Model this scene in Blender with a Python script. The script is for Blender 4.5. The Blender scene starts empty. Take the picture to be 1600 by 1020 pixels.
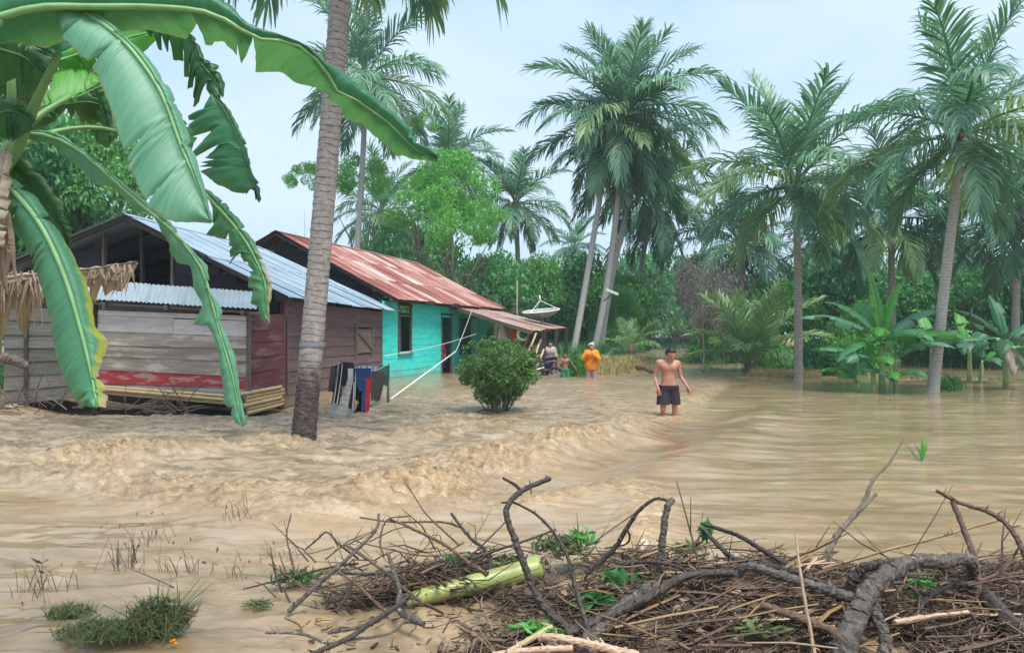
import bpy, math, random
import numpy as np
from mathutils import Vector, Matrix
R = math.radians
random.seed(7)
rng = np.random.default_rng(7)
scene = bpy.context.scene
COL = scene.collection

# ------------------------------------------------------------------ camera, sky, sun, exposure
CAMH, F, HV = 1.55, 1150.0, 522.0
cam_d = bpy.data.cameras.new('camera')
cam = bpy.data.objects.new('camera', cam_d)
COL.objects.link(cam)
cam.location = (0, 0, CAMH)
cam.rotation_euler = (R(90), 0, 0)
cam_d.sensor_fit = 'HORIZONTAL'
cam_d.sensor_width = 36
cam_d.lens = F / 1600 * 36
cam_d.shift_y = 12 / 1600
cam_d.clip_start = 0.05
cam_d.clip_end = 2000
scene.camera = cam

SUN_EL, SUN_AZ = R(66), R(140)          # azimuth clockwise from +Y: behind the camera, to the right
w = bpy.data.worlds.new('World')
scene.world = w
w.use_nodes = True
nt = w.node_tree
nt.nodes.clear()
wo = nt.nodes.new('ShaderNodeOutputWorld')
bg = nt.nodes.new('ShaderNodeBackground')
sky = nt.nodes.new('ShaderNodeTexSky')
sky.sky_type = 'NISHITA'
sky.sun_disc = False
sky.sun_elevation = SUN_EL
sky.sun_rotation = SUN_AZ
sky.dust_density = 2.0
tc = nt.nodes.new('ShaderNodeTexCoord')
mp = nt.nodes.new('ShaderNodeMapping')
mp.inputs['Scale'].default_value = (1.0, 1.0, 2.6)
no = nt.nodes.new('ShaderNodeTexNoise')
no.inputs['Scale'].default_value = 1.7
no.inputs['Detail'].default_value = 5
no.inputs['Roughness'].default_value = 0.5
cr = nt.nodes.new('ShaderNodeValToRGB')          # thin overcast veil: pale blue with whiter patches
cr.color_ramp.elements[0].position = 0.40
cr.color_ramp.elements[0].color = (3.1, 4.7, 6.4, 1)
cr.color_ramp.elements[1].position = 0.62
cr.color_ramp.elements[1].color = (4.8, 5.85, 6.9, 1)
mx = nt.nodes.new('ShaderNodeMix')
mx.data_type = 'RGBA'
mx.inputs[0].default_value = 0.86
L = nt.links.new
L(tc.outputs['Generated'], mp.inputs['Vector'])
L(mp.outputs[0], no.inputs['Vector'])
L(no.outputs['Fac'], cr.inputs['Fac'])
L(sky.outputs[0], mx.inputs[6])
L(cr.outputs[0], mx.inputs[7])
L(mx.outputs[2], bg.inputs['Color'])
bg.inputs['Strength'].default_value = 0.1
L(bg.outputs[0], wo.inputs['Surface'])

sd = bpy.data.lights.new('sun', 'SUN')
sd.energy = 3.1
sd.angle = R(28)
sd.color = (1.0, 0.95, 0.87)
so = bpy.data.objects.new('sun', sd)
COL.objects.link(so)
sdir = Vector((math.sin(SUN_AZ) * math.cos(SUN_EL), math.cos(SUN_AZ) * math.cos(SUN_EL), math.sin(SUN_EL)))
so.rotation_euler = sdir.to_track_quat('Z', 'Y').to_euler()
so.location = (20, -20, 40)
scene.view_settings.view_transform = 'Standard'
scene.view_settings.look = 'None'
scene.view_settings.exposure = 0.80
scene.view_settings.gamma = 1.0
scene.cycles.max_bounces = 6
scene.cycles.transparent_max_bounces = 8
scene.cycles.caustics_reflective = False
scene.cycles.caustics_refractive = False
scene.cycles.use_denoising = True


# ------------------------------------------------------------------ helpers
def at(u, v, Y):
    return Vector(((u - 800) / F * Y, Y, CAMH + (HV - v) / F * Y))


def empty(name, loc):
    o = bpy.data.objects.new(name, None)
    o.location = loc
    o.empty_display_size = 0.2
    COL.objects.link(o)
    return o


def tag(o, label, cat=None, group=None, kind=None):
    if label: o['label'] = label
    if cat: o['category'] = cat
    if group: o['group'] = group
    if kind: o['kind'] = kind
    return o


def thing(name, label, cat, loc, group=None):
    return tag(empty(name, loc), label, cat, group)


def link(name, me, mat=None, parent=None, loc=None):
    if mat is not None and not me.materials:
        me.materials.append(mat)
    o = bpy.data.objects.new(name, me)
    COL.objects.link(o)
    if parent is not None:
        o.parent = parent
    if loc is not None:
        o.location = loc
    return o


def dup(o, parent=None):
    c = o.copy()
    COL.objects.link(c)
    c.parent = parent
    for ch in list(o.children):
        dup(ch, c)
    return c


class MB:
    """collects geometry in world coordinates and links it as one mesh object"""
    def __init__(s):
        s.v, s.f, s.a = [], [], []

    def add(s, verts, faces, attrs=None):
        b = len(s.v)
        s.v.extend([tuple(p) for p in verts])
        s.f.extend([tuple(i + b for i in f) for f in faces])
        s.a.extend(attrs if attrs else [(p[0], p[1], p[2]) for p in verts])

    def box(s, c, size, rz=0.0):
        x, y, z = [k / 2 for k in size]
        m = Matrix.Rotation(rz, 3, 'Z')
        V = [Vector(c) + m @ Vector(((-1, 1)[i & 1] * x, (-1, 1)[i >> 1 & 1] * y, (-1, 1)[i >> 2 & 1] * z)) for i in range(8)]
        s.add(V, [(0, 2, 3, 1), (4, 5, 7, 6), (0, 1, 5, 4), (2, 6, 7, 3), (0, 4, 6, 2), (1, 3, 7, 5)])

    def hexa(s, V, attrs=None):
        # V: bottom 4 (ccw), top 4
        s.add(V, [(3, 2, 1, 0), (4, 5, 6, 7), (0, 1, 5, 4), (1, 2, 6, 5), (2, 3, 7, 6), (3, 0, 4, 7)], attrs)

    def tube(s, pts, rad, n=6, cap=True, jit=0.0):
        pts = [Vector(p) for p in pts]
        m = len(pts)
        if not hasattr(rad, '__len__'): rad = [rad] * m
        V, A, Fc = [], [], []
        al = 0.0
        up = None
        for i, p in enumerate(pts):
            t = (pts[min(i + 1, m - 1)] - pts[max(i - 1, 0)])
            t = t.normalized() if t.length > 1e-9 else Vector((0, 0, 1))
            if up is None:
                up = Vector((0, 0, 1)) if abs(t.z) < 0.9 else Vector((1, 0, 0))
            a = t.cross(up)
            a = a.normalized() if a.length > 1e-6 else t.orthogonal().normalized()
            b = a.cross(t)
            up = b
            if i: al += (p - pts[i - 1]).length
            for k in range(n):
                an = 2 * math.pi * k / n
                r = rad[i] * (1 + (random.uniform(-jit, jit) if jit else 0))
                V.append(p + a * math.cos(an) * r + b * math.sin(an) * r)
                A.append((an / 6.2832, al, 0))
        for i in range(m - 1):
            for k in range(n):
                k2 = (k + 1) % n
                Fc.append((i * n + k, i * n + k2, (i + 1) * n + k2, (i + 1) * n + k))
        if cap:
            Fc.append(tuple(range(n - 1, -1, -1)))
            Fc.append(tuple((m - 1) * n + k for k in range(n)))
        s.add(V, Fc, A)

    def grid(s, P, A=None, closed=False):
        """P: rows x cols of points"""
        r, c = len(P), len(P[0])
        V = [p for row in P for p in row]
        At = [a for row in A for a in row] if A else None
        s.add(V, [(i * c + j, i * c + j + 1, (i + 1) * c + j + 1, (i + 1) * c + j) for i in range(r - 1) for j in range(c - 1)], At)

    def ball(s, c, r, nu=8, nv=6, sc=(1, 1, 1)):
        c = Vector(c)
        V, Fc = [], []
        for i in range(nv + 1):
            th = math.pi * i / nv
            for k in range(nu):
                ph = 2 * math.pi * k / nu
                V.append(c + Vector((r * sc[0] * math.sin(th) * math.cos(ph), r * sc[1] * math.sin(th) * math.sin(ph), r * sc[2] * math.cos(th))))
        for i in range(nv):
            for k in range(nu):
                k2 = (k + 1) % nu
                Fc.append((i * nu + k, (i + 1) * nu + k, (i + 1) * nu + k2, i * nu + k2))
        s.add(V, Fc)

    def mesh(s, name, off=(0, 0, 0), smooth=False):
        me = bpy.data.meshes.new(name)
        o = Vector(off)
        me.from_pydata([(p[0] - o.x, p[1] - o.y, p[2] - o.z) for p in s.v], [], s.f)
        at_ = me.attributes.new('uvp', 'FLOAT_VECTOR', 'POINT')
        at_.data.foreach_set('vector', np.array(s.a, dtype=np.float32).ravel())
        if smooth:
            me.polygons.foreach_set('use_smooth', [True] * len(me.polygons))
        me.update()
        return me

    def build(s, name, mat, parent=None, smooth=False):
        off = Vector(parent.matrix_world.translation) if parent is not None else Vector((0, 0, 0))
        if parent is not None:
            off = Vector((0, 0, 0))
            p = parent
            while p is not None:
                off += p.location
                p = p.parent
        return link(name, s.mesh(name, off, smooth), mat, parent)

    def solo(s, name, mat, base, label, cat, group=None, kind=None, smooth=False):
        o = link(name, s.mesh(name, base, smooth), mat, None, base)
        return tag(o, label, cat, group, kind)


def np_mesh(name, V, Fc, tone=None, smooth=False, uvp=None):
    V = np.asarray(V, dtype=np.float32).reshape(-1, 3)
    Fc = np.asarray(Fc, dtype=np.int32)
    k = Fc.shape[1]
    me = bpy.data.meshes.new(name)
    me.vertices.add(len(V))
    me.vertices.foreach_set('co', V.ravel())
    me.loops.add(Fc.size)
    me.loops.foreach_set('vertex_index', Fc.ravel())
    me.polygons.add(len(Fc))
    me.polygons.foreach_set('loop_start', np.arange(0, Fc.size, k, dtype=np.int32))
    me.polygons.foreach_set('loop_total', np.full(len(Fc), k, dtype=np.int32))
    if smooth:
        me.polygons.foreach_set('use_smooth', np.ones(len(Fc), dtype=bool))
    if tone is not None:
        a = me.attributes.new('tone', 'FLOAT', 'POINT')
        a.data.foreach_set('value', np.asarray(tone, dtype=np.float32))
    if uvp is not None:
        a = me.attributes.new('uvp', 'FLOAT_VECTOR', 'POINT')
        a.data.foreach_set('vector', np.asarray(uvp, dtype=np.float32).ravel())
    me.update(calc_edges=True)
    me.validate()
    return me


def perlin(x, y, seed=0):
    xi, yi = np.floor(x).astype(np.int64), np.floor(y).astype(np.int64)
    xf, yf = x - xi, y - yi

    def g(ix, iy, dx, dy):
        h = (ix * 374761393 + iy * 668265263 + seed * 1442695041) & 0xFFFFFFFF
        h = ((h ^ (h >> 13)) * 1274126177) & 0xFFFFFFFF
        h = h ^ (h >> 16)
        an = (h & 0xFFFF) / 65536.0 * 2 * np.pi
        return np.cos(an) * dx + np.sin(an) * dy
    u = xf * xf * xf * (xf * (xf * 6 - 15) + 10)
    v = yf * yf * yf * (yf * (yf * 6 - 15) + 10)
    n00, n10 = g(xi, yi, xf, yf), g(xi + 1, yi, xf - 1, yf)
    n01, n11 = g(xi, yi + 1, xf, yf - 1), g(xi + 1, yi + 1, xf - 1, yf - 1)
    return ((n00 * (1 - u) + n10 * u) * (1 - v) + (n01 * (1 - u) + n11 * u) * v) * 1.5


def fbm(x, y, oct=4, seed=0, gain=0.5):
    s, a = 0, 1.0
    for o in range(oct):
        s = s + a * perlin(x * 2 ** o, y * 2 ** o, seed + o * 17)
        a *= gain
    return s


def sstep(a, b, x):
    t = np.clip((x - a) / (b - a), 0, 1)
    return t * t * (3 - 2 * t)


# ------------------------------------------------------------------ materials
def new_mat(name):
    m = bpy.data.materials.new(name)
    m.use_nodes = True
    m.node_tree.nodes.clear()
    return m, m.node_tree


class N:
    def __init__(s, name):
        s.m, s.t = new_mat(name)

    def n(s, typ, **kw):
        x = s.t.nodes.new(typ)
        for k, v in kw.items(): setattr(x, k, v)
        return x

    def l(s, a, b): s.t.links.new(a, b)

    def attr(s, name):
        return s.n('ShaderNodeAttribute', attribute_name=name)

    def mapping(s, vec, scale, loc=(0, 0, 0)):
        m = s.n('ShaderNodeMapping')
        m.inputs['Scale'].default_value = scale
        m.inputs['Location'].default_value = loc
        s.l(vec, m.inputs['Vector'])
        return m.outputs[0]

    def noise(s, vec, scale, detail=4, rough=0.55, dist=0):
        x = s.n('ShaderNodeTexNoise')
        x.inputs['Scale'].default_value = scale
        x.inputs['Detail'].default_value = detail
        x.inputs['Roughness'].default_value = rough
        x.inputs['Distortion'].default_value = dist
        if vec is not None: s.l(vec, x.inputs['Vector'])
        return x.outputs['Fac']

    def ramp(s, fac, stops):
        x = s.n('ShaderNodeValToRGB')
        e = x.color_ramp.elements
        while len(e) < len(stops): e.new(0.5)
        for i, (p, c) in enumerate(stops):
            e[i].position = p
            e[i].color = (*c, 1) if len(c) == 3 else c
        s.l(fac, x.inputs['Fac'])
        return x.outputs['Color']

    def math(s, op, a, b=None, clamp=False):
        x = s.n('ShaderNodeMath', operation=op, use_clamp=clamp)
        for i, q in enumerate((a, b)):
            if q is None: continue
            if isinstance(q, (int, float)): x.inputs[i].default_value = q
            else: s.l(q, x.inputs[i])
        return x.outputs[0]

    def mix(s, fac, a, b, mode='MIX'):
        x = s.n('ShaderNodeMix', data_type='RGBA', blend_type=mode)
        for i, q in ((0, fac), (6, a), (7, b)):
            if isinstance(q, (int, float)): x.inputs[i].default_value = q
            elif isinstance(q, tuple): x.inputs[i].default_value = (*q, 1)
            else: s.l(q, x.inputs[i])
        return x.outputs[2]

    def coord(s, kind='Object'):
        return s.n('ShaderNodeTexCoord').outputs[kind]

    def rnd(s):
        return s.n('ShaderNodeObjectInfo').outputs['Random']

    def geo(s):
        return s.n('ShaderNodeNewGeometry').outputs['Position']

    def bump(s, h, strength=0.3, dist=0.01):
        b = s.n('ShaderNodeBump')
        b.inputs['Strength'].default_value = strength
        b.inputs['Distance'].default_value = dist
        s.l(h, b.inputs['Height'])
        return b.outputs[0]

    def out(s, color, rough=0.7, spec=0.4, normal=None, metal=0.0, trans=0.0, tcol=None):
        p = s.n('ShaderNodeBsdfPrincipled')
        for k, q in (('Base Color', color), ('Roughness', rough), ('Specular IOR Level', spec), ('Metallic', metal)):
            if isinstance(q, (int, float)): p.inputs[k].default_value = q
            elif isinstance(q, tuple): p.inputs[k].default_value = (*q, 1)
            else: s.l(q, p.inputs[k])
        if normal is not None: s.l(normal, p.inputs['Normal'])
        sh = p.outputs[0]
        if trans:
            t = s.n('ShaderNodeBsdfTranslucent')
            q = tcol if tcol is not None else color
            if isinstance(q, tuple): t.inputs[0].default_value = (*q, 1)
            else: s.l(q, t.inputs[0])
            mxs = s.n('ShaderNodeMixShader')
            mxs.inputs[0].default_value = trans
            s.l(sh, mxs.inputs[1])
            s.l(t.outputs[0], mxs.inputs[2])
            sh = mxs.outputs[0]
        o = s.n('ShaderNodeOutputMaterial')
        s.l(sh, o.inputs['Surface'])
        return s.m


def leaf_mat(name, c0, c1, trans=0.25, rough=0.45, var=0.35, tc=None, spec=0.35):
    q = N(name)
    t = q.attr('tone').outputs['Fac']
    f = q.math('ADD', q.math('MULTIPLY', t, 1 - var), q.math('MULTIPLY', q.rnd(), var))
    c = q.ramp(f, [(0.05, c0), (0.95, c1)])
    tcol = q.mix(0.5, c, tc, 'MIX') if tc else None
    return q.out(c, rough, spec, trans=trans, tcol=tcol)


def plain(name, col, rough=0.7, var=0.15, scale=8, spec=0.3, bump=0.0):
    q = N(name)
    n = q.noise(q.coord(), scale, 5)
    a = tuple(k * (1 - var) for k in col)
    b = tuple(min(1, k * (1 + var)) for k in col)
    c = q.ramp(n, [(0.3, a), (0.7, b)])
    return q.out(c, rough, spec, q.bump(n, bump, 0.02) if bump else None)


def wood_mat(name, c0, c1, c2=None, stain=0.5, rough=0.8, var=0.4):
    """weathered board: grain along uvp.x, tint per board"""
    q = N(name)
    uv = q.attr('uvp').outputs['Vector']
    r = q.rnd()
    off = q.n('ShaderNodeCombineXYZ')
    q.l(q.math('MULTIPLY', r, 37), off.inputs[0])
    q.l(q.math('MULTIPLY', r, 91), off.inputs[1])
    va = q.n('ShaderNodeVectorMath', operation='ADD')
    q.l(uv, va.inputs[0])
    q.l(off.outputs[0], va.inputs[1])
    g = q.noise(q.mapping(va.outputs[0], (1.6, 38, 30)), 1.0, 6, 0.6, 0.6)
    big = q.noise(q.mapping(va.outputs[0], (1.1, 5, 3)), 1.3, 5, 0.6)
    c = q.ramp(g, [(0.25, c0), (0.75, c1)])
    if c2: c = q.mix(q.math('MULTIPLY', q.math('GREATER_THAN', big, 0.55), stain), c, c2)
    d = q.math('ADD', q.math('MULTIPLY', q.math('SUBTRACT', r, 0.5), var), 1.0)
    hsv = q.n('ShaderNodeHueSaturation')
    q.l(c, hsv.inputs['Color'])
    q.l(d, hsv.inputs['Value'])
    c = hsv.outputs[0]
    c = q.mix(q.math('MULTIPLY', q.ramp(big, [(0.35, (1, 1, 1)), (0.6, (0, 0, 0))]), 0.35), c, tuple(k * 0.45 for k in c0))
    return q.out(c, rough, 0.25, q.bump(g, 0.5, 0.006))


M = {}
# metal roofs
def tin_mat(name, stops, streak, rough=0.4, metal=0.35):
    q = N(name)
    uv = q.attr('uvp').outputs['Vector']
    r = q.rnd()
    off = q.n('ShaderNodeCombineXYZ')
    q.l(q.math('MULTIPLY', r, 57), off.inputs[0])
    q.l(q.math('MULTIPLY', r, 23), off.inputs[1])
    va = q.n('ShaderNodeVectorMath', operation='ADD')
    q.l(uv, va.inputs[0])
    q.l(off.outputs[0], va.inputs[1])
    s1 = q.noise(q.mapping(va.outputs[0], (6.0, 0.45, 1)), 1.0, 6, 0.65, 0.3)
    s2 = q.noise(q.mapping(va.outputs[0], (1.2, 0.8, 1)), 1.5, 5, 0.6)
    f = q.math('ADD', q.math('MULTIPLY', s1, 0.5), q.math('ADD', q.math('MULTIPLY', q.math('SUBTRACT', q.noise(q.mapping(q.geo(), (0.5, 0.35, 0.5)), 1.0, 5, 0.65), 0.5), 0.7), q.math('ADD', q.math('MULTIPLY', s2, 0.35), q.math('MULTIPLY', r, streak))))
    c = q.ramp(f, stops)
    return q.out(c, rough, 0.4, q.bump(s2, 0.15, 0.01), metal)

M['tin_blue'] = tin_mat('blue_grey_tin', [(0.25, (0.14, 0.19, 0.24)), (0.5, (0.245, 0.325, 0.40)), (0.8, (0.35, 0.43, 0.50))], 0.15, 0.42, 0.15)
M['tin_pale'] = tin_mat('pale_zinc_tin', [(0.25, (0.27, 0.34, 0.39)), (0.8, (0.48, 0.56, 0.61))], 0.15, 0.4, 0.2)
M['tin_red'] = tin_mat('rusty_red_tin', [(0.30, (0.075, 0.028, 0.02)), (0.44, (0.20, 0.058, 0.045)), (0.56, (0.29, 0.10, 0.08)), (0.68, (0.40, 0.23, 0.195)), (0.82, (0.47, 0.40, 0.365))], 0.34, 0.55, 0.1)
M['tin_porch'] = tin_mat('worn_porch_tin', [(0.22, (0.13, 0.06, 0.045)), (0.45, (0.30, 0.17, 0.13)), (0.62, (0.36, 0.28, 0.25)), (0.85, (0.50, 0.47, 0.46))], 0.25, 0.55, 0.1)
# wood
M['plank_grey'] = wood_mat('weathered_grey_board', (0.23, 0.175, 0.14), (0.49, 0.415, 0.36), (0.54, 0.475, 0.42), 0.6)
M['plank_white'] = wood_mat('whitewashed_board', (0.58, 0.52, 0.50), (0.80, 0.74, 0.72), (0.50, 0.42, 0.39), 0.6)
M['plank_red'] = wood_mat('red_painted_board', (0.26, 0.025, 0.03), (0.50, 0.06, 0.07), (0.34, 0.24, 0.22), 0.75, 0.6, 0.15)
M['plank_maroon'] = wood_mat('maroon_painted_board', (0.10, 0.035, 0.04), (0.20, 0.07, 0.075), (0.26, 0.2, 0.2), 0.3)
M['plank_brown'] = wood_mat('faded_purple_brown_board', (0.115, 0.075, 0.08), (0.215, 0.145, 0.15), (0.16, 0.12, 0.12), 0.4, 0.75, 0.3)
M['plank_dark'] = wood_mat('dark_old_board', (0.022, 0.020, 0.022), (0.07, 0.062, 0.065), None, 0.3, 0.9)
M['plank_shade'] = wood_mat('shaded_mossy_board', (0.08, 0.075, 0.065), (0.24, 0.22, 0.20), (0.09, 0.10, 0.085), 0.5)  # old boards with a greenish stain; shade is put into the colour
M['plank_teal'] = wood_mat('turquoise_painted_board', (0.06, 0.74, 0.67), (0.075, 0.82, 0.75), None, 0.0, 0.55, 0.05)
def grime(m, col, z0, z1):
    t = m.node_tree
    p = next(n for n in t.nodes if n.type == 'BSDF_PRINCIPLED')
    src = p.inputs['Base Color'].links[0].from_socket
    g_ = t.nodes.new('ShaderNodeNewGeometry')
    sp_ = t.nodes.new('ShaderNodeSeparateXYZ')
    t.links.new(g_.outputs['Position'], sp_.inputs[0])
    nz = t.nodes.new('ShaderNodeTexNoise'); nz.inputs['Scale'].default_value = 2.2; nz.inputs['Detail'].default_value = 6
    t.links.new(g_.outputs['Position'], nz.inputs['Vector'])
    ad = t.nodes.new('ShaderNodeMath'); ad.operation = 'MULTIPLY_ADD'; ad.inputs[1].default_value = -1.1
    t.links.new(nz.outputs['Fac'], ad.inputs[0]); t.links.new(sp_.outputs[2], ad.inputs[2])
    mr = t.nodes.new('ShaderNodeMapRange'); mr.inputs[1].default_value = z0 - 0.55; mr.inputs[2].default_value = z1 - 0.55; mr.inputs[3].default_value = 0.75; mr.inputs[4].default_value = 0.0
    t.links.new(ad.outputs[0], mr.inputs[0])
    mx_ = t.nodes.new('ShaderNodeMix'); mx_.data_type = 'RGBA'; mx_.inputs[7].default_value = (*col, 1)
    t.links.new(mr.outputs[0], mx_.inputs[0]); t.links.new(src, mx_.inputs[6]); t.links.new(mx_.outputs[2], p.inputs['Base Color'])
grime(M['plank_teal'], (0.20, 0.40, 0.33), 0.08, 0.5)
grime(M['plank_brown'], (0.20, 0.15, 0.11), 0.1, 0.5)
M['teal_trim'] = plain('turquoise_trim', (0.06, 0.55, 0.48), 0.5, 0.1)
M['timber'] = wood_mat('old_timber', (0.10, 0.075, 0.06), (0.24, 0.19, 0.16))
M['timber_dark'] = wood_mat('dark_timber', (0.03, 0.024, 0.022), (0.08, 0.06, 0.055))
M['interior'] = plain('unlit_interior_board', (0.05, 0.04, 0.035), 0.9, 0.3)  # darkness of the closed rooms is put into this board colour
M['shutter'] = wood_mat('rough_hatch_board', (0.12, 0.09, 0.075), (0.27, 0.22, 0.18))

def bamboo_mat(name, c0, c1):
    q = N(name)
    uv = q.attr('uvp').outputs['Vector']
    n = q.noise(q.mapping(uv, (6, 3, 1)), 2.0, 5, 0.6)
    return q.out(q.ramp(n, [(0.3, c0), (0.7, c1)]), 0.5, 0.4, q.bump(n, 0.2, 0.005))
M['bamboo'] = bamboo_mat('dry_bamboo', (0.30, 0.21, 0.10), (0.56, 0.43, 0.24))
M['bamboo_pink'] = bamboo_mat('bleached_cane', (0.36, 0.23, 0.15), (0.58, 0.42, 0.30))
M['cane'] = bamboo_mat('brown_cane', (0.17, 0.10, 0.04), (0.33, 0.21, 0.09))

def bark_mat(name, c0, c1, ring=0.0, lichen=None, rough=0.85, sc=1.0, low=None, wet=None):
    q = N(name)
    uv = q.attr('uvp').outputs['Vector']
    ob = q.coord()
    n = q.noise(ob, 14 * sc, 6, 0.65)
    n2 = q.noise(q.mapping(uv, (9, 30 * sc, 1)), 1.0, 5, 0.65, 0.5)
    c = q.ramp(q.math('ADD', q.math('MULTIPLY', n, 0.5), q.math('MULTIPLY', n2, 0.5)), [(0.33, c0), (0.66, c1)])
    if ring:
        # thin dark leaf-scar cracks round the trunk
        sep = q.n('ShaderNodeSeparateXYZ')
        q.l(uv, sep.inputs[0])
        wob = q.noise(ob, 5, 3)
        a = q.math('ADD', q.math('MULTIPLY', sep.outputs[1], 11.5), q.math('MULTIPLY', wob, 1.6))
        fr = q.math('FRACT', a)
        crack = q.math('MULTIPLY', q.math('LESS_THAN', fr, 0.16), q.math('GREATER_THAN', q.noise(q.mapping(uv, (5, 12, 1)), 1.0, 3), 0.42))
        c = q.mix(q.math('MULTIPLY', crack, ring), c, tuple(k * 0.35 for k in c0))
    if lichen:
        n3 = q.noise(ob, 9 * sc, 5, 0.7)
        c = q.mix(q.ramp(n3, [(0.60, (0, 0, 0)), (0.66, (1, 1, 1))]), c, lichen)
    if low:   # rough dark root boss: its own darker bark up to a height
        sp = q.n('ShaderNodeSeparateXYZ')
        q.l(uv, sp.inputs[0])
        k = q.math('ADD', sp.outputs[1], q.math('MULTIPLY', q.math('SUBTRACT', q.noise(ob, 6, 4), 0.5), 0.9))
        c = q.mix(q.ramp(q.math('DIVIDE', k, low[0] * 2), [(0.44, (1, 1, 1)), (0.56, (0, 0, 0))]), c, q.ramp(n2, [(0.35, low[1]), (0.65, low[2])]))
    return q.out(c, rough, 0.25, q.bump(n2, 0.6, 0.01 / sc))
M['palm_bark'] = bark_mat('palm_bark', (0.21, 0.18, 0.165), (0.47, 0.425, 0.395), 0.85)
M['palm_bark_near'] = bark_mat('near_palm_bark', (0.215, 0.18, 0.165), (0.48, 0.43, 0.40), 0.75, (0.45, 0.41, 0.385), low=(1.45, (0.02, 0.014, 0.014), (0.15, 0.115, 0.105)))
M['palm_bark_pale'] = bark_mat('pale_palm_bark', (0.30, 0.285, 0.26), (0.54, 0.52, 0.485), 0.5)
M['wet_bark'] = bark_mat('wet_dark_bark', (0.022, 0.017, 0.015), (0.085, 0.068, 0.058), 0, None, 0.5, 2.5)
M['grey_bark'] = bark_mat('wet_grey_bark', (0.034, 0.028, 0.025), (0.15, 0.128, 0.11), 0, (0.27, 0.265, 0.25), 0.6, 2.5)
M['brown_bark'] = bark_mat('brown_twig_bark', (0.065, 0.032, 0.024), (0.19, 0.13, 0.095), 0, None, 0.7, 3)
M['tree_bark'] = bark_mat('tree_bark', (0.10, 0.08, 0.06), (0.22, 0.18, 0.14))
# foliage
M['frond'] = leaf_mat('coconut_frond', (0.05, 0.165, 0.11), (0.26, 0.50, 0.30), 0.42, 0.42, 0.4, (0.10, 0.24, 0.08), 0.45)
M['frond_light'] = leaf_mat('light_coconut_frond', (0.13, 0.28, 0.12), (0.38, 0.54, 0.25), 0.4, 0.42, 0.35, (0.2, 0.32, 0.08), 0.45)
M['frond_dark'] = leaf_mat('dark_coconut_frond', (0.035, 0.13, 0.085), (0.18, 0.38, 0.22), 0.38, 0.45, 0.4, (0.06, 0.16, 0.06))  # darker green for the palms farther back
M['frond_dry'] = leaf_mat('dry_frond', (0.16, 0.10, 0.06), (0.34, 0.24, 0.15), 0.1, 0.7)
M['leaf_dark'] = leaf_mat('dark_broadleaf', (0.016, 0.105, 0.045), (0.16, 0.48, 0.14), 0.38, 0.42, 0.3)
M['leaf_mid'] = leaf_mat('mid_broadleaf', (0.04, 0.18, 0.05), (0.20, 0.52, 0.13), 0.38, 0.42, 0.3)
M['leaf_bush'] = leaf_mat('bush_leaf', (0.03, 0.10, 0.03), (0.25, 0.44, 0.13), 0.34, 0.4, 0.1)
M['leaf_bright'] = leaf_mat('bright_feathery_leaf', (0.09, 0.34, 0.06), (0.25, 0.62, 0.12), 0.4, 0.45, 0.3, (0.2, 0.55, 0.08))
M['leaf_ball'] = leaf_mat('clipped_hedge_leaf', (0.02, 0.16, 0.03), (0.08, 0.36, 0.07), 0.25, 0.45, 0.1)
M['leaf_grey'] = leaf_mat('grey_brown_thicket_leaf', (0.15, 0.13, 0.12), (0.34, 0.30, 0.285), 0.15, 0.8)
M['grass_dry'] = leaf_mat('dry_grass', (0.42, 0.31, 0.14), (0.70, 0.57, 0.32), 0.35, 0.8)
M['grass_green'] = leaf_mat('green_grass', (0.03, 0.11, 0.03), (0.10, 0.24, 0.06), 0.25, 0.5)
M['grass_far'] = leaf_mat('lush_far_grass', (0.03, 0.16, 0.05), (0.12, 0.34, 0.10), 0.25, 0.5)
M['weed_green'] = leaf_mat('uprooted_weed', (0.045, 0.065, 0.025), (0.25, 0.31, 0.13), 0.2, 0.6, 0.1)
M['leaf_scrap'] = leaf_mat('dead_leaf_scrap', (0.07, 0.045, 0.03), (0.36, 0.25, 0.16), 0.1, 0.8, 0.1)
M['weed_brown'] = leaf_mat('dead_weed', (0.07, 0.05, 0.035), (0.20, 0.15, 0.10), 0.1, 0.8)
M['litter'] = leaf_mat('dead_litter', (0.04, 0.026, 0.02), (0.38, 0.265, 0.19), 0.0, 0.8)
M['coconut'] = plain('green_brown_coconut', (0.16, 0.15, 0.06), 0.5, 0.4, 6)

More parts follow.
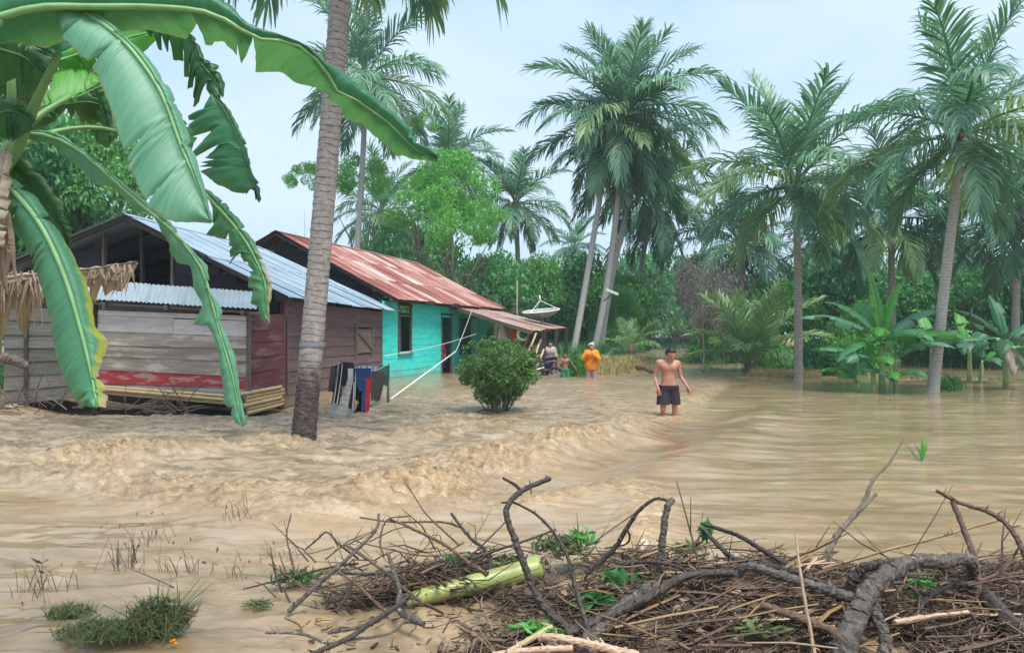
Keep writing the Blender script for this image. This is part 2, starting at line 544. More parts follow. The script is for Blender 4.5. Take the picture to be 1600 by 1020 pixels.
def banana_mat(name, c0, c1, rim=None, tear=None, trans=0.36, rough=0.46):
    """uvp = (metres along midrib, signed across -1..1, 0..1 along)"""
    q = N(name)
    uv = q.attr('uvp').outputs['Vector']
    sep = q.n('ShaderNodeSeparateXYZ')
    q.l(uv, sep.inputs[0])
    ac = q.math('ABSOLUTE', sep.outputs[1])
    sl = q.math('SUBTRACT', sep.outputs[0], q.math('MULTIPLY', ac, 0.06))
    cmb = q.n('ShaderNodeCombineXYZ')
    q.l(sl, cmb.inputs[0])
    q.l(q.math('MULTIPLY', sep.outputs[1], 0.25), cmb.inputs[1])
    vein = q.noise(q.mapping(cmb.outputs[0], (75, 1.0, 1)), 1.0, 3, 0.6)
    big = q.noise(q.mapping(cmb.outputs[0], (6, 3, 1)), 1.0, 4, 0.6)
    f = q.math('ADD', q.math('MULTIPLY', vein, 0.55), q.math('MULTIPLY', big, 0.45))
    c = q.ramp(f, [(0.32, c0), (0.68, c1)])
    if rim:
        k = q.math('ADD', q.math('MULTIPLY', sep.outputs[1], 1.0), q.math('MULTIPLY', q.noise(q.mapping(cmb.outputs[0], (14, 5, 1)), 1.0, 5, 0.7), 1.15))
        k = q.math('ADD', k, q.math('MULTIPLY', q.math('SUBTRACT', sep.outputs[2], 0.7), 0.9))
        c = q.mix(q.ramp(q.math('SUBTRACT', k, 0.55), [(0.62, (0, 0, 0)), (0.86, (1, 1, 1))]), c, rim)
        if tear: c = q.mix(q.ramp(k, [(1.16, (0, 0, 0)), (1.22, (1, 1, 1))]) if False else q.math('GREATER_THAN', k, 1.58), c, tear)
    mg = q.math('ADD', ac, q.math('MULTIPLY', q.noise(q.mapping(cmb.outputs[0], (30, 4, 1)), 1.0, 4), 0.10))
    c = q.mix(q.math('MULTIPLY', q.math('GREATER_THAN', mg, 1.025), 0.8), c, (0.22, 0.15, 0.06))
    sp = q.math('GREATER_THAN', q.noise(uv, 38, 3), 0.72)
    c = q.mix(q.math('MULTIPLY', sp, 0.6), c, (0.14, 0.10, 0.04))
    return q.out(c, rough, 0.5, q.bump(vein, 0.55, 0.006), trans=trans, tcol=q.mix(0.45, c, (0.16, 0.42, 0.03)))
M['banana'] = banana_mat('banana_leaf', (0.030, 0.155, 0.085), (0.062, 0.245, 0.135))
M['banana_pale'] = banana_mat('pale_banana_leaf', (0.085, 0.27, 0.17), (0.17, 0.41, 0.27), trans=0.3)  # paler teal puts the sky sheen into the leaf colour
M['banana_edge'] = banana_mat('yellow_edged_banana_leaf', (0.055, 0.22, 0.125), (0.11, 0.33, 0.19), (0.42, 0.44, 0.05), (0.48, 0.40, 0.28), trans=0.3)
M['banana_clump_leaf'] = banana_mat('clump_banana_leaf', (0.06, 0.27, 0.10), (0.12, 0.42, 0.17), trans=0.4)
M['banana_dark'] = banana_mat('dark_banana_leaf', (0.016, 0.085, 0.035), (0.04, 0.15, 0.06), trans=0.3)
M['banana_bright'] = banana_mat('bright_banana_leaf', (0.08, 0.36, 0.06), (0.16, 0.50, 0.10), trans=0.5)  # bright green blades; carries painted backlight on the leaves behind the stalks
M['banana_dry'] = banana_mat('dried_banana_leaf', (0.24, 0.18, 0.14), (0.46, 0.38, 0.31), trans=0.1, rough=0.7)
M['banana_tipdry'] = banana_mat('half_dried_banana_leaf', (0.045, 0.19, 0.09), (0.10, 0.28, 0.14), (0.44, 0.34, 0.20), None, trans=0.2)
M['midrib'] = plain('leaf_midrib', (0.20, 0.38, 0.16), 0.4, 0.15, 10)
M['midrib_dark'] = plain('dark_leaf_midrib', (0.07, 0.16, 0.07), 0.45, 0.15, 10)
M['pseudostem'] = plain('banana_pseudostem', (0.26, 0.33, 0.15), 0.5, 0.35, 6)
M['stem_dry'] = plain('dry_banana_sheath', (0.27, 0.20, 0.155), 0.8, 0.4, 9)
M['bananalog'] = None
q = N('green_banana_log')
n = q.noise(q.coord(), 5, 5, 0.6)
c = q.ramp(n, [(0.3, (0.17, 0.23, 0.05)), (0.7, (0.37, 0.42, 0.13))])
sp = q.noise(q.mapping(q.coord(), (1, 1, 1)), 26, 3)
c = q.mix(q.math('GREATER_THAN', sp, 0.66), c, (0.10, 0.10, 0.03))
mud_ = q.noise(q.mapping(q.coord(), (4, 9, 14)), 1.0, 5, 0.7)
c = q.mix(q.math('MULTIPLY', q.ramp(mud_, [(0.52, (0, 0, 0)), (0.62, (1, 1, 1))]), 0.75), c, (0.26, 0.18, 0.09))
M['bananalog'] = q.out(c, 0.38, 0.5, q.bump(n, 0.1, 0.01))
# people and cloth
def skin(name, c):
    q = N(name)
    n = q.noise(q.coord(), 16, 4)
    return q.out(q.ramp(n, [(0.3, tuple(k * 0.9 for k in c)), (0.7, tuple(k * 1.08 for k in c))]), 0.5, 0.4)
M['skin'] = skin('tan_skin', (0.47, 0.215, 0.145))
M['skin_dark'] = skin('brown_skin', (0.26, 0.135, 0.09))
M['skin_light'] = skin('light_brown_skin', (0.42, 0.25, 0.18))
M['hair'] = plain('black_hair', (0.012, 0.010, 0.010), 0.5, 0.3, 40)
M['eye'] = plain('dark_eye', (0.015, 0.01, 0.01), 0.3, 0.1)
M['lip'] = plain('lip', (0.28, 0.10, 0.085), 0.5, 0.1)

def cloth(name, col, var=0.2, stripes=None):
    q = N(name)
    n = q.noise(q.coord(), 22, 4)
    c = q.ramp(n, [(0.3, tuple(k * (1 - var) for k in col)), (0.7, tuple(k * (1 + var) for k in col))])
    if stripes:
        sep = q.n('ShaderNodeSeparateXYZ')
        q.l(q.attr('uvp').outputs['Vector'], sep.inputs[0])
        s = None
        for (a, b) in stripes[1]:
            k = q.math('MULTIPLY', q.math('GREATER_THAN', sep.outputs[0], a), q.math('LESS_THAN', sep.outputs[0], b))
            s = k if s is None else q.math('MAXIMUM', s, k)
        c = q.mix(s, c, stripes[0])
    return q.out(c, 0.85, 0.15, trans=0.06)
M['c_black'] = cloth('black_cloth', (0.022, 0.020, 0.028))
M['c_shorts'] = cloth('dark_shorts_cloth', (0.035, 0.028, 0.038))
M['c_stripe'] = cloth('black_cloth_white_stripes', (0.025, 0.022, 0.03), 0.2, ((0.65, 0.65, 0.68), [(0.08, 0.2), (0.30, 0.42), (0.80, 0.90)]))
M['c_side'] = cloth('black_cloth_side_stripe', (0.03, 0.027, 0.04), 0.2, ((0.6, 0.6, 0.64), [(0.78, 0.84), (0.89, 0.95)]))
M['c_blue'] = cloth('navy_blue_cloth', (0.025, 0.055, 0.17))
M['c_redblue'] = cloth('blue_cloth_red_side', (0.04, 0.075, 0.22), 0.15, ((0.55, 0.03, 0.04), [(0.55, 1.1)]))
M['c_grey'] = cloth('grey_brown_cloth', (0.085, 0.07, 0.072))
M['c_green'] = cloth('dark_green_cloth', (0.03, 0.11, 0.085))
M['c_plaid'] = cloth('pale_plaid_cloth', (0.42, 0.52, 0.56), 0.3, ((0.14, 0.25, 0.36), [(0.1, 0.2), (0.4, 0.5), (0.7, 0.8)]))
M['c_orange'] = cloth('orange_cloth', (0.80, 0.27, 0.015), 0.12)
M['c_lilac'] = cloth('faded_lilac_cloth', (0.40, 0.26, 0.28))
M['c_pink'] = cloth('pale_pink_cloth', (0.62, 0.42, 0.42))
M['c_palegrey'] = cloth('pale_grey_cloth', (0.42, 0.35, 0.33))
M['c_bluegrey'] = cloth('blue_grey_cloth', (0.26, 0.27, 0.32))
M['c_red'] = cloth('dark_red_cloth', (0.32, 0.03, 0.05))
M['c_greenshort'] = cloth('green_shorts_cloth', (0.04, 0.20, 0.12))
M['c_white'] = cloth('white_cloth', (0.70, 0.74, 0.80))
M['rope'] = plain('pale_rope', (0.55, 0.52, 0.48), 0.8)
M['white_paint'] = plain('dirty_white_plastic', (0.72, 0.72, 0.68), 0.4, 0.08)
M['dish'] = plain('pale_mesh_dish', (0.30, 0.33, 0.31), 0.6, 0.12)
M['metal_grey'] = plain('grey_metal', (0.34, 0.36, 0.37), 0.45, 0.1)
M['rubber'] = plain('black_rubber', (0.02, 0.02, 0.022), 0.7, 0.2)
M['bike_blue'] = plain('dark_blue_enamel', (0.03, 0.04, 0.10), 0.3, 0.15)
M['basket'] = plain('brown_basketwork', (0.22, 0.13, 0.07), 0.8, 0.4, 20)
M['orange_red'] = plain('faded_orange_plastic', (0.48, 0.15, 0.06), 0.5, 0.15)
M['thatch'] = leaf_mat('dry_thatch', (0.22, 0.15, 0.10), (0.46, 0.36, 0.28), 0.05, 0.9)

# ground
q = N('muddy_ground')
n = q.noise(q.geo(), 0.9, 6, 0.6)
M['ground'] = q.out(q.ramp(n, [(0.3, (0.14, 0.12, 0.05)), (0.55, (0.30, 0.235, 0.125)), (0.75, (0.16, 0.19, 0.06))]), 0.9, 0.2, q.bump(n, 0.4, 0.1))
q = N('wet_silt')
n = q.noise(q.geo(), 7, 7, 0.65)
n2 = q.noise(q.geo(), 1.6, 4)
c = q.ramp(q.math('ADD', q.math('MULTIPLY', n, 0.6), q.math('MULTIPLY', n2, 0.4)), [(0.34, (0.17, 0.115, 0.065)), (0.52, (0.31, 0.225, 0.135)), (0.7, (0.40, 0.30, 0.19))])
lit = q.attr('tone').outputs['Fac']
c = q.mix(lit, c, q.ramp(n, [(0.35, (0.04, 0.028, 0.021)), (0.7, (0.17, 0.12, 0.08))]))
M['silt'] = q.out(c, 0.38, 0.45, q.bump(n, 0.5, 0.03))

# flood water: silt-laden, opaque; foam and churned sediment follow the 'tone' attribute
q = N('muddy_flood_water')
pos = q.geo()
foam = q.attr('tone').outputs['Fac']
a1 = q.noise(q.mapping(pos, (2.2, 7.0, 1)), 1.0, 6, 0.6, 0.4)
a2 = q.noise(q.mapping(pos, (0.5, 1.2, 1)), 1.0, 4, 0.55)
base = q.ramp(q.math('ADD', q.math('MULTIPLY', a1, 0.45), q.math('MULTIPLY', a2, 0.55)), [(0.36, (0.225, 0.150, 0.08)), (0.52, (0.335, 0.238, 0.14)), (0.7, (0.415, 0.315, 0.205))])
fine = q.noise(q.mapping(pos, (9, 22, 9)), 1.0, 6, 0.7, 0.6)
fc = q.ramp(fine, [(0.38, (0.115, 0.065, 0.025)), (0.46, (0.33, 0.205, 0.09)), (0.62, (0.50, 0.36, 0.20))])
fm = q.math('MULTIPLY', foam, 1.0, True)
turb = q.attr('turb').outputs['Fac']
churn = q.ramp(q.noise(q.mapping(pos, (1.6, 4.0, 2)), 1.0, 7, 0.66, 0.9), [(0.38, (0.15, 0.098, 0.048)), (0.49, (0.30, 0.22, 0.13)), (0.64, (0.44, 0.355, 0.25))])
base = q.mix(turb, base, churn)
c = q.mix(fm, base, fc)
rg = q.math('ADD', q.math('MULTIPLY', fm, 0.28), q.math('ADD', q.math('MULTIPLY', turb, 0.10), 0.09))
rip = q.noise(q.mapping(pos, (2.4, 13, 3)), 1.0, 5, 0.6, 0.7)
chop = q.noise(q.mapping(pos, (4.5, 14, 6.5)), 1.0, 7, 0.72, 1.2)
h = q.math('ADD', q.math('MULTIPLY', fine, q.math('ADD', q.math('MULTIPLY', fm, 1.1), 0.03)), q.math('MULTIPLY', rip, 0.13))
h = q.math('ADD', h, q.math('MULTIPLY', chop, q.math('MULTIPLY', turb, 1.8)))
M['water'] = q.out(c, rg, 0.8, q.bump(h, 0.6, 0.035))


# ------------------------------------------------------------------ terrain, mud bank, water
def px_ground(u, v, z=0.0):
    Y = (CAMH - z) * F / (v - HV)
    return ((u - 800) / F * Y, Y)


def terrain_h(x, y):
    h = np.full_like(x, -0.55)
    def isle(cx, cy, rx, ry, top):
        d = ((x - cx) / rx) ** 2 + ((y - cy) / ry) ** 2
        return (top + 0.55) * (1 - sstep(0.45, 1.25, d))
    h = h + isle(3.7, 36, 2.7, 8.5, 0.40)                 # grassy rise under the three leaning palms
    h = np.maximum(h, -0.55 + isle(-17, 62, 19.5, 26, 0.45))     # behind the houses
    h = np.maximum(h, -0.55 + isle(26, 50, 10.5, 22, 0.30))      # grove on the right
    h = np.maximum(h, -0.55 + isle(9.6, 26.2, 2.6, 0.9, 0.03) + isle(15.5, 25.2, 3.4, 1.0, 0.0))
    h = np.maximum(h, -0.55 + isle(-15, 24, 5.5, 9, 0.2))
    far = sstep(72, 90, y)
    h = h * (1 - far) + 0.5 * far
    h = h + 0.10 * fbm(x * 0.5, y * 0.5, 4, 5) * sstep(-0.5, 0.1, h)
    return h

gx = np.concatenate([np.linspace(-220, -45, 10), np.linspace(-44, 44, 150), np.linspace(45, 220, 10)])
gy = np.concatenate([np.linspace(-40, -4, 5), np.linspace(-3, 100, 170), np.linspace(105, 260, 8)])
X, Y = np.meshgrid(gx, gy)
Z = terrain_h(X, Y)
nx, ny = len(gx), len(gy)

def grid_faces(nx, ny):
    i = np.arange(nx * ny).reshape(ny, nx)
    return np.stack([i[:-1, :-1], i[:-1, 1:], i[1:, 1:], i[1:, :-1]], -1).reshape(-1, 4)
g = link('ground', np_mesh('ground', np.stack([X, Y, Z], -1), grid_faces(nx, ny), smooth=True), M['ground'])
tag(g, 'flooded muddy ground rising into grassy banks under the palms', None, None, 'structure')


def bank_h(x, y):
    """silt bank the driftwood lies on, in front of the camera"""
    e = 4.95 + 0.25 * np.sin(x * 1.7 + 0.6) + 0.28 * perlin(x * 1.3, y * 0.2 + 3, 31)
    e = e - 0.75 * sstep(-0.2, -1.1, x) - 3.0 * sstep(-1.0, -2.0, x)
    top = 0.03 + 0.035 * sstep(0.0, 1.2, x) + 0.02 * sstep(-0.9, 0.1, x)
    h = top * sstep(0.0, 0.75, e - y) - 0.25 * (1 - sstep(-0.5, 0.25, e - y))
    h = h + 0.04 * fbm(x * 1.8, y * 1.8, 4, 9) * sstep(-0.2, 0.2, e - y) - 0.10 * sstep(3.9, 3.0, y)
    return h


def litter_mask(x, y):
    m = sstep(-0.45, 0.45, x + 0.4 * perlin(x * 1.5, y * 1.5, 4)) * sstep(5.0, 4.5, y)
    gap = sstep(-0.35, 0.25, fbm(x * 1.9, y * 1.9, 3, 14) + 0.38 * sstep(0.7, 1.4, x) - 0.08)
    return np.clip(m * gap, 0, 1)

bx_, by_ = np.arange(-3.6, 5.2, 0.035), np.arange(0.6, 6.0, 0.035)
X, Y = np.meshgrid(bx_, by_)
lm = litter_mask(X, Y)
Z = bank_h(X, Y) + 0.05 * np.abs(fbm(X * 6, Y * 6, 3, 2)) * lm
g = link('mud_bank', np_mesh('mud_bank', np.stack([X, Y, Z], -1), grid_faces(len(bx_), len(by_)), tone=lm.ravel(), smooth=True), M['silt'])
tag(g, 'wet silt bank strewn with dead litter under the driftwood', None, None, 'structure')

CREST = [px_ground(*p) for p in ((-160, 742), (0, 756), (150, 782), (300, 800), (450, 818), (560, 812), (640, 792), (740, 768), (806, 738), (880, 716), (965, 690), (1045, 658), (1100, 630), (1135, 606), (1150, 585))]
CREST2 = [px_ground(*p) for p in ((150, 735), (260, 728), (400, 712), (520, 708), (640, 694), (720, 676))]
CREST3 = [px_ground(*p) for p in ((830, 790), (900, 775), (985, 760), (1010, 800), (1000, 850))]


def poly_dist(x, y, P, ysc=1.0):
    best = np.full_like(x, 1e9)
    side = np.zeros_like(x)
    for (ax, ay), (bx, by) in zip(P[:-1], P[1:]):
        dx, dy = bx - ax, by - ay
        t = np.clip(((x - ax) * dx + (y - ay) * dy) / (dx * dx + dy * dy), 0, 1)
        ex, ey = x - ax - t * dx, y - ay - t * dy
        d = np.sqrt(ex * ex + ey * ey)
        s = np.sign(dx * (y - ay) - dy * (x - ax))
        m = d < best
        best = np.where(m, d, best)
        side = np.where(m, s, side)
    return best, side


def ridged(x, y, o, seed):
    s, a, w_ = 0, 1.0, 0
    for k in range(o):
        s = s + a * (1 - np.abs(perlin(x * 2 ** k, y * 2 ** k, seed + 13 * k)) * 1.6)
        w_ += a
        a *= 0.55
    return s / w_


def water(x, y):
    wx = x + 0.35 * perlin(x * 0.7, y * 0.7, 71)
    wy = y + 0.25 * perlin(x * 0.9 + 5, y * 0.9, 72)
    d, s = poly_dist(x, y, CREST)
    sd_ = d * s                                     # >0 on the house side of the crest
    d2, _ = poly_dist(x, y, CREST2)
    d3, _ = poly_dist(x, y, CREST3)
    rough = sstep(-0.25, 0.3, sd_) * (1 - 0.55 * sstep(13, 19, y)) * (1 - 0.7 * sstep(20, 34, y))
    left_calm = sstep(-0.7, -2.2, x) * sstep(5.9, 4.7, y)
    rough = rough * (1 - left_calm)
    patch = sstep(-0.25, 0.5, fbm(wx * 0.55, wy * 0.5, 3, 80))
    r1 = ridged(wx * 0.65 + wy * 0.2, wy * 1.7, 4, 40)
    r2 = ridged(wx * 2.3 + wy * 0.9, wy * 5.0, 3, 55)
    r3 = ridged(wx * 8.0, wy * 9.0, 3, 60)
    z = rough * (0.075 * (r1 - 0.6) + (0.045 + 0.075 * patch) * (r2 - 0.55) + (0.012 + 0.03 * patch) * (r3 - 0.55))
    band = np.exp(-((sd_ - 0.28) / (0.40 + 0.22 * np.exp(-((x + 0.5) / 1.1) ** 2))) ** 2) * (0.4 + 0.6 * sstep(-0.35, 0.35, fbm(x * 0.9, y * 0.9, 2, 33)))
    band = band * sstep(24, 14, y) * (0.28 + 0.72 * sstep(-3.4, -1.9, x)) * (1 - 0.35 * sstep(0.5, 1.6, x))
    band2 = np.exp(-(d2 / 0.42) ** 2) * sstep(-0.3, 0.3, fbm(x * 1.1, y * 1.1, 2, 34))
    band3 = np.exp(-(d3 / 0.28) ** 2) * 0.55
    mk = np.exp(-(((x - 3.1) / 1.1) ** 2 + ((y - 14.0) / 1.9) ** 2))
    band = band * (1 - 0.85 * mk)
    b = np.clip(band + 0.75 * band2 + band3, 0, 1.2)
    z = z + b * (0.11 + 0.17 * (r2 - 0.5) + 0.085 * (r3 - 0.55))
    lip = (0.75 * sstep(-0.12, 0.35, sd_) + 0.25 * sstep(0.2, 2.2, sd_)) * sstep(30, 16, y)
    z = z + 0.11 * lip * (1 - 0.9 * mk) + 0.09 * sstep(-1.5, -4.5, x) * sstep(7.0, 9.0, y) * sstep(13.6, 11.0, y)
    # smooth pond on the right and in the left foreground: long low ripples
    calm = 1 - rough
    rip = fbm(x * 0.55 + 0.3 * y, y * 2.3, 3, 90) * 0.016 + fbm(x * 1.5 + 0.8 * y, y * 5.5, 3, 95) * 0.009
    k = np.clip(1.4 - y / 60, 0.25, 1)
    lc = sstep(-0.4, -1.6, x) * sstep(7.0, 5.6, y)
    z = z + calm * rip * k * (0.75 + 1.1 * lc) + lc * 0.03 * (ridged(wx * 1.2 + 0.5 * wy, wy * 4.5, 3, 140) - 0.55)
    # standing swells spilling past the wader's feet into the pond
    sw = np.exp(-((sd_ + 0.9) / 1.1) ** 2) * sstep(7.5, 9, y) * sstep(17, 13, y)
    z = z + sw * 0.085 * np.sin(sd_ * 3.1 + 0.8 * perlin(x * 0.8, y * 0.8, 12))
    foam = np.clip(b * (0.62 + 0.9 * (r3 - 0.45)) + rough * (0.02 + 0.55 * patch * np.clip((r2 - 0.58) * 3.4, 0, 1) + 0.22 * np.clip((r1 - 0.66) * 3, 0, 1)), 0, 1)
    # churn at the wader's feet
    wk = np.exp(-(((x - 3.05) / 0.55) ** 2 + ((y - 14.1) / 0.7) ** 2))
    z = z * (1 - 0.8 * mk) - 0.06 * mk + wk * 0.09 * (r2 - 0.45)
    foam = np.clip(foam + wk * 1.3 * r3, 0, 1)
    hut = sstep(-10.5, -9, x) * sstep(-4.0, -4.9, x) * sstep(12.6, 13.9, y) * sstep(18, 16.5, y)
    z = z * (1 - 0.6 * hut) - 0.16 * hut
    return z, foam * (1 - 0.6 * hut), np.clip(rough + 0.45 * lc * patch, 0, 1)

tt = np.linspace(-1.12, 1.12, 640)
yy = 1.3 * 1.0061 ** np.arange(0, 780)
T, Y = np.meshgrid(tt, yy)
X = T * (Y + 1.0)
Z, foam, turb_ = water(X, Y)
g = link('flood_water', np_mesh('flood_water', np.stack([X, Y, Z], -1), grid_faces(len(tt), len(yy)), tone=foam.ravel(), smooth=True), M['water'])
ta_ = g.data.attributes.new('turb', 'FLOAT', 'POINT')
ta_.data.foreach_set('value', turb_.astype(np.float32).ravel())
tag(g, 'brown churning flood water with foaming crests', None, None, 'structure')
del X, Y, Z, T


def wz(x, y):
    return float(water(np.array([x]), np.array([y]))[0][0])


# ------------------------------------------------------------------ houses
def V3(x, y, z=0.0): return Vector((x, y, z))


def plank(parent, a, b, h0, h1, n, mat, th=0.022, lap=0.016, jz=0.006, name='plank', segs=1):
    """board whose bottom edge runs a->b, heights h0,h1 at its ends; n outward"""
    mb = MB()
    r = random.uniform
    a, b = Vector(a), Vector(b)
    ln = (b - a).length
    Z1 = Vector((0, 0, 1))
    pts = []
    za, zb = r(-jz, jz), r(-jz, jz)
    for k in range(segs + 1):
        t = k / segs
        p = a.lerp(b, t) + Z1 * (za * (1 - t) + zb * t) + n * r(-0.004, 0.004)
        hh = h0 * (1 - t) + h1 * t
        q = r(-0.004, 0.004)
        pts.append([p + n * (lap), p + n * (lap + th), p + n * th + Z1 * (hh + q), p + Z1 * (hh + q)])
    V, A, Fc = [], [], []
    for k, row in enumerate(pts):
        V += row
        A += [(ln * k / segs, c, 0) for c in (0, 0.0, h0, h0)]
    for k in range(segs):
        o = k * 4
        for j in range(4):
            Fc.append((o + j, o + 4 + j, o + 4 + (j + 1) % 4, o + (j + 1) % 4))
    Fc.append((3, 2, 1, 0))
    o = segs * 4
    Fc.append((o, o + 1, o + 2, o + 3))
    mb.add(V, Fc, A)
    return mb.build(name, mat, parent)


def plank_wall(parent, P0, P1, z0, z1, rows, n, mats, holes=(), th=0.022, lap=0.016, joint=0.5, name='plank', jz=0.006):
    """P0->P1 along the ground; z0=(zleft,zright) bottoms, z1 tops; holes=(s0,s1,za,zb) in metres along the wall"""
    P0, P1 = Vector(P0), Vector(P1)
    ln = (P1 - P0).length
    d = (P1 - P0) / ln
    for r in range(rows):
        f0, f1 = r / rows, (r + 1) / rows
        zb = lambda s: z0[0] * (1 - s / ln) + z0[1] * s / ln
        zt = lambda s: z1[0] * (1 - s / ln) + z1[1] * s / ln
        lo = lambda s: zb(s) + (zt(s) - zb(s)) * f0
        hi = lambda s: zb(s) + (zt(s) - zb(s)) * f1
        cuts = [(0, ln)]
        for (s0, s1, za, zc) in holes:
            mid = (lo((s0 + s1) / 2) + hi((s0 + s1) / 2)) / 2
            if za < mid < zc:
                new = []
                for (a, b) in cuts:
                    if s1 <= a or s0 >= b: new.append((a, b)); continue
                    if s0 > a: new.append((a, s0))
                    if s1 < b: new.append((s1, b))
                cuts = new
        for (a, b) in cuts:
            pieces = [(a, b)]
            if b - a > 1.6 and random.random() < joint:
                c = a + (b - a) * random.uniform(0.3, 0.7)
                pieces = [(a, c - 0.004), (c + 0.004, b)]
            for (p, q_) in pieces:
                A = P0 + d * p; B = P0 + d * q_
                A = Vector((A.x, A.y, lo(p))); B = Vector((B.x, B.y, lo(q_)))
                m = mats[r] if isinstance(mats, (list, tuple)) else mats
                plank(parent, A, B, hi(p) - lo(p) + 0.004, hi(q_) - lo(q_) + 0.004, n, m, th, lap, jz, name, 2 if q_ - p > 1 else 1)


def wall_panel(parent, P0, P1, z0, z1, mat, name='wall', th=0.03, holes=()):
    P0, P1 = Vector((*P0[:2], 0)), Vector((*P1[:2], 0))
    d = (P1 - P0)
    ln = d.length
    d.normalize()
    n = Vector((d.y, -d.x, 0))
    mb = MB()
    def cell(s0, s1, za, zb):
        if s1 - s0 < 0.01 or zb - za < 0.01: return
        q = []
        for z in (za, zb):
            for (s, o) in ((s0, 0), (s1, 0), (s1, -th), (s0, -th)):
                p = P0 + d * s + n * o
                q.append((p.x, p.y, z))
        mb.hexa([Vector(v) for v in q])
    s = 0
    for (a, b, za, zb) in sorted(holes):
        cell(s, a, z0, z1); cell(a, b, z0, za); cell(a, b, zb, z1)
        s = b
    cell(s, ln, z0, z1)
    return mb.build(name, mat, parent)


def roof_sheets(parent, r0, r1, e0, e1, mat, width=0.76, rows=2, wave=0.095, amp=0.014, name='roof_sheet', lift=0.012, sub=3, sag=0.03):
    """corrugated sheets between ridge r0->r1 and eave e0->e1"""
    r0, r1, e0, e1 = map(Vector, (r0, r1, e0, e1))
    ln = ((r1 - r0).length + (e1 - e0).length) / 2
    nS = max(1, round(ln / width))
    nrm = (r1 - r0).cross(e0 - r0).normalized()
    if nrm.z < 0: nrm = -nrm
    slope = ((e0 - r0).length + (e1 - r1).length) / 2
    k = max(2, round(width / wave))
    for s in range(nS):
        for q_ in range(rows):
            f0 = q_ / rows - (0.03 if q_ else 0)
            f1 = (q_ + 1) / rows + (random.uniform(-0.012, 0.02))
            lf = lift * (rows - 1 - q_) + random.uniform(0, 0.006) + (s % 2) * 0.004
            cols = 4 * k + 1
            P, A = [], []
            tw = random.uniform(-0.008, 0.008)
            for j in range(sub + 1):
                f = f0 + (f1 - f0) * j / sub
                row, ra = [], []
                for c_ in range(cols):
                    t = (s + (c_ / (cols - 1)) * 1.05) / nS
                    t = min(t, 1.004)
                    p = r0.lerp(r1, t).lerp(e0.lerp(e1, t), f)
                    ph = 2 * math.pi * c_ / 4
                    p = p + nrm * (amp * math.cos(ph) + lf + tw * f - sag * math.sin(math.pi * min(1, max(0, f))) * (0.5 + 0.5 * math.sin(t * 9)))
                    row.append(p)
                    ra.append((t * ln, f * slope, 0))
                P.append(row); A.append(ra)
            mb = MB()
            mb.grid(P, A)
            mb.build(name, mat, parent, smooth=False)


def beam(parent, a, b, w_, h, mat, name='rafter', up=Vector((0, 0, 1))):
    a, b = Vector(a), Vector(b)
    d = (b - a).normalized()
    sx = d.cross(up)
    sx = sx.normalized() if sx.length > 1e-4 else Vector((1, 0, 0))
    uy = sx.cross(d)
    V, A = [], []
    for p, t in ((a, 0), (b, (b - a).length)):
        for (i, j) in ((-1, -1), (1, -1), (1, 1), (-1, 1)):
            V.append(p + sx * i * w_ / 2 + uy * j * h / 2)
            A.append((t, j * h / 2 + i * 0.03, 0))
    mb = MB()
    mb.hexa(V, A)
    return mb.build(name, mat, parent)


def pole(parent, a, b, r, mat, name, n=8, nodes=0, bend=0.0):
    a, b = Vector(a), Vector(b)
    m = 9 if (nodes or bend) else 2
    pts, rad = [], []
    if nodes:
        m = nodes * 3 + 1
    for i in range(m):
        t = i / (m - 1)
        pts.append(a.lerp(b, t) + Vector((0, 0, -bend * 4 * t * (1 - t))))
        rad.append(r * (1.13 if nodes and i % 3 == 0 else 1) * (1 - 0.12 * t))
    mb = MB()
    mb.tube(pts, rad, n)
    return mb.build(name, mat, parent, smooth=True)

# --- wooden house with blue-grey tin roof
dW = Vector((0.139, 1, 0)).normalized()
nW = Vector((dW.y, -dW.x, 0))
E0 = Vector((-4.83, 15.88, 2.36))                       # near end of the right eave
wh = thing('wooden_house', 'weathered plank house with blue-grey tin roof and a tilted lean-to kitchen', 'house', (-7, 18, 0))
WB = Vector((-5.14, 16.2, 0)) + dW * 0.15               # near right corner of the maroon-brown wall
Lw = 7.1
holes = [(4.55, 6.0, 0.98, 1.72)]
WBe = WB + dW * Lw
plank_wall(wh, WB, WBe, (-0.35, -0.35), (2.30, 2.26), 10, nW, M['plank_brown'], holes, joint=0.6)
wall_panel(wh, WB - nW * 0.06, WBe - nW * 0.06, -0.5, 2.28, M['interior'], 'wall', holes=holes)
wleft = 7.0
WL = WB - nW * wleft
wall_panel(wh, WL + dW * Lw, WL + dW * 0.5, -0.5, 2.9, M['plank_dark'], 'wall')
bgm = MB()
qa, qb = WBe - nW * 0.06, WL + dW * Lw
ap_ = qa.lerp(qb, 0.5)
P_ = [(qa, -0.5), (qb, -0.5), (qb, 2.85), (ap_, 3.95), (qa, 2.25)]
V = [V3(p.x, p.y, z) for p, z in P_] + [V3(p.x, p.y, z) + dW * 0.03 for p, z in P_]
bgm.add(V, [(0, 1, 2, 3, 4), (9, 8, 7, 6, 5)] + [(i, (i + 1) % 5, 5 + (i + 1) % 5, 5 + i) for i in range(5)])
bgm.build('wall', M['plank_dark'], wh)
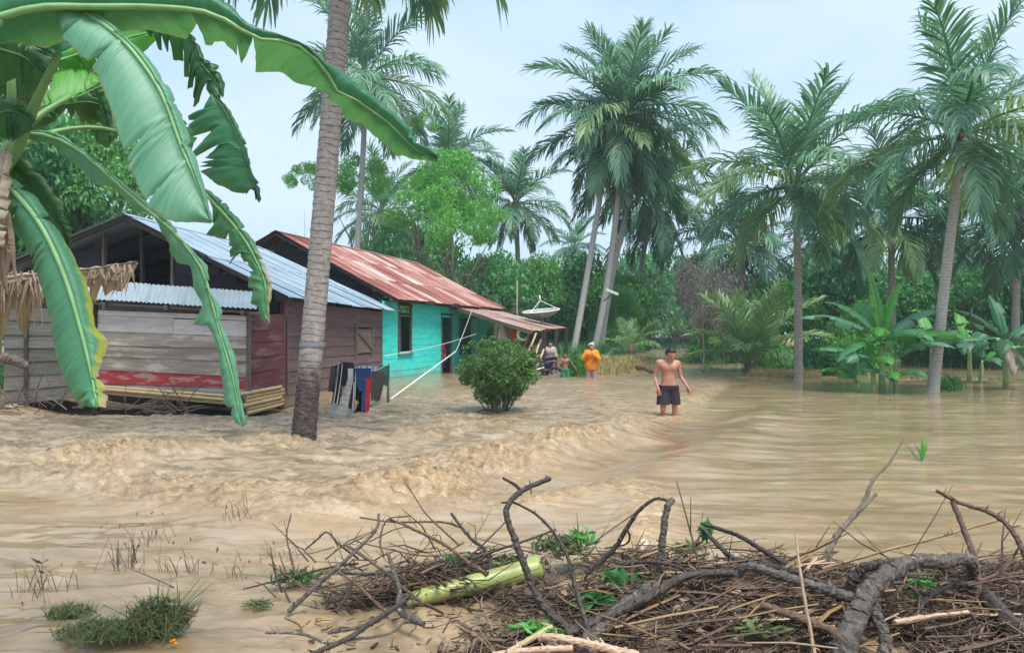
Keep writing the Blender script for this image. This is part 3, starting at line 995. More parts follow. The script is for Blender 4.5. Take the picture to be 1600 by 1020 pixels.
# rough hatch closed with a board and a diagonal brace
ha = WB + dW * 4.58 + nW * 0.03
hb = WB + dW * 5.97 + nW * 0.03
hz0, hz1 = 1.0, 1.70
ht = MB()
V = []
for z in (hz0, hz1):
    for p, o in ((ha, 0.03), (hb, 0.03), (hb, 0), (ha, 0)):
        V.append(Vector((p.x, p.y, z)) + nW * o)
ht.hexa(V, [((p - ha).length, p.z, 0) for p in V])
hatch = ht.build('hatch', M['shutter'], wh)
beam(hatch, V3(ha.x, ha.y, hz1 - 0.05) + nW * 0.05, V3(hb.x, hb.y, hz0 + 0.12) + nW * 0.05, 0.03, 0.07, M['timber'], 'brace')
for p in (ha, hb):
    beam(hatch, V3(p.x, p.y, hz0 - 0.06) + nW * 0.04, V3(p.x, p.y, hz1 + 0.06) + nW * 0.04, 0.07, 0.05, M['timber'], 'frame', up=dW)
beam(wh, V3(WB.x, WB.y, -0.4) + nW * 0.03, V3(WB.x, WB.y, 2.3) + nW * 0.03, 0.09, 0.09, M['plank_maroon'], 'corner_post', up=dW)
beam(wh, V3(WB.x, WB.y, 0.2) + nW * 0.06 + dW * 0.18, V3(WB.x, WB.y, 1.9) + nW * 0.07 + dW * 0.14, 0.03, 0.06, M['timber'], 'batten', up=dW)
# roof
rid0 = E0 - nW * 3.88 + Vector((0, 0, 4.22 - 2.36))
rid1 = rid0 + dW * 6.4
eav0 = E0.copy()
eav1 = E0 + dW * 8.35 + Vector((0, 0, -0.05))
roof_sheets(wh, rid0, rid1, eav0, eav1, M['tin_blue'], 0.8, 2)
le0 = rid0 - nW * 4.4 + Vector((0, 0, -1.55))
roof_sheets(wh, rid1 + dW * 1.0, rid0, le0 + dW * 7.4, le0, M['tin_blue'], 0.8, 1)
cap = MB()
for k in range(2):
    sx = (1, -1)[k]
    cap.grid([[rid0 + Vector((0, 0, 0.035)) - dW * 0.05, rid1 + Vector((0, 0, 0.035))], [rid0 + nW * sx * 0.17 + Vector((0, 0, -0.04)) - dW * 0.05, rid1 + nW * sx * 0.17 + Vector((0, 0, -0.04))]])
cap.build('ridge_cap', M['tin_blue'], wh)
for k in range(6):
    o = dW * (0.08 + 1.3 * k)
    beam(wh, rid0 + o + Vector((0, 0, -0.08)), eav0 + o + Vector((0, 0, -0.07)), 0.05, 0.09, M['timber_dark'], 'rafter')
    beam(wh, rid0 + o + Vector((0, 0, -0.08)), le0 + o + Vector((0, 0, -0.07)), 0.05, 0.09, M['timber_dark'], 'rafter')
for f in (0.25, 0.5, 0.75):
    a = rid0.lerp(eav0, f) + Vector((0, 0, -0.035)); b = rid1.lerp(eav1, f) + Vector((0, 0, -0.035))
    beam(wh, a, b, 0.05, 0.03, M['timber_dark'], 'batten')
# gable: boards with a dark opening under the apex
gp = lambda wv, z, o=0.45: E0 - nW * wv + dW * o + Vector((0, 0, z - E0.z))
def roof_z(wv):
    return E0.z + (4.22 - E0.z) * wv / 3.88 - 0.10 if wv <= 3.88 else 4.22 - 0.10 - 1.55 * (wv - 3.88) / 4.4
for r in range(9):
    za, zb = 2.05 + r * 0.21, 2.05 + (r + 1) * 0.21
    # right of the opening
    wr = 0.35 if zb < 2.45 else (zb - E0.z + 0.14) / (4.22 - E0.z) * 3.88
    for (wa, wb2) in ((wr, 2.95), (4.65, 7.3)) + (((2.97, 4.63),) if zb < 2.75 else ()):
        if wb2 > 5:
            while wb2 > 4.8 and roof_z(wb2) < zb: wb2 -= 0.1
        if wb2 - wa < 0.12: continue
        plank(wh, gp(wb2, za), gp(wa, za), zb - za + 0.004, zb - za + 0.004, -dW, M['plank_dark'])
for wv, c in ((2.95, 'timber'), (4.65, 'timber'), (3.7, 'timber_dark')):
    beam(wh, gp(wv, 2.0, 0.42), gp(wv, roof_z(wv), 0.42), 0.1, 0.06, M[c], 'gable_post', up=nW)
beam(wh, gp(7.2, 2.08, 0.40), gp(0.4, 2.08, 0.40), 0.07, 0.1, M['timber_dark'], 'tie_beam')
wall_panel(wh, gp(7.2, 0, 0.55), gp(0.35, 0, 0.55), -0.5, 2.1, M['plank_dark'], 'wall')
# lean-to kitchen
K0 = at(8, 500, 15.35)
KA = at(150, 500, 15.0)
K1 = at(388, 500, 14.6)
kn = Vector((K1.y - K0.y, -(K1.x - K0.x), 0)).normalized()
zt = lambda v, Yv: CAMH + (HV - v) / F * Yv
kl = [(p.x, p.y, 0) for p in (K0, KA, K1)]
# right, cleaner half: whitewashed board on top, grey boards, a red one, a dark sill board
rows = [('plank_grey', 609, 598), ('plank_red', 597, 583), ('plank_grey', 582, 562), ('plank_grey', 561, 545), ('plank_grey', 544, 526), ('plank_white', 525, 502), ('plank_white', 501, 492)]
edges_r = [(617, 606), (606, 588), (588, 565), (565, 545), (545, 525), (525, 501), (501, 494)]
edges_l = [(610, 598), (598, 577), (577, 557), (557, 539), (539, 517), (517, 492), (492, 485)]
for (nm, _, _), (rb, rt), (lb, lt) in zip(rows, edges_r, edges_l):
    a = V3(*kl[1][:2], zt(lb, 15.0)); b = V3(*kl[2][:2], zt(rb, 14.6))
    ha_, hb_ = zt(lt, 15.0) - zt(lb, 15.0), zt(rt, 14.6) - zt(rb, 14.6)
    if nm == 'plank_white' and ha_ > 0.2:
        m_ = a.lerp(b, 0.52)
        plank(wh, a, m_, ha_, (ha_ + hb_) / 2, kn, M[nm], 0.022, 0.018, 0.004)
        plank(wh, m_ + (b - a).normalized() * 0.008, b, (ha_ + hb_) / 2 - 0.02, hb_, kn, M[nm], 0.022, 0.022, 0.008)
    else:
        plank(wh, a, b, ha_ + 0.004, hb_ + 0.004, kn, M[nm], 0.022, 0.018, 0.006, segs=3)
# left, older half, its shade put into the board colour
for r in range(7):
    lo_l, lo_r = 632 - r * 22.0, 618 - r * 18.6
    a = V3(*kl[0][:2], zt(lo_l, 15.35)); b = V3(*kl[1][:2], zt(lo_r, 15.0)) + (V3(*kl[0][:2]) - V3(*kl[1][:2])).normalized() * 0.03
    plank(wh, a, b, 0.29, 0.245, kn, M['plank_shade'], 0.022, 0.02, 0.015, segs=2)
for (u, Yv) in ((44, 15.25), (152, 15.0)):
    p = at(u, 500, Yv)
    beam(wh, V3(p.x, p.y, 0.1) + kn * 0.05, V3(p.x, p.y, 2.2) + kn * 0.05, 0.07, 0.05, M['timber_dark'], 'post', up=kn)
KR = K1 + dW * 1.55 + nW * 0.0
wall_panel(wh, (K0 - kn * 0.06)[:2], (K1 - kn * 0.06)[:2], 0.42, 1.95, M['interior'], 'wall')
# side panel of the lean-to, dark red
for (za, zb, m_) in ((0.42, 0.78, 'plank_maroon'), (0.78, 1.08, 'plank_maroon'), (1.08, 1.38, 'plank_maroon'), (1.38, 1.62, 'plank_red'), (1.62, 1.95, 'plank_maroon')):
    plank(wh, V3(K1.x, K1.y, za), V3(KR.x, KR.y, za + 0.03), zb - za + 0.004, zb - za + 0.004, nW, M['plank_maroon' if m_ != 'plank_red' else 'plank_maroon'], 0.022, 0.012)
beam(wh, V3(K1.x, K1.y, 0.3) + nW * 0.02 + kn * 0.02, V3(K1.x, K1.y, 2.0) + nW * 0.02 + kn * 0.02, 0.07, 0.07, M['timber'], 'corner_post', up=dW)
# lean-to roof
ta, tb = at(118, 436, 16.1), at(404, 456, 16.1)
ea, eb = at(112, 466, 14.75), at(400, 483, 14.25)
roof_sheets(wh, ta, tb, ea, eb, M['tin_pale'], 0.76, 1, sub=2)
beam(wh, ea + Vector((0, 0.12, -0.07)), eb + Vector((0, 0.12, -0.07)), 0.05, 0.05, M['timber'], 'batten')
for t in (0.18, 0.52, 0.93):
    e = ea.lerp(eb, t)
    beam(wh, e + Vector((0, -0.02, -0.09)), ta.lerp(tb, t) + Vector((0, 0, -0.09)), 0.07, 0.07, M['timber'], 'rafter')
# bamboo floor: long poles at the front and a stack of pole ends at the corner
for i, (v0, v1, dy) in enumerate(((604, 620, 0.05), (608, 626, 0.13), (613, 631, 0.08))):
    pole(wh, at(160, v0, 14.9 - dy), at(372, v1, 14.45 - dy), 0.035, M['bamboo'], 'bamboo_pole', 8, 7)
for i in range(6):
    z0 = 0.36 - i * 0.075
    o = random.uniform(-0.08, 0.08)
    pole(wh, V3(K1.x - 0.02 + 0.015 * i, K1.y - 0.22 + o, z0 + 0.02), V3(KR.x + 0.06, KR.y - 0.25 + o, z0 + 0.06), 0.042, M['bamboo'], 'bamboo_pole', 8, 4)
for (u, Yv) in ((20, 15.4), (150, 15.1), (270, 15.0), (384, 14.8), (395, 15.9)):
    p = at(u, 600, Yv)
    beam(wh, V3(p.x, p.y, -0.5), V3(p.x, p.y, 0.42), 0.1, 0.1, M['timber_dark'], 'stilt', up=Vector((0, 1, 0)))
fl = MB()
f0, f1, f2, f3 = K0 - kn * 0.1, K1 - kn * 0.1, K1 + dW * 1.5, K0 + dW * 1.2
fl.hexa([V3(p.x, p.y, z) for z in (0.30, 0.36) for p in (f0, f1, f2, f3)])
fl.build('floor', M['interior'], wh)

# --- turquoise house with rusty red roof
dT = Vector((0.30, 1, 0)).normalized()
nT = Vector((dT.y, -dT.x, 0))
th_ = thing('turquoise_house', 'turquoise plank house with rusty red tin roof and open porch', 'house', (-6, 29, 0))
TB = Vector((-4.17, 23.6, 0))
LT = 9.3
def s_at(u):      # metres along the turquoise wall at image column u
    k = (u - 800) / F
    return (TB.x - k * TB.y) / (k * dT.y - dT.x)
sw0, sw1 = s_at(621), s_at(642)
sd0, sd1 = s_at(688.5), s_at(705)
sv0, sv1 = s_at(717), s_at(734)
holes = [(sw0, sw1, 0.88, 2.52), (sd0, sd1, -0.6, 2.30), (sv0, sv1, 0.75, 2.15)]
TBe = TB + dT * LT
plank_wall(th_, TB, TBe, (-0.5, -0.5), (2.62, 2.62), 15, nT, M['plank_teal'], holes, 0.02, 0.007, 0.35, jz=0.002)
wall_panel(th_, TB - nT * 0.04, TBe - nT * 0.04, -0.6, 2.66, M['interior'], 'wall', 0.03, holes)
TLn = TB - nT * 7.6
wall_panel(th_, TLn, TB - nT * 0.02, -0.6, 2.5, M['plank_dark'], 'wall')
wall_panel(th_, TLn + dT * 11, TLn, -0.6, 2.5, M['plank_dark'], 'wall')
wall_panel(th_, TBe - nT * 0.04, TLn + dT * LT, -0.6, 2.5, M['plank_teal'], 'wall')
def tw(s, z, o=0.0): return TB + dT * s + nT * o + Vector((0, 0, z))
def opening(s0, s1, za, zb, name, transom=None):
    o = 0.015
    fr = beam(th_, tw(s0 + 0.03, za, o), tw(s0 + 0.03, zb, o), 0.06, 0.10, M['timber'], name, up=dT)
    beam(fr, tw(s1 - 0.03, za, o), tw(s1 - 0.03, zb, o), 0.06, 0.10, M['timber'], 'jamb', up=dT)
    beam(fr, tw(s0 - 0.05, zb + 0.02, o + 0.01), tw(s1 + 0.05, zb + 0.02, o + 0.01), 0.08, 0.06, M['timber_dark'], 'head')
    if za > 0: beam(fr, tw(s0 - 0.05, za - 0.02, o + 0.02), tw(s1 + 0.05, za - 0.02, o + 0.02), 0.12, 0.05, M['timber'], 'sill')
    if transom: beam(fr, tw(s0, transom, o), tw(s1, transom, o), 0.06, 0.06, M['timber'], 'transom')
    return fr
wf = opening(sw0, sw1, 0.88, 2.52, 'window_frame', 2.18)
# inward-opened dull shutter leaf inside the near jamb
mbx = MB()
V = []
for z in (0.9, 2.14):
    for (s, o) in ((sw0 + 0.08, -0.04), (sw0 + 0.55, -0.13), (sw0 + 0.55, -0.16), (sw0 + 0.08, -0.07)):
        V.append(tw(s, z, o))
mbx.hexa(V, [(p.z, (p - tw(0, p.z)).length, 0) for p in V])
mbx.build('shutter', M['plank_brown'], wf)
opening(sd0, sd1, -0.3, 2.30, 'door_frame')
vf = opening(sv0, sv1, 0.75, 2.15, 'window_frame')
mbx = MB()
V = []
for z in (0.95, 2.2):
    for (s, o) in ((sv1 + 0.02, 0.03), (sv1 + 0.35, 0.62), (sv1 + 0.38, 0.60), (sv1 + 0.05, 0.01)):
        V.append(tw(s, z, o))
mbx.hexa(V, [(p.z, p.x, 0) for p in V])
mbx.build('shutter', M['plank_teal'], vf)
# main roof
RE0 = Vector((-3.67, 23.5, 2.68)); RR0 = RE0 - nT * 4.49 + Vector((0, 0, 2.33))
RR1 = RR0 + dT * 11.7
RE1 = RE0 + dT * 11.9 + Vector((0, 0, 0.06))
roof_sheets(th_, RR0, RR1, RE0, RE1, M['tin_red'], 0.8, 3, amp=0.013, sag=0.05)
LE0 = RR0 - nT * 4.2 + Vector((0, 0, -1.9))
roof_sheets(th_, RR1, RR0, LE0 + dT * 11.7, LE0, M['tin_red'], 0.9, 1)
cap = MB()
for sx in (1, -1):
    cap.grid([[RR0.lerp(RR1, t) + Vector((0, 0, 0.045)) for t in (0, 0.25, 0.5, 0.75, 1)], [RR0.lerp(RR1, t) + nT * sx * 0.2 + Vector((0, 0, -0.035)) for t in (0, 0.25, 0.5, 0.75, 1)]])
cap.build('ridge_cap', M['tin_porch'], th_)
for k in range(8):
    o = dT * (0.06 + 1.55 * k)
    beam(th_, RR0 + o + Vector((0, 0, -0.09)), RE0 + o + Vector((0, 0, -0.08)), 0.05, 0.09, M['timber_dark'], 'rafter')
    beam(th_, RR0 + o + Vector((0, 0, -0.09)), LE0 + o + Vector((0, 0, -0.08)), 0.05, 0.09, M['timber_dark'], 'rafter')
beam(th_, RE0 + Vector((0, 0, -0.05)) - nT * 0.05, RE1 + Vector((0, 0, -0.05)) - nT * 0.05, 0.03, 0.10, M['timber_dark'], 'fascia')
# near gable boards, dark with age
for r in range(12):
    za, zb = 2.1 + r * 0.215, 2.1 + (r + 1) * 0.215
    wr = max(0.5, (zb - 2.60) / 2.33 * 4.49)
    wl = 4.49 + (5.01 - 0.16 - zb) / 1.9 * 4.2
    wl = min(wl, 8.0)
    if wl - wr < 0.15: continue
    g0 = RE0 + dT * 0.5
    plank(th_, V3((g0 - nT * wl).x, (g0 - nT * wl).y, za), V3((g0 - nT * wr).x, (g0 - nT * wr).y, za), 0.219, 0.219, -dT, M['plank_dark'], segs=2)
# porch roof: low sheet falling away from the wall, on posts
PW0 = tw(s_at(701), 2.70, 0.02)
PW1 = PW0 + dT * 5.6
PL0 = Vector((0.72, 26.9, 1.68)); PL1 = PL0 + dT * 5.7 + Vector((0, 0, 0.16))
roof_sheets(th_, PW0, PW1, PL0, PL1, M['tin_porch'], 0.8, 2, sag=0.04)
beam(th_, PW0 + Vector((0, 0, -0.08)), PL0 + Vector((0, 0, -0.07)), 0.05, 0.12, M['timber'], 'fascia')
beam(th_, PL0 + Vector((-0.1, 0, -0.06)), PL1 + Vector((-0.1, 0, -0.06)), 0.06, 0.09, M['timber'], 'purlin')
for t in (0.33, 0.66, 1.0):
    beam(th_, PW0.lerp(PW1, t) + Vector((0, 0, -0.08)), PL0.lerp(PL1, t) + Vector((0, 0, -0.07)), 0.05, 0.09, M['timber_dark'], 'rafter')
for (u, Yv, tv) in ((849, 25.9 + 1.2, 520), (868, 30.0, 515), (884, 32.0, 512)):
    p = at(u, 560, Yv)
    beam(th_, V3(p.x - 0.05, p.y, -0.5), V3(p.x + 0.05, p.y, zt(tv, Yv)), 0.13, 0.13, M['timber_dark'], 'porch_post', up=Vector((0, 1, 0)))
beam(th_, at(850, 577, 27.0), at(905, 584, 31), 0.05, 0.06, M['timber'], 'rail')


# ------------------------------------------------------------------ coconut palms
def frond_mesh(elev, droop, seed, n=48, leaf=0.31, hang=0.55, width=0.0088, light=0.0):
    """unit-length coconut frond in the XZ plane, growing along +X; leaflets hang from both sides of the rachis"""
    r = np.random.default_rng(seed)
    m = 40
    s = np.linspace(0, 1, m)
    th = elev - droop * s ** 1.5
    P = np.zeros((m, 3))
    ds = 1 / (m - 1)
    bend = r.normal(0, 0.10)
    yaw = bend * s ** 2
    for i in range(1, m):
        P[i] = P[i - 1] + ds * np.array([np.cos(th[i]) * np.cos(yaw[i]), np.cos(th[i]) * np.sin(yaw[i]), np.sin(th[i])])
    def frame(t):
        x = t * (m - 1)
        i = min(int(x), m - 2)
        p = P[i] + (P[i + 1] - P[i]) * (x - i)
        T = P[i + 1] - P[i]
        T = T / np.linalg.norm(T)
        S = np.array([-np.sin(yaw[i]), np.cos(yaw[i]), 0])
        U = np.cross(T, S)
        return p, T, S, U
    V, Fq, tone, uvp = [], [], [], []
    # rachis, 3-sided
    rs = np.linspace(0, 0.97, 9)
    for t in rs:
        p, T, S, U = frame(t)
        w_ = 0.016 * (1 - t) + 0.003
        for a in (S * w_, -S * w_, -U * w_ * 0.8 if U[2] > 0 else U * w_ * 0.8):
            V.append(p + a); tone.append(0.75); uvp.append((0, 0, 0))
    for i in range(len(rs) - 1):
        for k in range(3):
            k2 = (k + 1) % 3
            Fq.append((i * 3 + k, i * 3 + k2, i * 3 + 3 + k2, i * 3 + 3 + k))
    down = np.array([0, 0, -1.0])
    for j in range(n):
        t0 = 0.16 + 0.83 * j / (n - 1)
        for sd in (-1, 1):
            if r.random() < 0.035: continue
            t = min(0.99, t0 + r.uniform(-0.006, 0.006))
            p, T, S, U = frame(t)
            ll = leaf * (0.55 + 0.9 * np.sin(np.pi * min(1, (t - 0.05) ** 0.75 * 0.86 + 0.1))) * 0.75 * r.uniform(0.86, 1.1)
            fwd = 0.55 + 0.6 * t
            dr = S * sd * (1.0 - 0.45 * t) + T * fwd + U * (0.30 if U[2] > 0 else -0.2)
            dr = dr / np.linalg.norm(dr) + r.normal(0, 0.11, 3)
            dr = dr / np.linalg.norm(dr)
            hg = hang * r.uniform(0.55, 1.5)
            d1 = dr + down * hg * 0.35
            d1 /= np.linalg.norm(d1)
            d2 = dr + down * hg * 1.6
            d2 /= np.linalg.norm(d2)
            d3 = dr * 0.6 + down * hg * 2.6
            d3 /= np.linalg.norm(d3)
            wv = T - d1 * np.dot(T, d1)
            wv = wv / (np.linalg.norm(wv) + 1e-9) * width * r.uniform(0.8, 1.15)
            q0 = p
            q1 = q0 + d1 * ll * 0.38
            q2 = q1 + d2 * ll * 0.34
            q3 = q2 + d3 * ll * 0.28
            b = len(V)
            tn = np.clip(r.normal(0.45, 0.24) + light, 0, 1)
            for q, k in ((q0, 0.55), (q1, 1.0), (q2, 0.8), (q3, 0.1)):
                V.append(q - wv * k); V.append(q + wv * k)
                tone += [tn, tn]; uvp += [(0, 0, 0)] * 2
            for k in range(3):
                Fq.append((b + 2 * k, b + 2 * k + 1, b + 2 * k + 3, b + 2 * k + 2))
    return np_mesh('frond', np.array(V), np.array(Fq), tone=np.array(tone), uvp=np.array(uvp))

FR = {}
ELS = [82, 66, 50, 34, 18, 2, -16, -36, -58]
for i, e in enumerate(ELS):
    for k in range(2):
        droop = R({82: 26, 66: 44, 50: 62, 34: 74, 18: 74, 2: 66, -16: 55, -36: 40, -58: 24}[e]) * random.uniform(0.85, 1.12)
        FR[(i, k)] = frond_mesh(R(e), droop, 100 + i * 10 + k, leaf=0.28 if e > 40 else 0.30, hang=0.16 if e > 40 else 0.40)
FRM = {}

def frond_copy(i, k, mat):
    key = (i, k, mat)
    if key not in FRM:
        me = FR[(i, k)].copy()
        me.name = 'frond'
        me.materials.clear()
        me.materials.append(M[mat])
        FRM[key] = me
    return FRM[key]

nutmb = MB(); nutmb.ball((0, 0, 0), 1, 7, 5, (0.85, 0.85, 1.1)); NUT = nutmb.mesh('coconut', smooth=True); NUT.materials.append(M['coconut'])

def palm_trunk(root, base, top, r0, r1, mat, lean=(0, 0), n=10, ring=0.09, swell=1.35, smooth=True):
    base, top = Vector(base), Vector(top)
    mid = base.lerp(top, 0.45) + Vector((lean[0], lean[1], 0))
    ln = (top - base).length
    m = max(8, int(ln / ring))
    pts, rad = [], []
    for i in range(m + 1):
        t = i / m
        p = base * (1 - t) ** 2 + mid * 2 * t * (1 - t) + top * t * t
        r = r0 * (1 - t) + r1 * t
        r *= 1 + (swell - 1) * math.exp(-t * ln / 0.5)
        r *= 1.035 if i % 2 else 0.985
        pts.append(p); rad.append(r)
    mb = MB()
    mb.tube(pts, rad, n, jit=0.02)
    return mb.build('trunk', M[mat], root, smooth=smooth)


def palm(label, base, top, Lf, nf=26, seed=0, r0=0.16, r1=0.11, lean=(0, 0), mat='frond', light=0.15, bark='palm_bark', nuts=8, up=0.0, lo=-58, ring=0.12, az0=None, group=None, dry=0.006, swell=1.35, hi=84):
    rr = random.Random(seed)
    base, top = Vector(base), Vector(top)
    root = thing('coconut_palm', label, 'palm tree', base, group)
    palm_trunk(root, base, top, r0, r1, bark, lean, 14 if ring < 0.1 else 9, ring, swell)
    a = rr.uniform(0, 360) if az0 is None else az0
    for j in range(nf):
        t = (j + 0.5) / nf
        el = hi - (hi - lo) * t ** (1.0 - up) + rr.uniform(-9, 9)
        i = min(range(len(ELS)), key=lambda q_: abs(ELS[q_] - el))
        m_ = mat
        x = rr.random()
        if x < light and t > 0.35: m_ = 'frond_light'
        elif x > 1 - dry and t > 0.7: m_ = 'frond_dry'
        o = link('frond', frond_copy(i, rr.randint(0, 1), m_), None, root)
        o.location = top - base + Vector((0, 0, rr.uniform(-0.12, 0.12)))
        s = Lf * (0.82 + 0.25 * math.sin(math.pi * min(1, t + 0.15))) * rr.uniform(0.9, 1.08)
        o.scale = (s, s * rr.uniform(0.9, 1.1), s)
        o.rotation_euler = (rr.uniform(-0.12, 0.12), R(el - ELS[i]) * -0.8, R(a))
        a += 137.5 + rr.uniform(-14, 14)
    for j in range(nuts):
        an = j * 2.4
        o = link('coconut', NUT, None, root)
        o.location = top - base + Vector((math.cos(an) * 0.25, math.sin(an) * 0.25, -0.18 - 0.13 * (j % 3)))
        s = rr.uniform(0.10, 0.14)
        o.scale = (s, s, s)
    # fibrous crown heart
    mb = MB()
    mb.tube([top + Vector((0, 0, -0.35)), top, top + Vector((0, 0, 0.5))], [r1 * 1.0, r1 * 1.9, r1 * 0.5], 7)
    mb.build('crown_heart', M['stem_dry'], root, smooth=True)
    return root

# the near palm whose trunk crosses the picture
pb = at(468, 705, 9.74); pb.z = -0.4
pt = at(556, -330, 9.9)
near = palm('tall coconut palm with ringed grey trunk standing in the rapids before the wooden house', pb, pt, 3.6, 22, 3, 0.155, 0.125, (0.05, 0), 'frond', 0.3, 'palm_bark_near', 6, 0, -40, 0.06, az0=20, swell=1.25)
for (az, el_i, ln_, mt) in ((8, 7, 3.3, 'frond_light'), (20, 6, 3.2, 'frond'), (172, 7, 3.1, 'frond'), (-40, 7, 2.6, 'frond_light'), (60, 7, 3.0, 'frond_light')):
    o = link('frond', frond_copy(el_i, 0, mt), None, near)
    o.location = pt - pb
    o.scale = (ln_, ln_, ln_)
    o.rotation_euler = (0, 0, R(az))
band = MB()
bc = [at(484, 541, 9.66), at(485, 535, 9.66)]
c0 = Vector((bc[0].x, 9.78, bc[0].z)); c1 = Vector((bc[1].x, 9.78, bc[1].z))
P, n_ = [], 16
for z, r in ((c0, 0.168), (c1, 0.168)):
    P.append([z + Vector((math.cos(2 * math.pi * k / n_) * r, math.sin(2 * math.pi * k / n_) * r, 0)) for k in range(n_ + 1)])
band.grid(P)
band.build('cloth_band', M['c_bluegrey'], near)

def g_at(u, Yv, z=-0.4):
    p = at(u, 522, Yv)
    return Vector((p.x, p.y, z))
HG = float
def land(u, Yv):
    p = g_at(u, Yv)
    p.z = float(terrain_h(np.array([p.x]), np.array([p.y]))[0]) - 0.15
    return p

palm('tall coconut palm half hidden by the near ringed trunk behind the houses', land(543, 44), at(572, 120, 44), 5.4, 26, 11, 0.20, 0.15, (0.3, 0), 'frond', 0.12, 'palm_bark_pale', 9, 0, -66)
palm('coconut palm rising from bright feathery trees behind the red roof', land(712, 52), at(700, 258, 52), 4.6, 26, 12, 0.2, 0.15, (0, 0), 'frond', 0.1, 'palm_bark', 6, 0, -50)
palm('bushy coconut palm over the dry banana leaf behind the red roof', land(815, 50), at(806, 318, 50), 4.0, 28, 13, 0.2, 0.15, (0, 0), 'frond', 0.06, 'palm_bark', 5, 0, -58)
palm('small far coconut palm showing over the dark hedge in the sky gap', land(900, 82), at(897, 388, 82), 3.9, 20, 14, 0.2, 0.14, (0, 0), 'frond', 0.0, 'palm_bark', 0, 0, -25)
palm('far coconut palm low behind the bright feathery tree beside the near trunk', land(590, 60), at(596, 330, 60), 5.0, 24, 15, 0.2, 0.14, (0, 0), 'frond', 0.1, 'palm_bark', 0, 0, -55)
# three leaning palms on the grassy rise
palm('tallest leaning coconut palm with huge crown behind the person in orange', land(925, 34.5), at(976, 178, 35), 4.6, 36, 21, 0.155, 0.12, (0.5, 0), 'frond', 0.12, 'palm_bark_pale', 16, -0.08, -72)
palm('leaning coconut palm with its foot left of the person in orange', land(893, 34), at(952, 215, 35.6), 4.0, 22, 22, 0.155, 0.12, (0.1, 0), 'frond', 0.1, 'palm_bark_pale', 8, 0.1, -70)
palm('coconut palm with a steep pale trunk right behind the orange clothed person', land(938, 37), at(1002, 250, 38), 4.4, 22, 23, 0.15, 0.12, (-0.5, 0), 'frond_dark', 0.12, 'palm_bark_pale', 8, 0.15, -74)
palm('slim coconut palm with low hanging fronds behind the leaning palms', land(968, 45), at(1022, 318, 46), 4.6, 24, 24, 0.17, 0.12, (0, 0), 'frond_dark', 0.1, 'palm_bark', 4, 0.1, -74)
# right side
palm('coconut palm with straight ringed trunk at the water edge left of the banana clump', g_at(1247, 25.5), at(1243, 290, 25.5), 4.4, 24, 31, 0.145, 0.115, (0.08, 0), 'frond', 0.34, 'palm_bark', 10, 0, -42)
palm('tall coconut palm with leaning grey trunk right of the banana clump', g_at(1455, 19.8), at(1505, 208, 19.8), 3.6, 24, 32, 0.15, 0.115, (-0.05, 0), 'frond', 0.24, 'palm_bark_pale', 12, 0, -48, 0.1)
palm('dark coconut palm between the two ringed trunks on the right', land(1395, 36), at(1392, 345, 36), 4.6, 26, 33, 0.18, 0.14, (0, 0), 'frond_dark', 0.05, 'palm_bark', 6, 0, -55)
palm('dark coconut palm left of the straight ringed trunk in the grove', land(1165, 42), at(1158, 380, 42), 4.4, 26, 34, 0.18, 0.14, (0, 0), 'frond_dark', 0.08, 'palm_bark', 4, 0, -50)
palm('dark coconut palm at the right picture edge behind the tall palm', land(1585, 33), at(1590, 330, 33), 4.5, 26, 35, 0.18, 0.14, (0, 0), 'frond_dark', 0.05, 'palm_bark', 4, 0, -55)
palm('coconut palm far behind the straight ringed trunk in the grove', land(1300, 50), at(1290, 375, 50), 4.6, 24, 36, 0.18, 0.14, (0, 0), 'frond_dark', 0.1, 'palm_bark', 4, 0, -60)
palm('coconut palm far behind the banana clump in the grove', land(1490, 48), at(1480, 385, 48), 4.8, 24, 37, 0.18, 0.14, (0, 0), 'frond_dark', 0.05, 'palm_bark', 0, 0, -60)
palm('stub-trunked young coconut palm with silvery fronds left of the straight ringed trunk', land(1172, 31), land(1172, 31) + Vector((0, 0, 0.9)), 3.5, 19, 38, 0.16, 0.14, (0, 0), 'frond_light', 0.5, 'palm_bark', 0, 0, 30)
palm('young trunkless coconut palm beside the dry grass under the leaning palms', land(985, 33), land(985, 33) + Vector((0, 0, 0.5)), 1.7, 11, 39, 0.1, 0.1, (0, 0), 'frond_light', 0.3, 'palm_bark', 0, 0, 8)


# ------------------------------------------------------------------ broadleaf trees, bushes, grass
def leaf_cloud(C, D, S, rg, width=0.42, tone=None, fold=0.25):
    """C centres, D directions, S lengths; every leaf two folded triangles"""
    n = len(C)
    D = D / (np.linalg.norm(D, axis=1, keepdims=True) + 1e-9)
    A = rg.normal(size=(n, 3))
    W = np.cross(D, A)
    W /= np.linalg.norm(W, axis=1, keepdims=True) + 1e-9
    Nn = np.cross(D, W)
    S = S[:, None]
    b = C - D * S * 0.5
    tp = C + D * S * 0.5
    l = C + W * S * width * 0.5 - Nn * S * fold * 0.3
    r = C - W * S * width * 0.5 - Nn * S * fold * 0.3
    V = np.stack([b, r, tp, l], 1).reshape(-1, 3)
    i = np.arange(n)[:, None] * 4
    Fc = np.concatenate([i + np.array([[0, 1, 2]]), i + np.array([[0, 2, 3]])], 0)
    if tone is None: tone = np.clip(rg.normal(0.5, 0.2, n), 0, 1)
    return V, Fc, np.repeat(tone, 4)


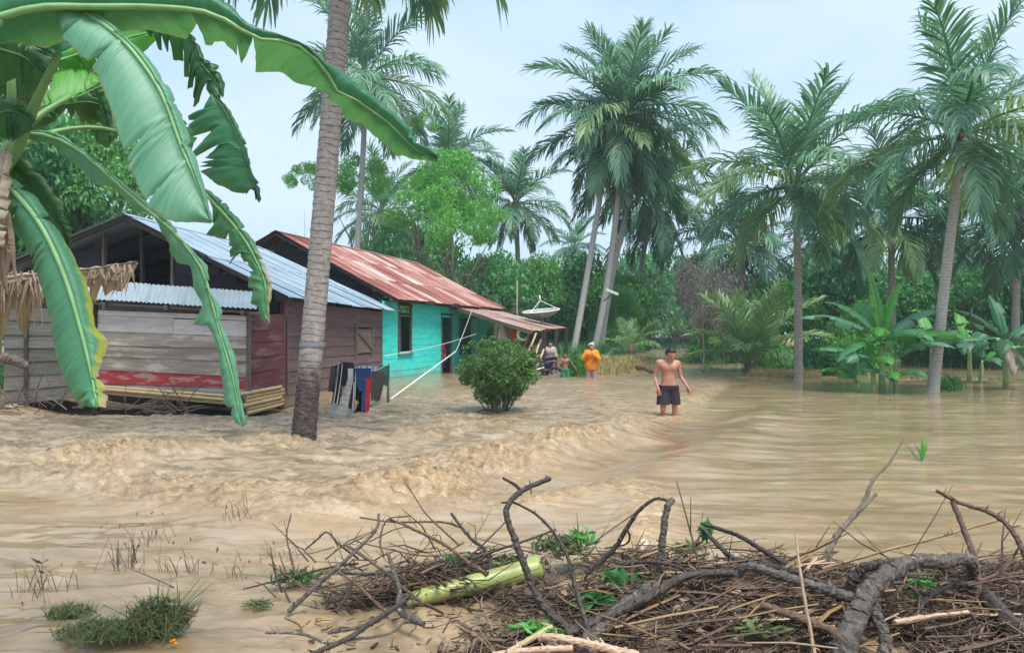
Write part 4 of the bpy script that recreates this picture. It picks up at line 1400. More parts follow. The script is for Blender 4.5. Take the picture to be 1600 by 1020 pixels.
def crown_mesh(seed, clumps, per, size, spread=1.0, droop=0.3, width=0.42):
    rg = np.random.default_rng(seed)
    Cs, Ds, Ss, Ts = [], [], [], []
    for (x, y, z, r) in clumps:
        n = int(per * rg.uniform(0.7, 1.3))
        d = rg.normal(size=(n, 3))
        d /= np.linalg.norm(d, axis=1, keepdims=True)
        rad = r * rg.uniform(0.25, 1.0, n) ** 0.45
        c = d * rad[:, None] * np.array([1, 1, 0.75]) * spread + np.array([x, y, z])
        Cs.append(c)
        dd = d * 0.8 + rg.normal(size=(n, 3)) * 0.6
        dd[:, 2] -= droop
        Ds.append(dd)
        Ss.append(size * rg.uniform(0.6, 1.35, n))
        Ts.append(np.clip(rg.normal(0.5, 0.17, n) + rg.normal(0, 0.12), 0, 1))
    V, Fc, T = leaf_cloud(np.concatenate(Cs), np.concatenate(Ds), np.concatenate(Ss), rg, width, np.concatenate(Ts))
    return np_mesh('crown', V, Fc, tone=T)


def dome_clumps(seed, k, rx=1.0, rz=1.0, cr=0.36, base=0.15):
    rg = random.Random(seed)
    out = []
    for i in range(k):
        an = rg.uniform(0, 6.283)
        u = rg.uniform(-0.35, 1)
        rr_ = math.sqrt(max(0, 1 - u * u)) * rg.uniform(0.5, 1)
        out.append((math.cos(an) * rr_ * rx * 0.78, math.sin(an) * rr_ * rx * 0.78, base + (0.45 + 0.42 * u) * rz, cr * rg.uniform(0.65, 1.25)))
    return out

CROWN = {}
def crown(kind, mat):
    key = (kind, mat)
    if key not in CROWN:
        k, sd_ = kind
        if k == 'broad': me = crown_mesh(sd_, dome_clumps(sd_, 26), 330, 0.085, 1.0, 0.35, 0.5)
        elif k == 'fine': me = crown_mesh(sd_, dome_clumps(sd_, 30, 1, 1, 0.30), 380, 0.05, 1.0, 0.2, 0.5)
        elif k == 'feather': me = crown_mesh(sd_, dome_clumps(sd_, 24, 1.05, 1, 0.22, 0.12), 230, 0.06, 1.0, 0.15, 0.4)
        elif k == 'bush': me = crown_mesh(sd_, dome_clumps(sd_, 22, 1, 0.95, 0.34, 0.02), 260, 0.09, 1.0, 0.3, 0.45)
        elif k == 'thin': me = crown_mesh(sd_, dome_clumps(sd_, 26, 1, 1, 0.3), 140, 0.07, 1.1, 0.1, 0.16)
        me.materials.append(M[mat])
        CROWN[key] = me
    return CROWN[key]
TRK = {}
def limb_mesh(sd_):
    if sd_ in TRK: return TRK[sd_]
    rg = random.Random(sd_ + 900)
    mb = MB()
    mb.tube([(0, 0, -0.05), (0.02, 0.01, 0.2), (0, 0.02, 0.42), (0.03, 0, 0.68)], [0.042, 0.033, 0.028, 0.012], 7)
    for k, (x, y, z, r) in enumerate(dome_clumps(sd_, 26)[:12]):
        st = Vector((0.01, 0.01, rg.uniform(0.12, 0.45)))
        e = Vector((x, y, z))
        mb.tube([st, st.lerp(e, 0.5) + Vector((0, 0, 0.05)), e], [0.018, 0.011, 0.003], 4)
    TRK[sd_] = mb.mesh('trunk', smooth=True)
    TRK[sd_].materials.append(M['tree_bark'])
    return TRK[sd_]

def tree(name, label, cat, u, Yv, wpx, vtop, kind, mat, rot=0.0, group=None, z0=None, depth=1.0):
    base = land(u, Yv)
    if z0 is not None: base.z = z0
    root = thing(name, label, cat, base, group)
    top = at(u, vtop, Yv).z
    rad = wpx / F * Yv / 2
    hgt = top - base.z
    tr = link('trunk' if name != 'bush' else 'stems', limb_mesh(kind[1]), None, root)
    cr_ = link('crown' if name != 'bush' else 'foliage', crown(kind, mat), None, root)
    zs = hgt / 1.22 if kind[0] in ('bush', 'thin') else min(hgt / 1.22, (1.35 if kind[0] == 'feather' else 1.6) * rad)
    tr.scale = (rad, rad * depth, hgt / 1.22)
    cr_.scale = (rad, rad * depth, zs)
    cr_.location.z = hgt - 1.22 * zs
    for o in (tr, cr_):
        o.rotation_euler = (0, 0, rot)
    if kind[0] in ('broad', 'fine') and hgt > 1.5 * zs:
        low = link('crown', crown(kind, mat), None, root)
        low.scale = (rad * 1.05, rad * depth * 1.05, zs)
        low.rotation_euler = (0, 0, rot + 2.0)
        low.location.z = max(0.0, hgt - 1.95 * zs)
    return root

# left, behind the wooden house
tree('broadleaf_tree', 'dense dark broadleaf tree behind the left end of the wooden house', 'tree', 140, 30, 270, 165, ('fine', 5), 'leaf_mid', 0.4)
tree('broadleaf_tree', 'dark broadleaf tree behind the banana stem at the left edge', 'tree', -20, 27, 300, 150, ('broad', 2), 'leaf_dark', 1.1)
tree('broadleaf_tree', 'low leafy tree filling the gap left of the lean-to kitchen', 'tree', -60, 21, 230, 420, ('broad', 1), 'leaf_mid', 2.4)
# bright feathery trees behind the red roof
tree('feathery_tree', 'tall bright green feathery tree against the sky behind the red roof ridge', 'tree', 706, 42, 190, 225, ('feather', 3), 'leaf_bright', 0.2)
tree('feathery_tree', 'bright feathery sapling with wispy tufts just right of the near ringed trunk', 'tree', 566, 45, 120, 232, ('feather', 4), 'leaf_bright', 1.2)
tree('feathery_tree', 'bright feathery sapling with wispy tufts just left of the near ringed trunk', 'tree', 480, 46, 80, 248, ('feather', 3), 'leaf_bright', 2.2)
tree('feathery_tree', 'thin feathery tree with its tip above the drooping banana leaf end', 'tree', 655, 47, 70, 170, ('feather', 4), 'leaf_bright', 3.1)
tree('feathery_tree', 'low bright feathery tree at the roof edge left of the dark hedge trees', 'tree', 722, 39, 140, 305, ('feather', 4), 'leaf_bright', 4.0)
tree('feathery_tree', 'wide bright feathery tree behind the middle of the red roof ridge', 'tree', 668, 43, 150, 262, ('feather', 3), 'leaf_bright', 5.0)
tree('feathery_tree', 'bright feathery tree under the bushy palm behind the red roof', 'tree', 752, 44, 90, 300, ('feather', 4), 'leaf_bright', 5.6)
tree('broadleaf_tree', 'dark leafy tree above the far end of the red roof', 'tree', 640, 50, 190, 345, ('broad', 2), 'leaf_dark', 0.9)
# dark hedge-like trees between the porch and the flooded track
for (u, Yv, wp, vt, kd, mt, lb) in (
        (770, 46, 150, 392, ('broad', 1), 'leaf_dark', 'dark broadleaf tree behind the porch roof and antenna pole'),
        (842, 48, 150, 398, ('fine', 5), 'leaf_mid', 'dense tree above the satellite dish left of the leaning palms'),
        (908, 50, 130, 395, ('broad', 2), 'leaf_dark', 'dark tree behind the feet of the leaning palms'),
        (860, 41, 120, 452, ('bush', 6), 'leaf_dark', 'dark shrubby tree behind the porch posts'),
        (965, 46, 130, 425, ('broad', 1), 'leaf_mid', 'green broadleaf tree right of the leaning palm trunks'),
        (972, 43, 80, 445, ('fine', 5), 'leaf_mid', 'bright edged small tree beside the flooded track'),
        (1000, 80, 130, 392, ('broad', 2), 'leaf_dark', 'dark tree closing the view left of the flooded track'),
        (1070, 84, 140, 395, ('broad', 1), 'leaf_dark', 'dark tree closing the view along the flooded track'),
        (985, 80, 110, 450, ('bush', 6), 'leaf_mid', 'far bush closing the end of the flooded track on its left'),
        (1085, 82, 120, 445, ('bush', 7), 'leaf_dark', 'far bush closing the end of the flooded track'),
        (1140, 66, 120, 440, ('bush', 6), 'leaf_dark', 'far bush behind the grey brown thickets'),
        (1118, 50, 80, 450, ('bush', 7), 'leaf_dark', 'dark overhanging bush on the right of the flooded track')):
    tree('broadleaf_tree', lb, 'tree', u, Yv, wp, vt, kd, mt, u * 0.37)
tree('thicket', 'grey brown leafless thicket between the track and the young silvery palm', 'thicket', 1098, 37, 125, 380, ('thin', 8), 'leaf_grey', 0.3)
tree('thicket', 'smaller grey brown thicket behind the young silvery palm', 'thicket', 1150, 40, 120, 402, ('thin', 8), 'leaf_grey', 2.1)
# grove on the right
for (u, Yv, wp, vt, kd, mt, lb) in (
        (1215, 40, 150, 430, ('broad', 1), 'leaf_mid', 'green tree behind the straight ringed trunk'),
        (1300, 43, 190, 405, ('broad', 2), 'leaf_dark', 'dark tree right behind the straight ringed trunk'),
        (1420, 45, 210, 420, ('broad', 1), 'leaf_dark', 'dark tree above the banana clump'),
        (1540, 42, 200, 410, ('fine', 5), 'leaf_dark', 'dark tree behind the leaning grey trunk on the right'),
        (1640, 38, 200, 390, ('broad', 2), 'leaf_dark', 'dark tree cut by the right picture edge'),
        (1350, 33, 130, 470, ('fine', 5), 'leaf_mid', 'mid green small tree behind the banana clump')):
    tree('broadleaf_tree', lb, 'tree', u, Yv, wp, vt, kd, mt, u * 0.37)
for (u, Yv, wp, vt, kd, mt, lb) in (
        (1285, 28, 120, 515, ('bush', 6), 'leaf_dark', 'dark bush just right of the straight ringed trunk'),
        (1330, 30, 130, 495, ('bush', 7), 'leaf_mid', 'leafy bush left of the banana clump'),
        (1482, 20.6, 60, 575, ('bush', 6), 'leaf_mid', 'low bush at the foot of the leaning grey trunk'),
        (1535, 34, 140, 500, ('bush', 7), 'leaf_dark', 'dark bush behind the flooded strip at the right'),
        (1110, 40, 90, 505, ('bush', 7), 'leaf_dark', 'dark low bush where the grey thicket meets the track'),
        (1200, 33.5, 90, 515, ('bush', 6), 'leaf_mid', 'low bush behind the young silvery palm'),
        (1440, 37, 130, 505, ('bush', 6), 'leaf_dark', 'shady bush between banana clump and leaning trunk'),
        (965, 39.5, 110, 500, ('bush', 7), 'leaf_mid', 'leafy bush right of the palm feet on the grassy rise'),
        (800, 42, 130, 470, ('bush', 6), 'leaf_dark', 'dark bush behind the porch clutter')):
    tree('bush', lb, 'bush', u, Yv, wp, vt, kd, mt, u * 0.21)
tree('bush', 'round bright green clipped bush beside the person in orange', 'bush', 899, 27.2, 54, 541, ('bush', 9), 'leaf_ball', 0.3, z0=-0.15)

# far wood closing the horizon: one mass
Vs, Fs, Ts, off = [], [], [], 0
srcs = []
for k, kd in enumerate((('broad', 1), ('broad', 2))):
    me = crown(kd, 'leaf_dark')
    a = np.empty(len(me.vertices) * 3, np.float32); me.vertices.foreach_get('co', a)
    f = np.empty(len(me.loops), np.int32); me.loops.foreach_get('vertex_index', f)
    t = np.empty(len(me.vertices), np.float32); me.attributes['tone'].data.foreach_get('value', t)
    srcs.append((a.reshape(-1, 3), f.reshape(-1, 3), t))
rr = random.Random(5)
for k in range(44):
    a, f, t = srcs[k % 2]
    keep = np.arange(0, len(f) // 2, 2)
    f = np.concatenate([f[keep], f[keep + len(f) // 2]])
    used = np.unique(f)
    remap = np.zeros(len(a), np.int64); remap[used] = np.arange(len(used))
    xx = -95 + k * 4.6 + rr.uniform(-1.5, 1.5)
    yv = 92 + rr.uniform(-8, 10) - abs(xx) * 0.25
    hgt = rr.uniform(8.0, 11.0) + (3 if xx > 25 or xx < -30 else 0)
    an = rr.uniform(0, 6.28)
    p = a[used] * np.array([5.2, 5.2, hgt / 1.2])
    p = np.stack([p[:, 0] * math.cos(an) - p[:, 1] * math.sin(an), p[:, 0] * math.sin(an) + p[:, 1] * math.cos(an), p[:, 2]], 1) + np.array([xx, yv, -1.0])
    Vs.append(p); Fs.append(remap[f] + off); Ts.append(t[used]); off += len(p)
me = np_mesh('far_wood', np.concatenate(Vs), np.concatenate(Fs), tone=np.concatenate(Ts))
tag(link('far_woods', me, M['leaf_dark']), 'dark far wood closing the view behind the palms', None, None, 'stuff')
del Vs, Fs, Ts, srcs

# the round bush standing in the flood in front of the turquoise house
bb = at(780, 652, 13.7); bb.z = -0.3
bush = thing('round_bush', 'round leafy green bush standing alone in the flood before the turquoise house', 'bush', bb)
rg = np.random.default_rng(77)
cl = []
rr = random.Random(12)
for k in range(190):
    an = rr.uniform(0, 6.283); u = rr.uniform(-0.95, 1)
    q_ = math.sqrt(1 - u * u)
    rad = rr.uniform(0.74, 1.03)
    lowc = 0.74 if u < -0.35 else 1.0
    cl.append((math.cos(an) * q_ * 0.71 * rad * lowc, math.sin(an) * q_ * 0.68 * rad * lowc, 1.12 + u * 0.60 * rad, rr.uniform(0.08, 0.17)))
for k in range(26):
    an = rr.uniform(0, 6.283)
    q_ = rr.uniform(0.3, 0.78)
    cl.append((math.cos(an) * q_, math.sin(an) * q_, 1.12 + 0.66 * math.sqrt(max(0, 1 - (q_ / 0.8) ** 2)) + rr.uniform(0.0, 0.07), rr.uniform(0.04, 0.07)))
for k in range(40):
    cl.append((rr.uniform(-.4, .4), rr.uniform(-.4, .4), rr.uniform(0.75, 1.45), 0.2))
me = crown_mesh(78, cl, 95, 0.050, 1.0, 0.15, 0.5)
me.name = 'foliage'
link('foliage', me, M['leaf_bush'], bush)
rr = random.Random(13)
for k in range(17):
    an = k * 2.4; q_ = rr.uniform(0.25, 0.62)
    e = Vector((math.cos(an) * q_, math.sin(an) * q_, rr.uniform(0.75, 1.2)))
    st = Vector((math.cos(an) * 0.10, math.sin(an) * 0.10, 0))
    mb = MB()
    mb.tube([bb + st, bb + st.lerp(e, 0.45) + Vector((-e.x * 0.15, -e.y * 0.15, 0.03)), bb + e], [0.020, 0.015, 0.006], 5)
    mb.build('stem', M['tree_bark'], bush, smooth=True)
mb = MB()
mb.tube([bb + Vector((0, 0, 0.36)), bb + Vector((-0.22, -0.05, 0.46)), bb + Vector((-0.40, -0.05, 0.42)), bb + Vector((-0.5, -0.05, 0.36))], [0.02, 0.017, 0.012, 0.005], 5)
mb.build('stem', M['brown_bark'], bush, smooth=True)


def blades(name, pts, hgt, wid, seed, mat, label, spread=0.5, lean=(0, 0), kind='stuff', cat=None, group=None, parent=None, base=None):
    """grass blades rising from points (N,3)"""
    rg = np.random.default_rng(seed)
    n = len(pts)
    H = hgt * rg.uniform(0.5, 1.25, n)
    d = rg.normal(size=(n, 2)) * spread + np.array(lean)
    s = rg.normal(size=(n, 2)); s /= np.linalg.norm(s, axis=1, keepdims=True)
    W = np.concatenate([s * wid * 0.5, np.zeros((n, 1))], 1)
    up = np.zeros((n, 3)); up[:, 2] = H
    dd = np.concatenate([d * H[:, None], np.zeros((n, 1))], 1)
    m_ = pts + up * 0.6 + dd * 0.35
    t_ = pts + up * (1 - 0.25 * np.linalg.norm(d, axis=1))[:, None] + dd
    V = np.stack([pts - W, pts + W, m_ + W * 0.8, m_ - W * 0.8, t_, t_ + W * 0.1], 1)
    if base is not None: V = V - np.array(base)
    V = V.reshape(-1, 3)
    i = np.arange(n)[:, None] * 6
    Fc = np.concatenate([i + np.array([[0, 1, 2, 3]]), i + np.array([[3, 2, 5, 4]])], 0)
    T = np.repeat(np.clip(rg.normal(0.5, 0.22, n), 0, 1), 6)
    o = link(name, np_mesh(name, V, Fc, tone=T), M[mat], parent, base if parent is None else None)
    if parent is None: tag(o, label, cat, group, kind)
    return o

def scatter(n, cx, cy, rx, ry, seed, zoff=-0.03):
    rg = np.random.default_rng(seed)
    a = rg.uniform(0, 2 * np.pi, n); q_ = np.sqrt(rg.uniform(0, 1, n))
    x, y = cx + np.cos(a) * q_ * rx, cy + np.sin(a) * q_ * ry
    return np.stack([x, y, terrain_h(x, y) + zoff], 1)
def above(p, z=-0.12): return p[p[:, 2] > z]
blades('dry_grass', above(scatter(6500, 4.1, 31.0, 2.6, 4.0, 1)), 0.34, 0.025, 2, 'grass_dry', 'tall straw coloured grass on the rise under the palms', 0.95)
blades('grass', above(scatter(1000, 4.0, 31.5, 2.8, 4.0, 21)), 0.40, 0.03, 22, 'grass_far', 'green blades mixed into the straw coloured grass', 0.5)
blades('grass', above(scatter(6000, 2.6, 38, 3.6, 5.5, 3)), 0.8, 0.035, 4, 'grass_far', 'green grass round the feet of the leaning palms', 0.35)
blades('grass', above(scatter(9000, 14, 88, 14, 10, 5), -0.3), 0.8, 0.07, 6, 'grass_far', 'lush grass along the end of the flooded track', 0.3)
blades('dry_grass', above(scatter(1100, 9.7, 26.2, 1.3, 0.5, 7), -0.25), 0.32, 0.022, 8, 'grass_dry', 'straw tuft caught on the low bank left of the straight trunk', 0.5)
blades('grass', above(scatter(2600, 14.5, 25.4, 5.0, 1.1, 9), -0.2), 0.10, 0.02, 10, 'weed_green', 'drowned weeds along the right bank', 0.7)
blades('grass', above(scatter(7000, 20, 40, 11, 12, 11), -0.2), 0.6, 0.06, 12, 'grass_far', 'undergrowth under the right grove', 0.35)
blades('grass', above(scatter(5000, -15, 25, 6, 9, 13), -0.2), 0.5, 0.05, 14, 'grass_far', 'undergrowth left of the wooden house', 0.35)


# ------------------------------------------------------------------ banana plants
def crs(P, n):
    """Catmull-Rom through points, n samples uniform in arc length"""
    P = np.array(P, float)
    Q = np.vstack([2 * P[0] - P[1], P, 2 * P[-1] - P[-2]])
    out = []
    for i in range(1, len(Q) - 2):
        for t in np.linspace(0, 1, 24, endpoint=False):
            out.append(0.5 * ((2 * Q[i]) + (-Q[i - 1] + Q[i + 1]) * t + (2 * Q[i - 1] - 5 * Q[i] + 4 * Q[i + 1] - Q[i + 2]) * t * t + (-Q[i - 1] + 3 * Q[i] - 3 * Q[i + 1] + Q[i + 2]) * t ** 3))
    out.append(P[-1])
    return lin(out, n)


def lin(P, n):
    P = np.array(P, float)
    d = np.concatenate([[0], np.cumsum(np.linalg.norm(np.diff(P, axis=0), axis=1))])
    t = np.linspace(0, d[-1], n)
    return np.stack([np.interp(t, d, P[:, k]) for k in range(P.shape[1])], 1)


def w3(P):
    P = np.asarray(P, float)
    return np.stack([(P[:, 0] - 800) / F * P[:, 2], P[:, 2], CAMH + (HV - P[:, 1]) / F * P[:, 2]], 1)


def hero_leaf(root, mid, left, right, dl, dr, mat, rib='midrib', rr_=(0.014, 0.004), n=110, bulge=0.03, wav=0.004, seed=0, name='leaf', splits=5):
    m = crs(mid, n)
    cols = 6
    rowsP, rowsA = [], []
    M3 = w3(m)
    along = np.concatenate([[0], np.cumsum(np.linalg.norm(np.diff(M3, axis=0), axis=1))])
    sides = []
    for E, d in ((left, dl), (right, dr)):
        if E is None: sides.append(None); continue
        e = lin(E, n)
        dep = m[:, 2] + d * np.clip(np.linalg.norm(e - m[:, :2], axis=1) / 60, 0, 1.6)
        sides.append(w3(np.column_stack([e, dep])))
    r = np.random.default_rng(seed)
    ph = r.uniform(0, 6)
    for sE in sides:
        if sE is None: continue
        wdt = np.linalg.norm(sE - M3, axis=1)
        sE += (M3 - sE) * (r.uniform(0, 0.025, n))[:, None]
        for q_ in range(splits):
            i = int(r.integers(6, n - 6))
            dpt = r.uniform(0.15, 0.75)
            sE[i] = sE[i] + (M3[i] - sE[i]) * dpt
            sE[i + 1:i + 4] += np.array([0, r.uniform(-0.015, 0.01), -r.uniform(0.002, 0.012)])
    for i in range(n):
        row, ra = [], []
        t = i / (n - 1)
        def pt(Es, f):
            p = M3[i] * (1 - f) + Es[i] * f
            wv = wav * f * (math.sin(along[i] * 60 + ph) + 0.7 * math.sin(along[i] * 143 + 1.3 * ph))
            p = p + np.array([0, -bulge * math.sin(math.pi * f) + wv, wv * 0.5 + bulge * 0.35 * math.sin(math.pi * f)])
            return p
        if sides[0] is not None:
            for k in range(cols, 0, -1):
                row.append(pt(sides[0], k / cols)); ra.append((along[i], -k / cols, t))
        row.append(M3[i]); ra.append((along[i], 0, t))
        if sides[1] is not None:
            for k in range(1, cols + 1):
                row.append(pt(sides[1], k / cols)); ra.append((along[i], k / cols, t))
        rowsP.append(row); rowsA.append(ra)
    mb = MB()
    mb.grid(rowsP, rowsA)
    lf = mb.build(name, M[mat], root, smooth=True)
    mb = MB()
    idx = np.linspace(0, n - 1, 26).astype(int)
    mb.tube([Vector(M3[i]) + Vector((0, -0.004, 0)) for i in idx], [rr_[0] + (rr_[1] - rr_[0]) * i / (n - 1) for i in idx], 6)
    mb.build('midrib', M[rib], lf, smooth=True)
    return lf


def z2(P, y0, y1):
    """attach a depth running from y0 to y1 to pixel points"""
    k = len(P) - 1
    return [(u, v, y0 + (y1 - y0) * i / k) for i, (u, v) in enumerate(P)]

bp = thing('banana_plant', 'big banana plant with broad hanging leaves close at the upper left', 'banana plant', (-2.66, 3.3, -0.2))
# pseudostem, mostly outside the frame
mb = MB()
mb.tube([(-2.66, 3.3, -0.2), (-2.62, 3.3, 0.6), (-2.55, 3.28, 1.3), (-2.45, 3.26, 1.9), (-2.32, 3.22, 2.35)], [0.15, 0.135, 0.12, 0.10, 0.07], 14)
mb.build('pseudostem', M['pseudostem'], bp, smooth=True)
crownp = at(15, 235, 3.22)
M['petiole_green'] = plain('green_petiole', (0.16, 0.29, 0.11), 0.45, 0.25, 7)
def petiole(P, r0, r1, mat='petiole_green'):
    mb = MB()
    pts = w3(crs(P, 12))
    mb.tube([Vector(p) for p in pts], [r0 + (r1 - r0) * i / 11 for i in range(12)], 8)
    return mb.build('petiole', M[mat], bp, smooth=True)
petiole([(-60, 380, 3.2), (-10, 290, 3.2), (30, 225, 3.2), (60, 150, 3.15), (93, 82, 3.1)], 0.036, 0.014)
petiole([(-40, 330, 3.25), (10, 240, 3.25), (18, 150, 3.2), (14, 70, 3.2)], 0.028, 0.014)
petiole([(-50, 330, 3.18), (0, 250, 3.18), (50, 190, 3.3), (110, 150, 3.45)], 0.036, 0.010)
petiole([(-60, 240, 3.0), (-30, 120, 2.9), (0, 30, 2.85)], 0.028, 0.016, 'midrib_dark')
petiole([(-40, 300, 3.3), (20, 235, 3.35), (80, 208, 3.5), (140, 199, 3.6), (182, 205, 3.7)], 0.022, 0.008)
# leaf running across the top and out to the right
hero_leaf(bp, z2([(-20, 34), (60, 13), (150, 12), (240, 12), (330, 22), (400, 60), (440, 65), (477, 77), (497, 97), (517, 123), (530, 147), (550, 153), (580, 173), (617, 200), (647, 233), (684, 251)], 2.85, 3.5),
          [(-20, -60), (90, -70), (220, -50), (330, -10), (360, 8), (387, 37), (433, 57), (480, 77), (513, 97), (550, 123), (583, 147), (617, 177), (650, 207), (687, 248)],
          [(-20, 75), (20, 66), (70, 76), (120, 58), (190, 50), (233, 47), (293, 63), (309, 34), (321, 67), (350, 65), (380, 100), (396, 56), (400, 114), (440, 113), (460, 130), (493, 137), (530, 167), (540, 187), (563, 193), (590, 217), (617, 240), (645, 249), (684, 253)],
          0.05, 0.22, 'banana', 'midrib', (0.016, 0.003), 160, 0.03, 0.006, 1)
# big pale hanging leaf
hero_leaf(bp, z2([(96, -12), (130, 18), (173, 47), (213, 87), (253, 147), (283, 227), (307, 283), (331, 347)], 3.0, 2.85),
          [(78, -14), (82, 5), (100, 63), (143, 103), (163, 147), (177, 187), (187, 220), (203, 267), (227, 317), (254, 341), (268, 347), (309, 348), (331, 349)],
          [(110, -14), (150, 14), (186, 46), (232, 90), (268, 142), (292, 200), (311, 262), (322, 300), (333, 347)],
          -0.06, 0.10, 'banana_pale', 'midrib', (0.013, 0.006), 120, 0.022, 0.0015, 2)
# its folded back half showing right of the rib
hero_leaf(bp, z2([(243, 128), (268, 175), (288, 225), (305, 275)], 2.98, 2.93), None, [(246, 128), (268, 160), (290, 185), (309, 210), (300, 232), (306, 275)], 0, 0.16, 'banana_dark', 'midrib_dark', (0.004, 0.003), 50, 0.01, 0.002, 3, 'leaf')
# leaf hanging in front at the left, edge yellowed and dry
hero_leaf(bp, z2([(-25, 262), (26, 304), (67, 356), (101, 430), (123, 501), (142, 576), (153, 636)], 3.15, 2.9),
          [(-40, 290), (0, 318), (34, 375), (50, 404), (75, 486), (89, 568), (112, 617), (127, 634), (150, 637)],
          [(-10, 255), (44, 296), (60, 311), (112, 393), (132, 434), (145, 471), (149, 512), (171, 531), (164, 561), (153, 583), (168, 609), (166, 637)],
          0.06, 0.10, 'banana_edge', 'midrib', (0.014, 0.005), 130, 0.02, 0.002, 4)
hero_leaf(bp, z2([(22, 258), (60, 300), (90, 345), (112, 386)], 3.3, 3.3),
          [(8, 262), (18, 300), (60, 345), (92, 375), (111, 387)],
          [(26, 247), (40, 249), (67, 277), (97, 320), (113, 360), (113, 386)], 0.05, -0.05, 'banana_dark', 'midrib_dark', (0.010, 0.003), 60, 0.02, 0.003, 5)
# bright leaf behind the stalks, backlight put into its colour
hero_leaf(bp, z2([(46, 176), (90, 160), (125, 150), (158, 134)], 3.55, 3.8),
          [(46, 172), (60, 147), (87, 110), (110, 98), (133, 97), (153, 120), (158, 132)],
          [(46, 178), (80, 172), (110, 159), (143, 142), (158, 136)], 0.15, 0.05, 'banana_bright', 'midrib', (0.008, 0.003), 50, 0.02, 0.003, 6)
hero_leaf(bp, z2([(70, 100), (110, 90), (200, 60), (248, 48)], 3.7, 3.9),
          [(70, 100), (120, 70), (200, 30), (248, 40)], [(70, 104), (140, 110), (205, 82), (222, 85), (248, 60)], 0.1, 0.1, 'banana_bright', 'midrib', (0.008, 0.003), 50, 0.02, 0.003, 7)
# dark leaves deep in the crown
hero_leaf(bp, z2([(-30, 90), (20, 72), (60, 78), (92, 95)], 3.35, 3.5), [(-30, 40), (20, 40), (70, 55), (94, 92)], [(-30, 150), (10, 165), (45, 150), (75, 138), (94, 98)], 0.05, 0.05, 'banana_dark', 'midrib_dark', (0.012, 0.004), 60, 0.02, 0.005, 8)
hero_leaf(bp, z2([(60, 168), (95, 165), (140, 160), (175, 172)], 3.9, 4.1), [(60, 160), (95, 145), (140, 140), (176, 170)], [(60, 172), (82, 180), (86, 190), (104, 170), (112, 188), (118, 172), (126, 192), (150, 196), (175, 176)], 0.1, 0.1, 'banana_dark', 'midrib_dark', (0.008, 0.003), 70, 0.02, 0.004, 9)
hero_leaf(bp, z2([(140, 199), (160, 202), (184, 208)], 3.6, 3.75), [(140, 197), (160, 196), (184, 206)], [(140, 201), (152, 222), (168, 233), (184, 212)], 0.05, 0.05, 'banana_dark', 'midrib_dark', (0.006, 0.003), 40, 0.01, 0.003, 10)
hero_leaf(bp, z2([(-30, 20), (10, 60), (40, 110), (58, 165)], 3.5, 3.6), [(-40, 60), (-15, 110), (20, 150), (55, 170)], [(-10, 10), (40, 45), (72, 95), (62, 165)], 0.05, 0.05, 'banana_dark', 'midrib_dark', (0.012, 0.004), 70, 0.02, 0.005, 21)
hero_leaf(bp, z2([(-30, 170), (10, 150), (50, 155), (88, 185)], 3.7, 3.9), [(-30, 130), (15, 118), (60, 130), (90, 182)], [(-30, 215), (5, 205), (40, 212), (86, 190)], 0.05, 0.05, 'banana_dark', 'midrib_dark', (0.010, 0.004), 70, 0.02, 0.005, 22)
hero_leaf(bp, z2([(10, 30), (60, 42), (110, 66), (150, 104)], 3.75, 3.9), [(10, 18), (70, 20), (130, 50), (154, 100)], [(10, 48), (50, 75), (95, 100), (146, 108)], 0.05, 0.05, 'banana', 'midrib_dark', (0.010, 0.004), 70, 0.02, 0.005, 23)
hero_leaf(bp, z2([(-20, 395), (-8, 320), (4, 270), (14, 236)], 3.0, 3.1), [(-50, 390), (-40, 320), (-20, 260), (12, 234)], [(8, 388), (14, 330), (18, 270), (18, 238)], 0.05, 0.05, 'banana_dry', 'stem_dry', (0.010, 0.004), 60, 0.02, 0.008, 24)
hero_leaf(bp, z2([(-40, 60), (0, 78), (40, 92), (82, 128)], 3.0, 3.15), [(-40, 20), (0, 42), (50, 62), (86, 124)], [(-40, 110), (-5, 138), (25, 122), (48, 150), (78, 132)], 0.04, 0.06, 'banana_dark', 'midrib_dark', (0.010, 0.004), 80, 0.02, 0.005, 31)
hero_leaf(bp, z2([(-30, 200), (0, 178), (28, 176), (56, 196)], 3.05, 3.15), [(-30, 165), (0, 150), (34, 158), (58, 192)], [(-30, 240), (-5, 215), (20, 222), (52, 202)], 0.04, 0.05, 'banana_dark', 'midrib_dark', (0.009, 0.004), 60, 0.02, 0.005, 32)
hero_leaf(bp, z2([(88, 90), (120, 110), (150, 150), (172, 200)], 3.95, 4.1), [(88, 96), (100, 130), (128, 172), (168, 204)], [(92, 84), (140, 92), (172, 140), (176, 200)], 0.05, 0.05, 'banana_dark', 'midrib_dark', (0.009, 0.004), 70, 0.02, 0.005, 33)
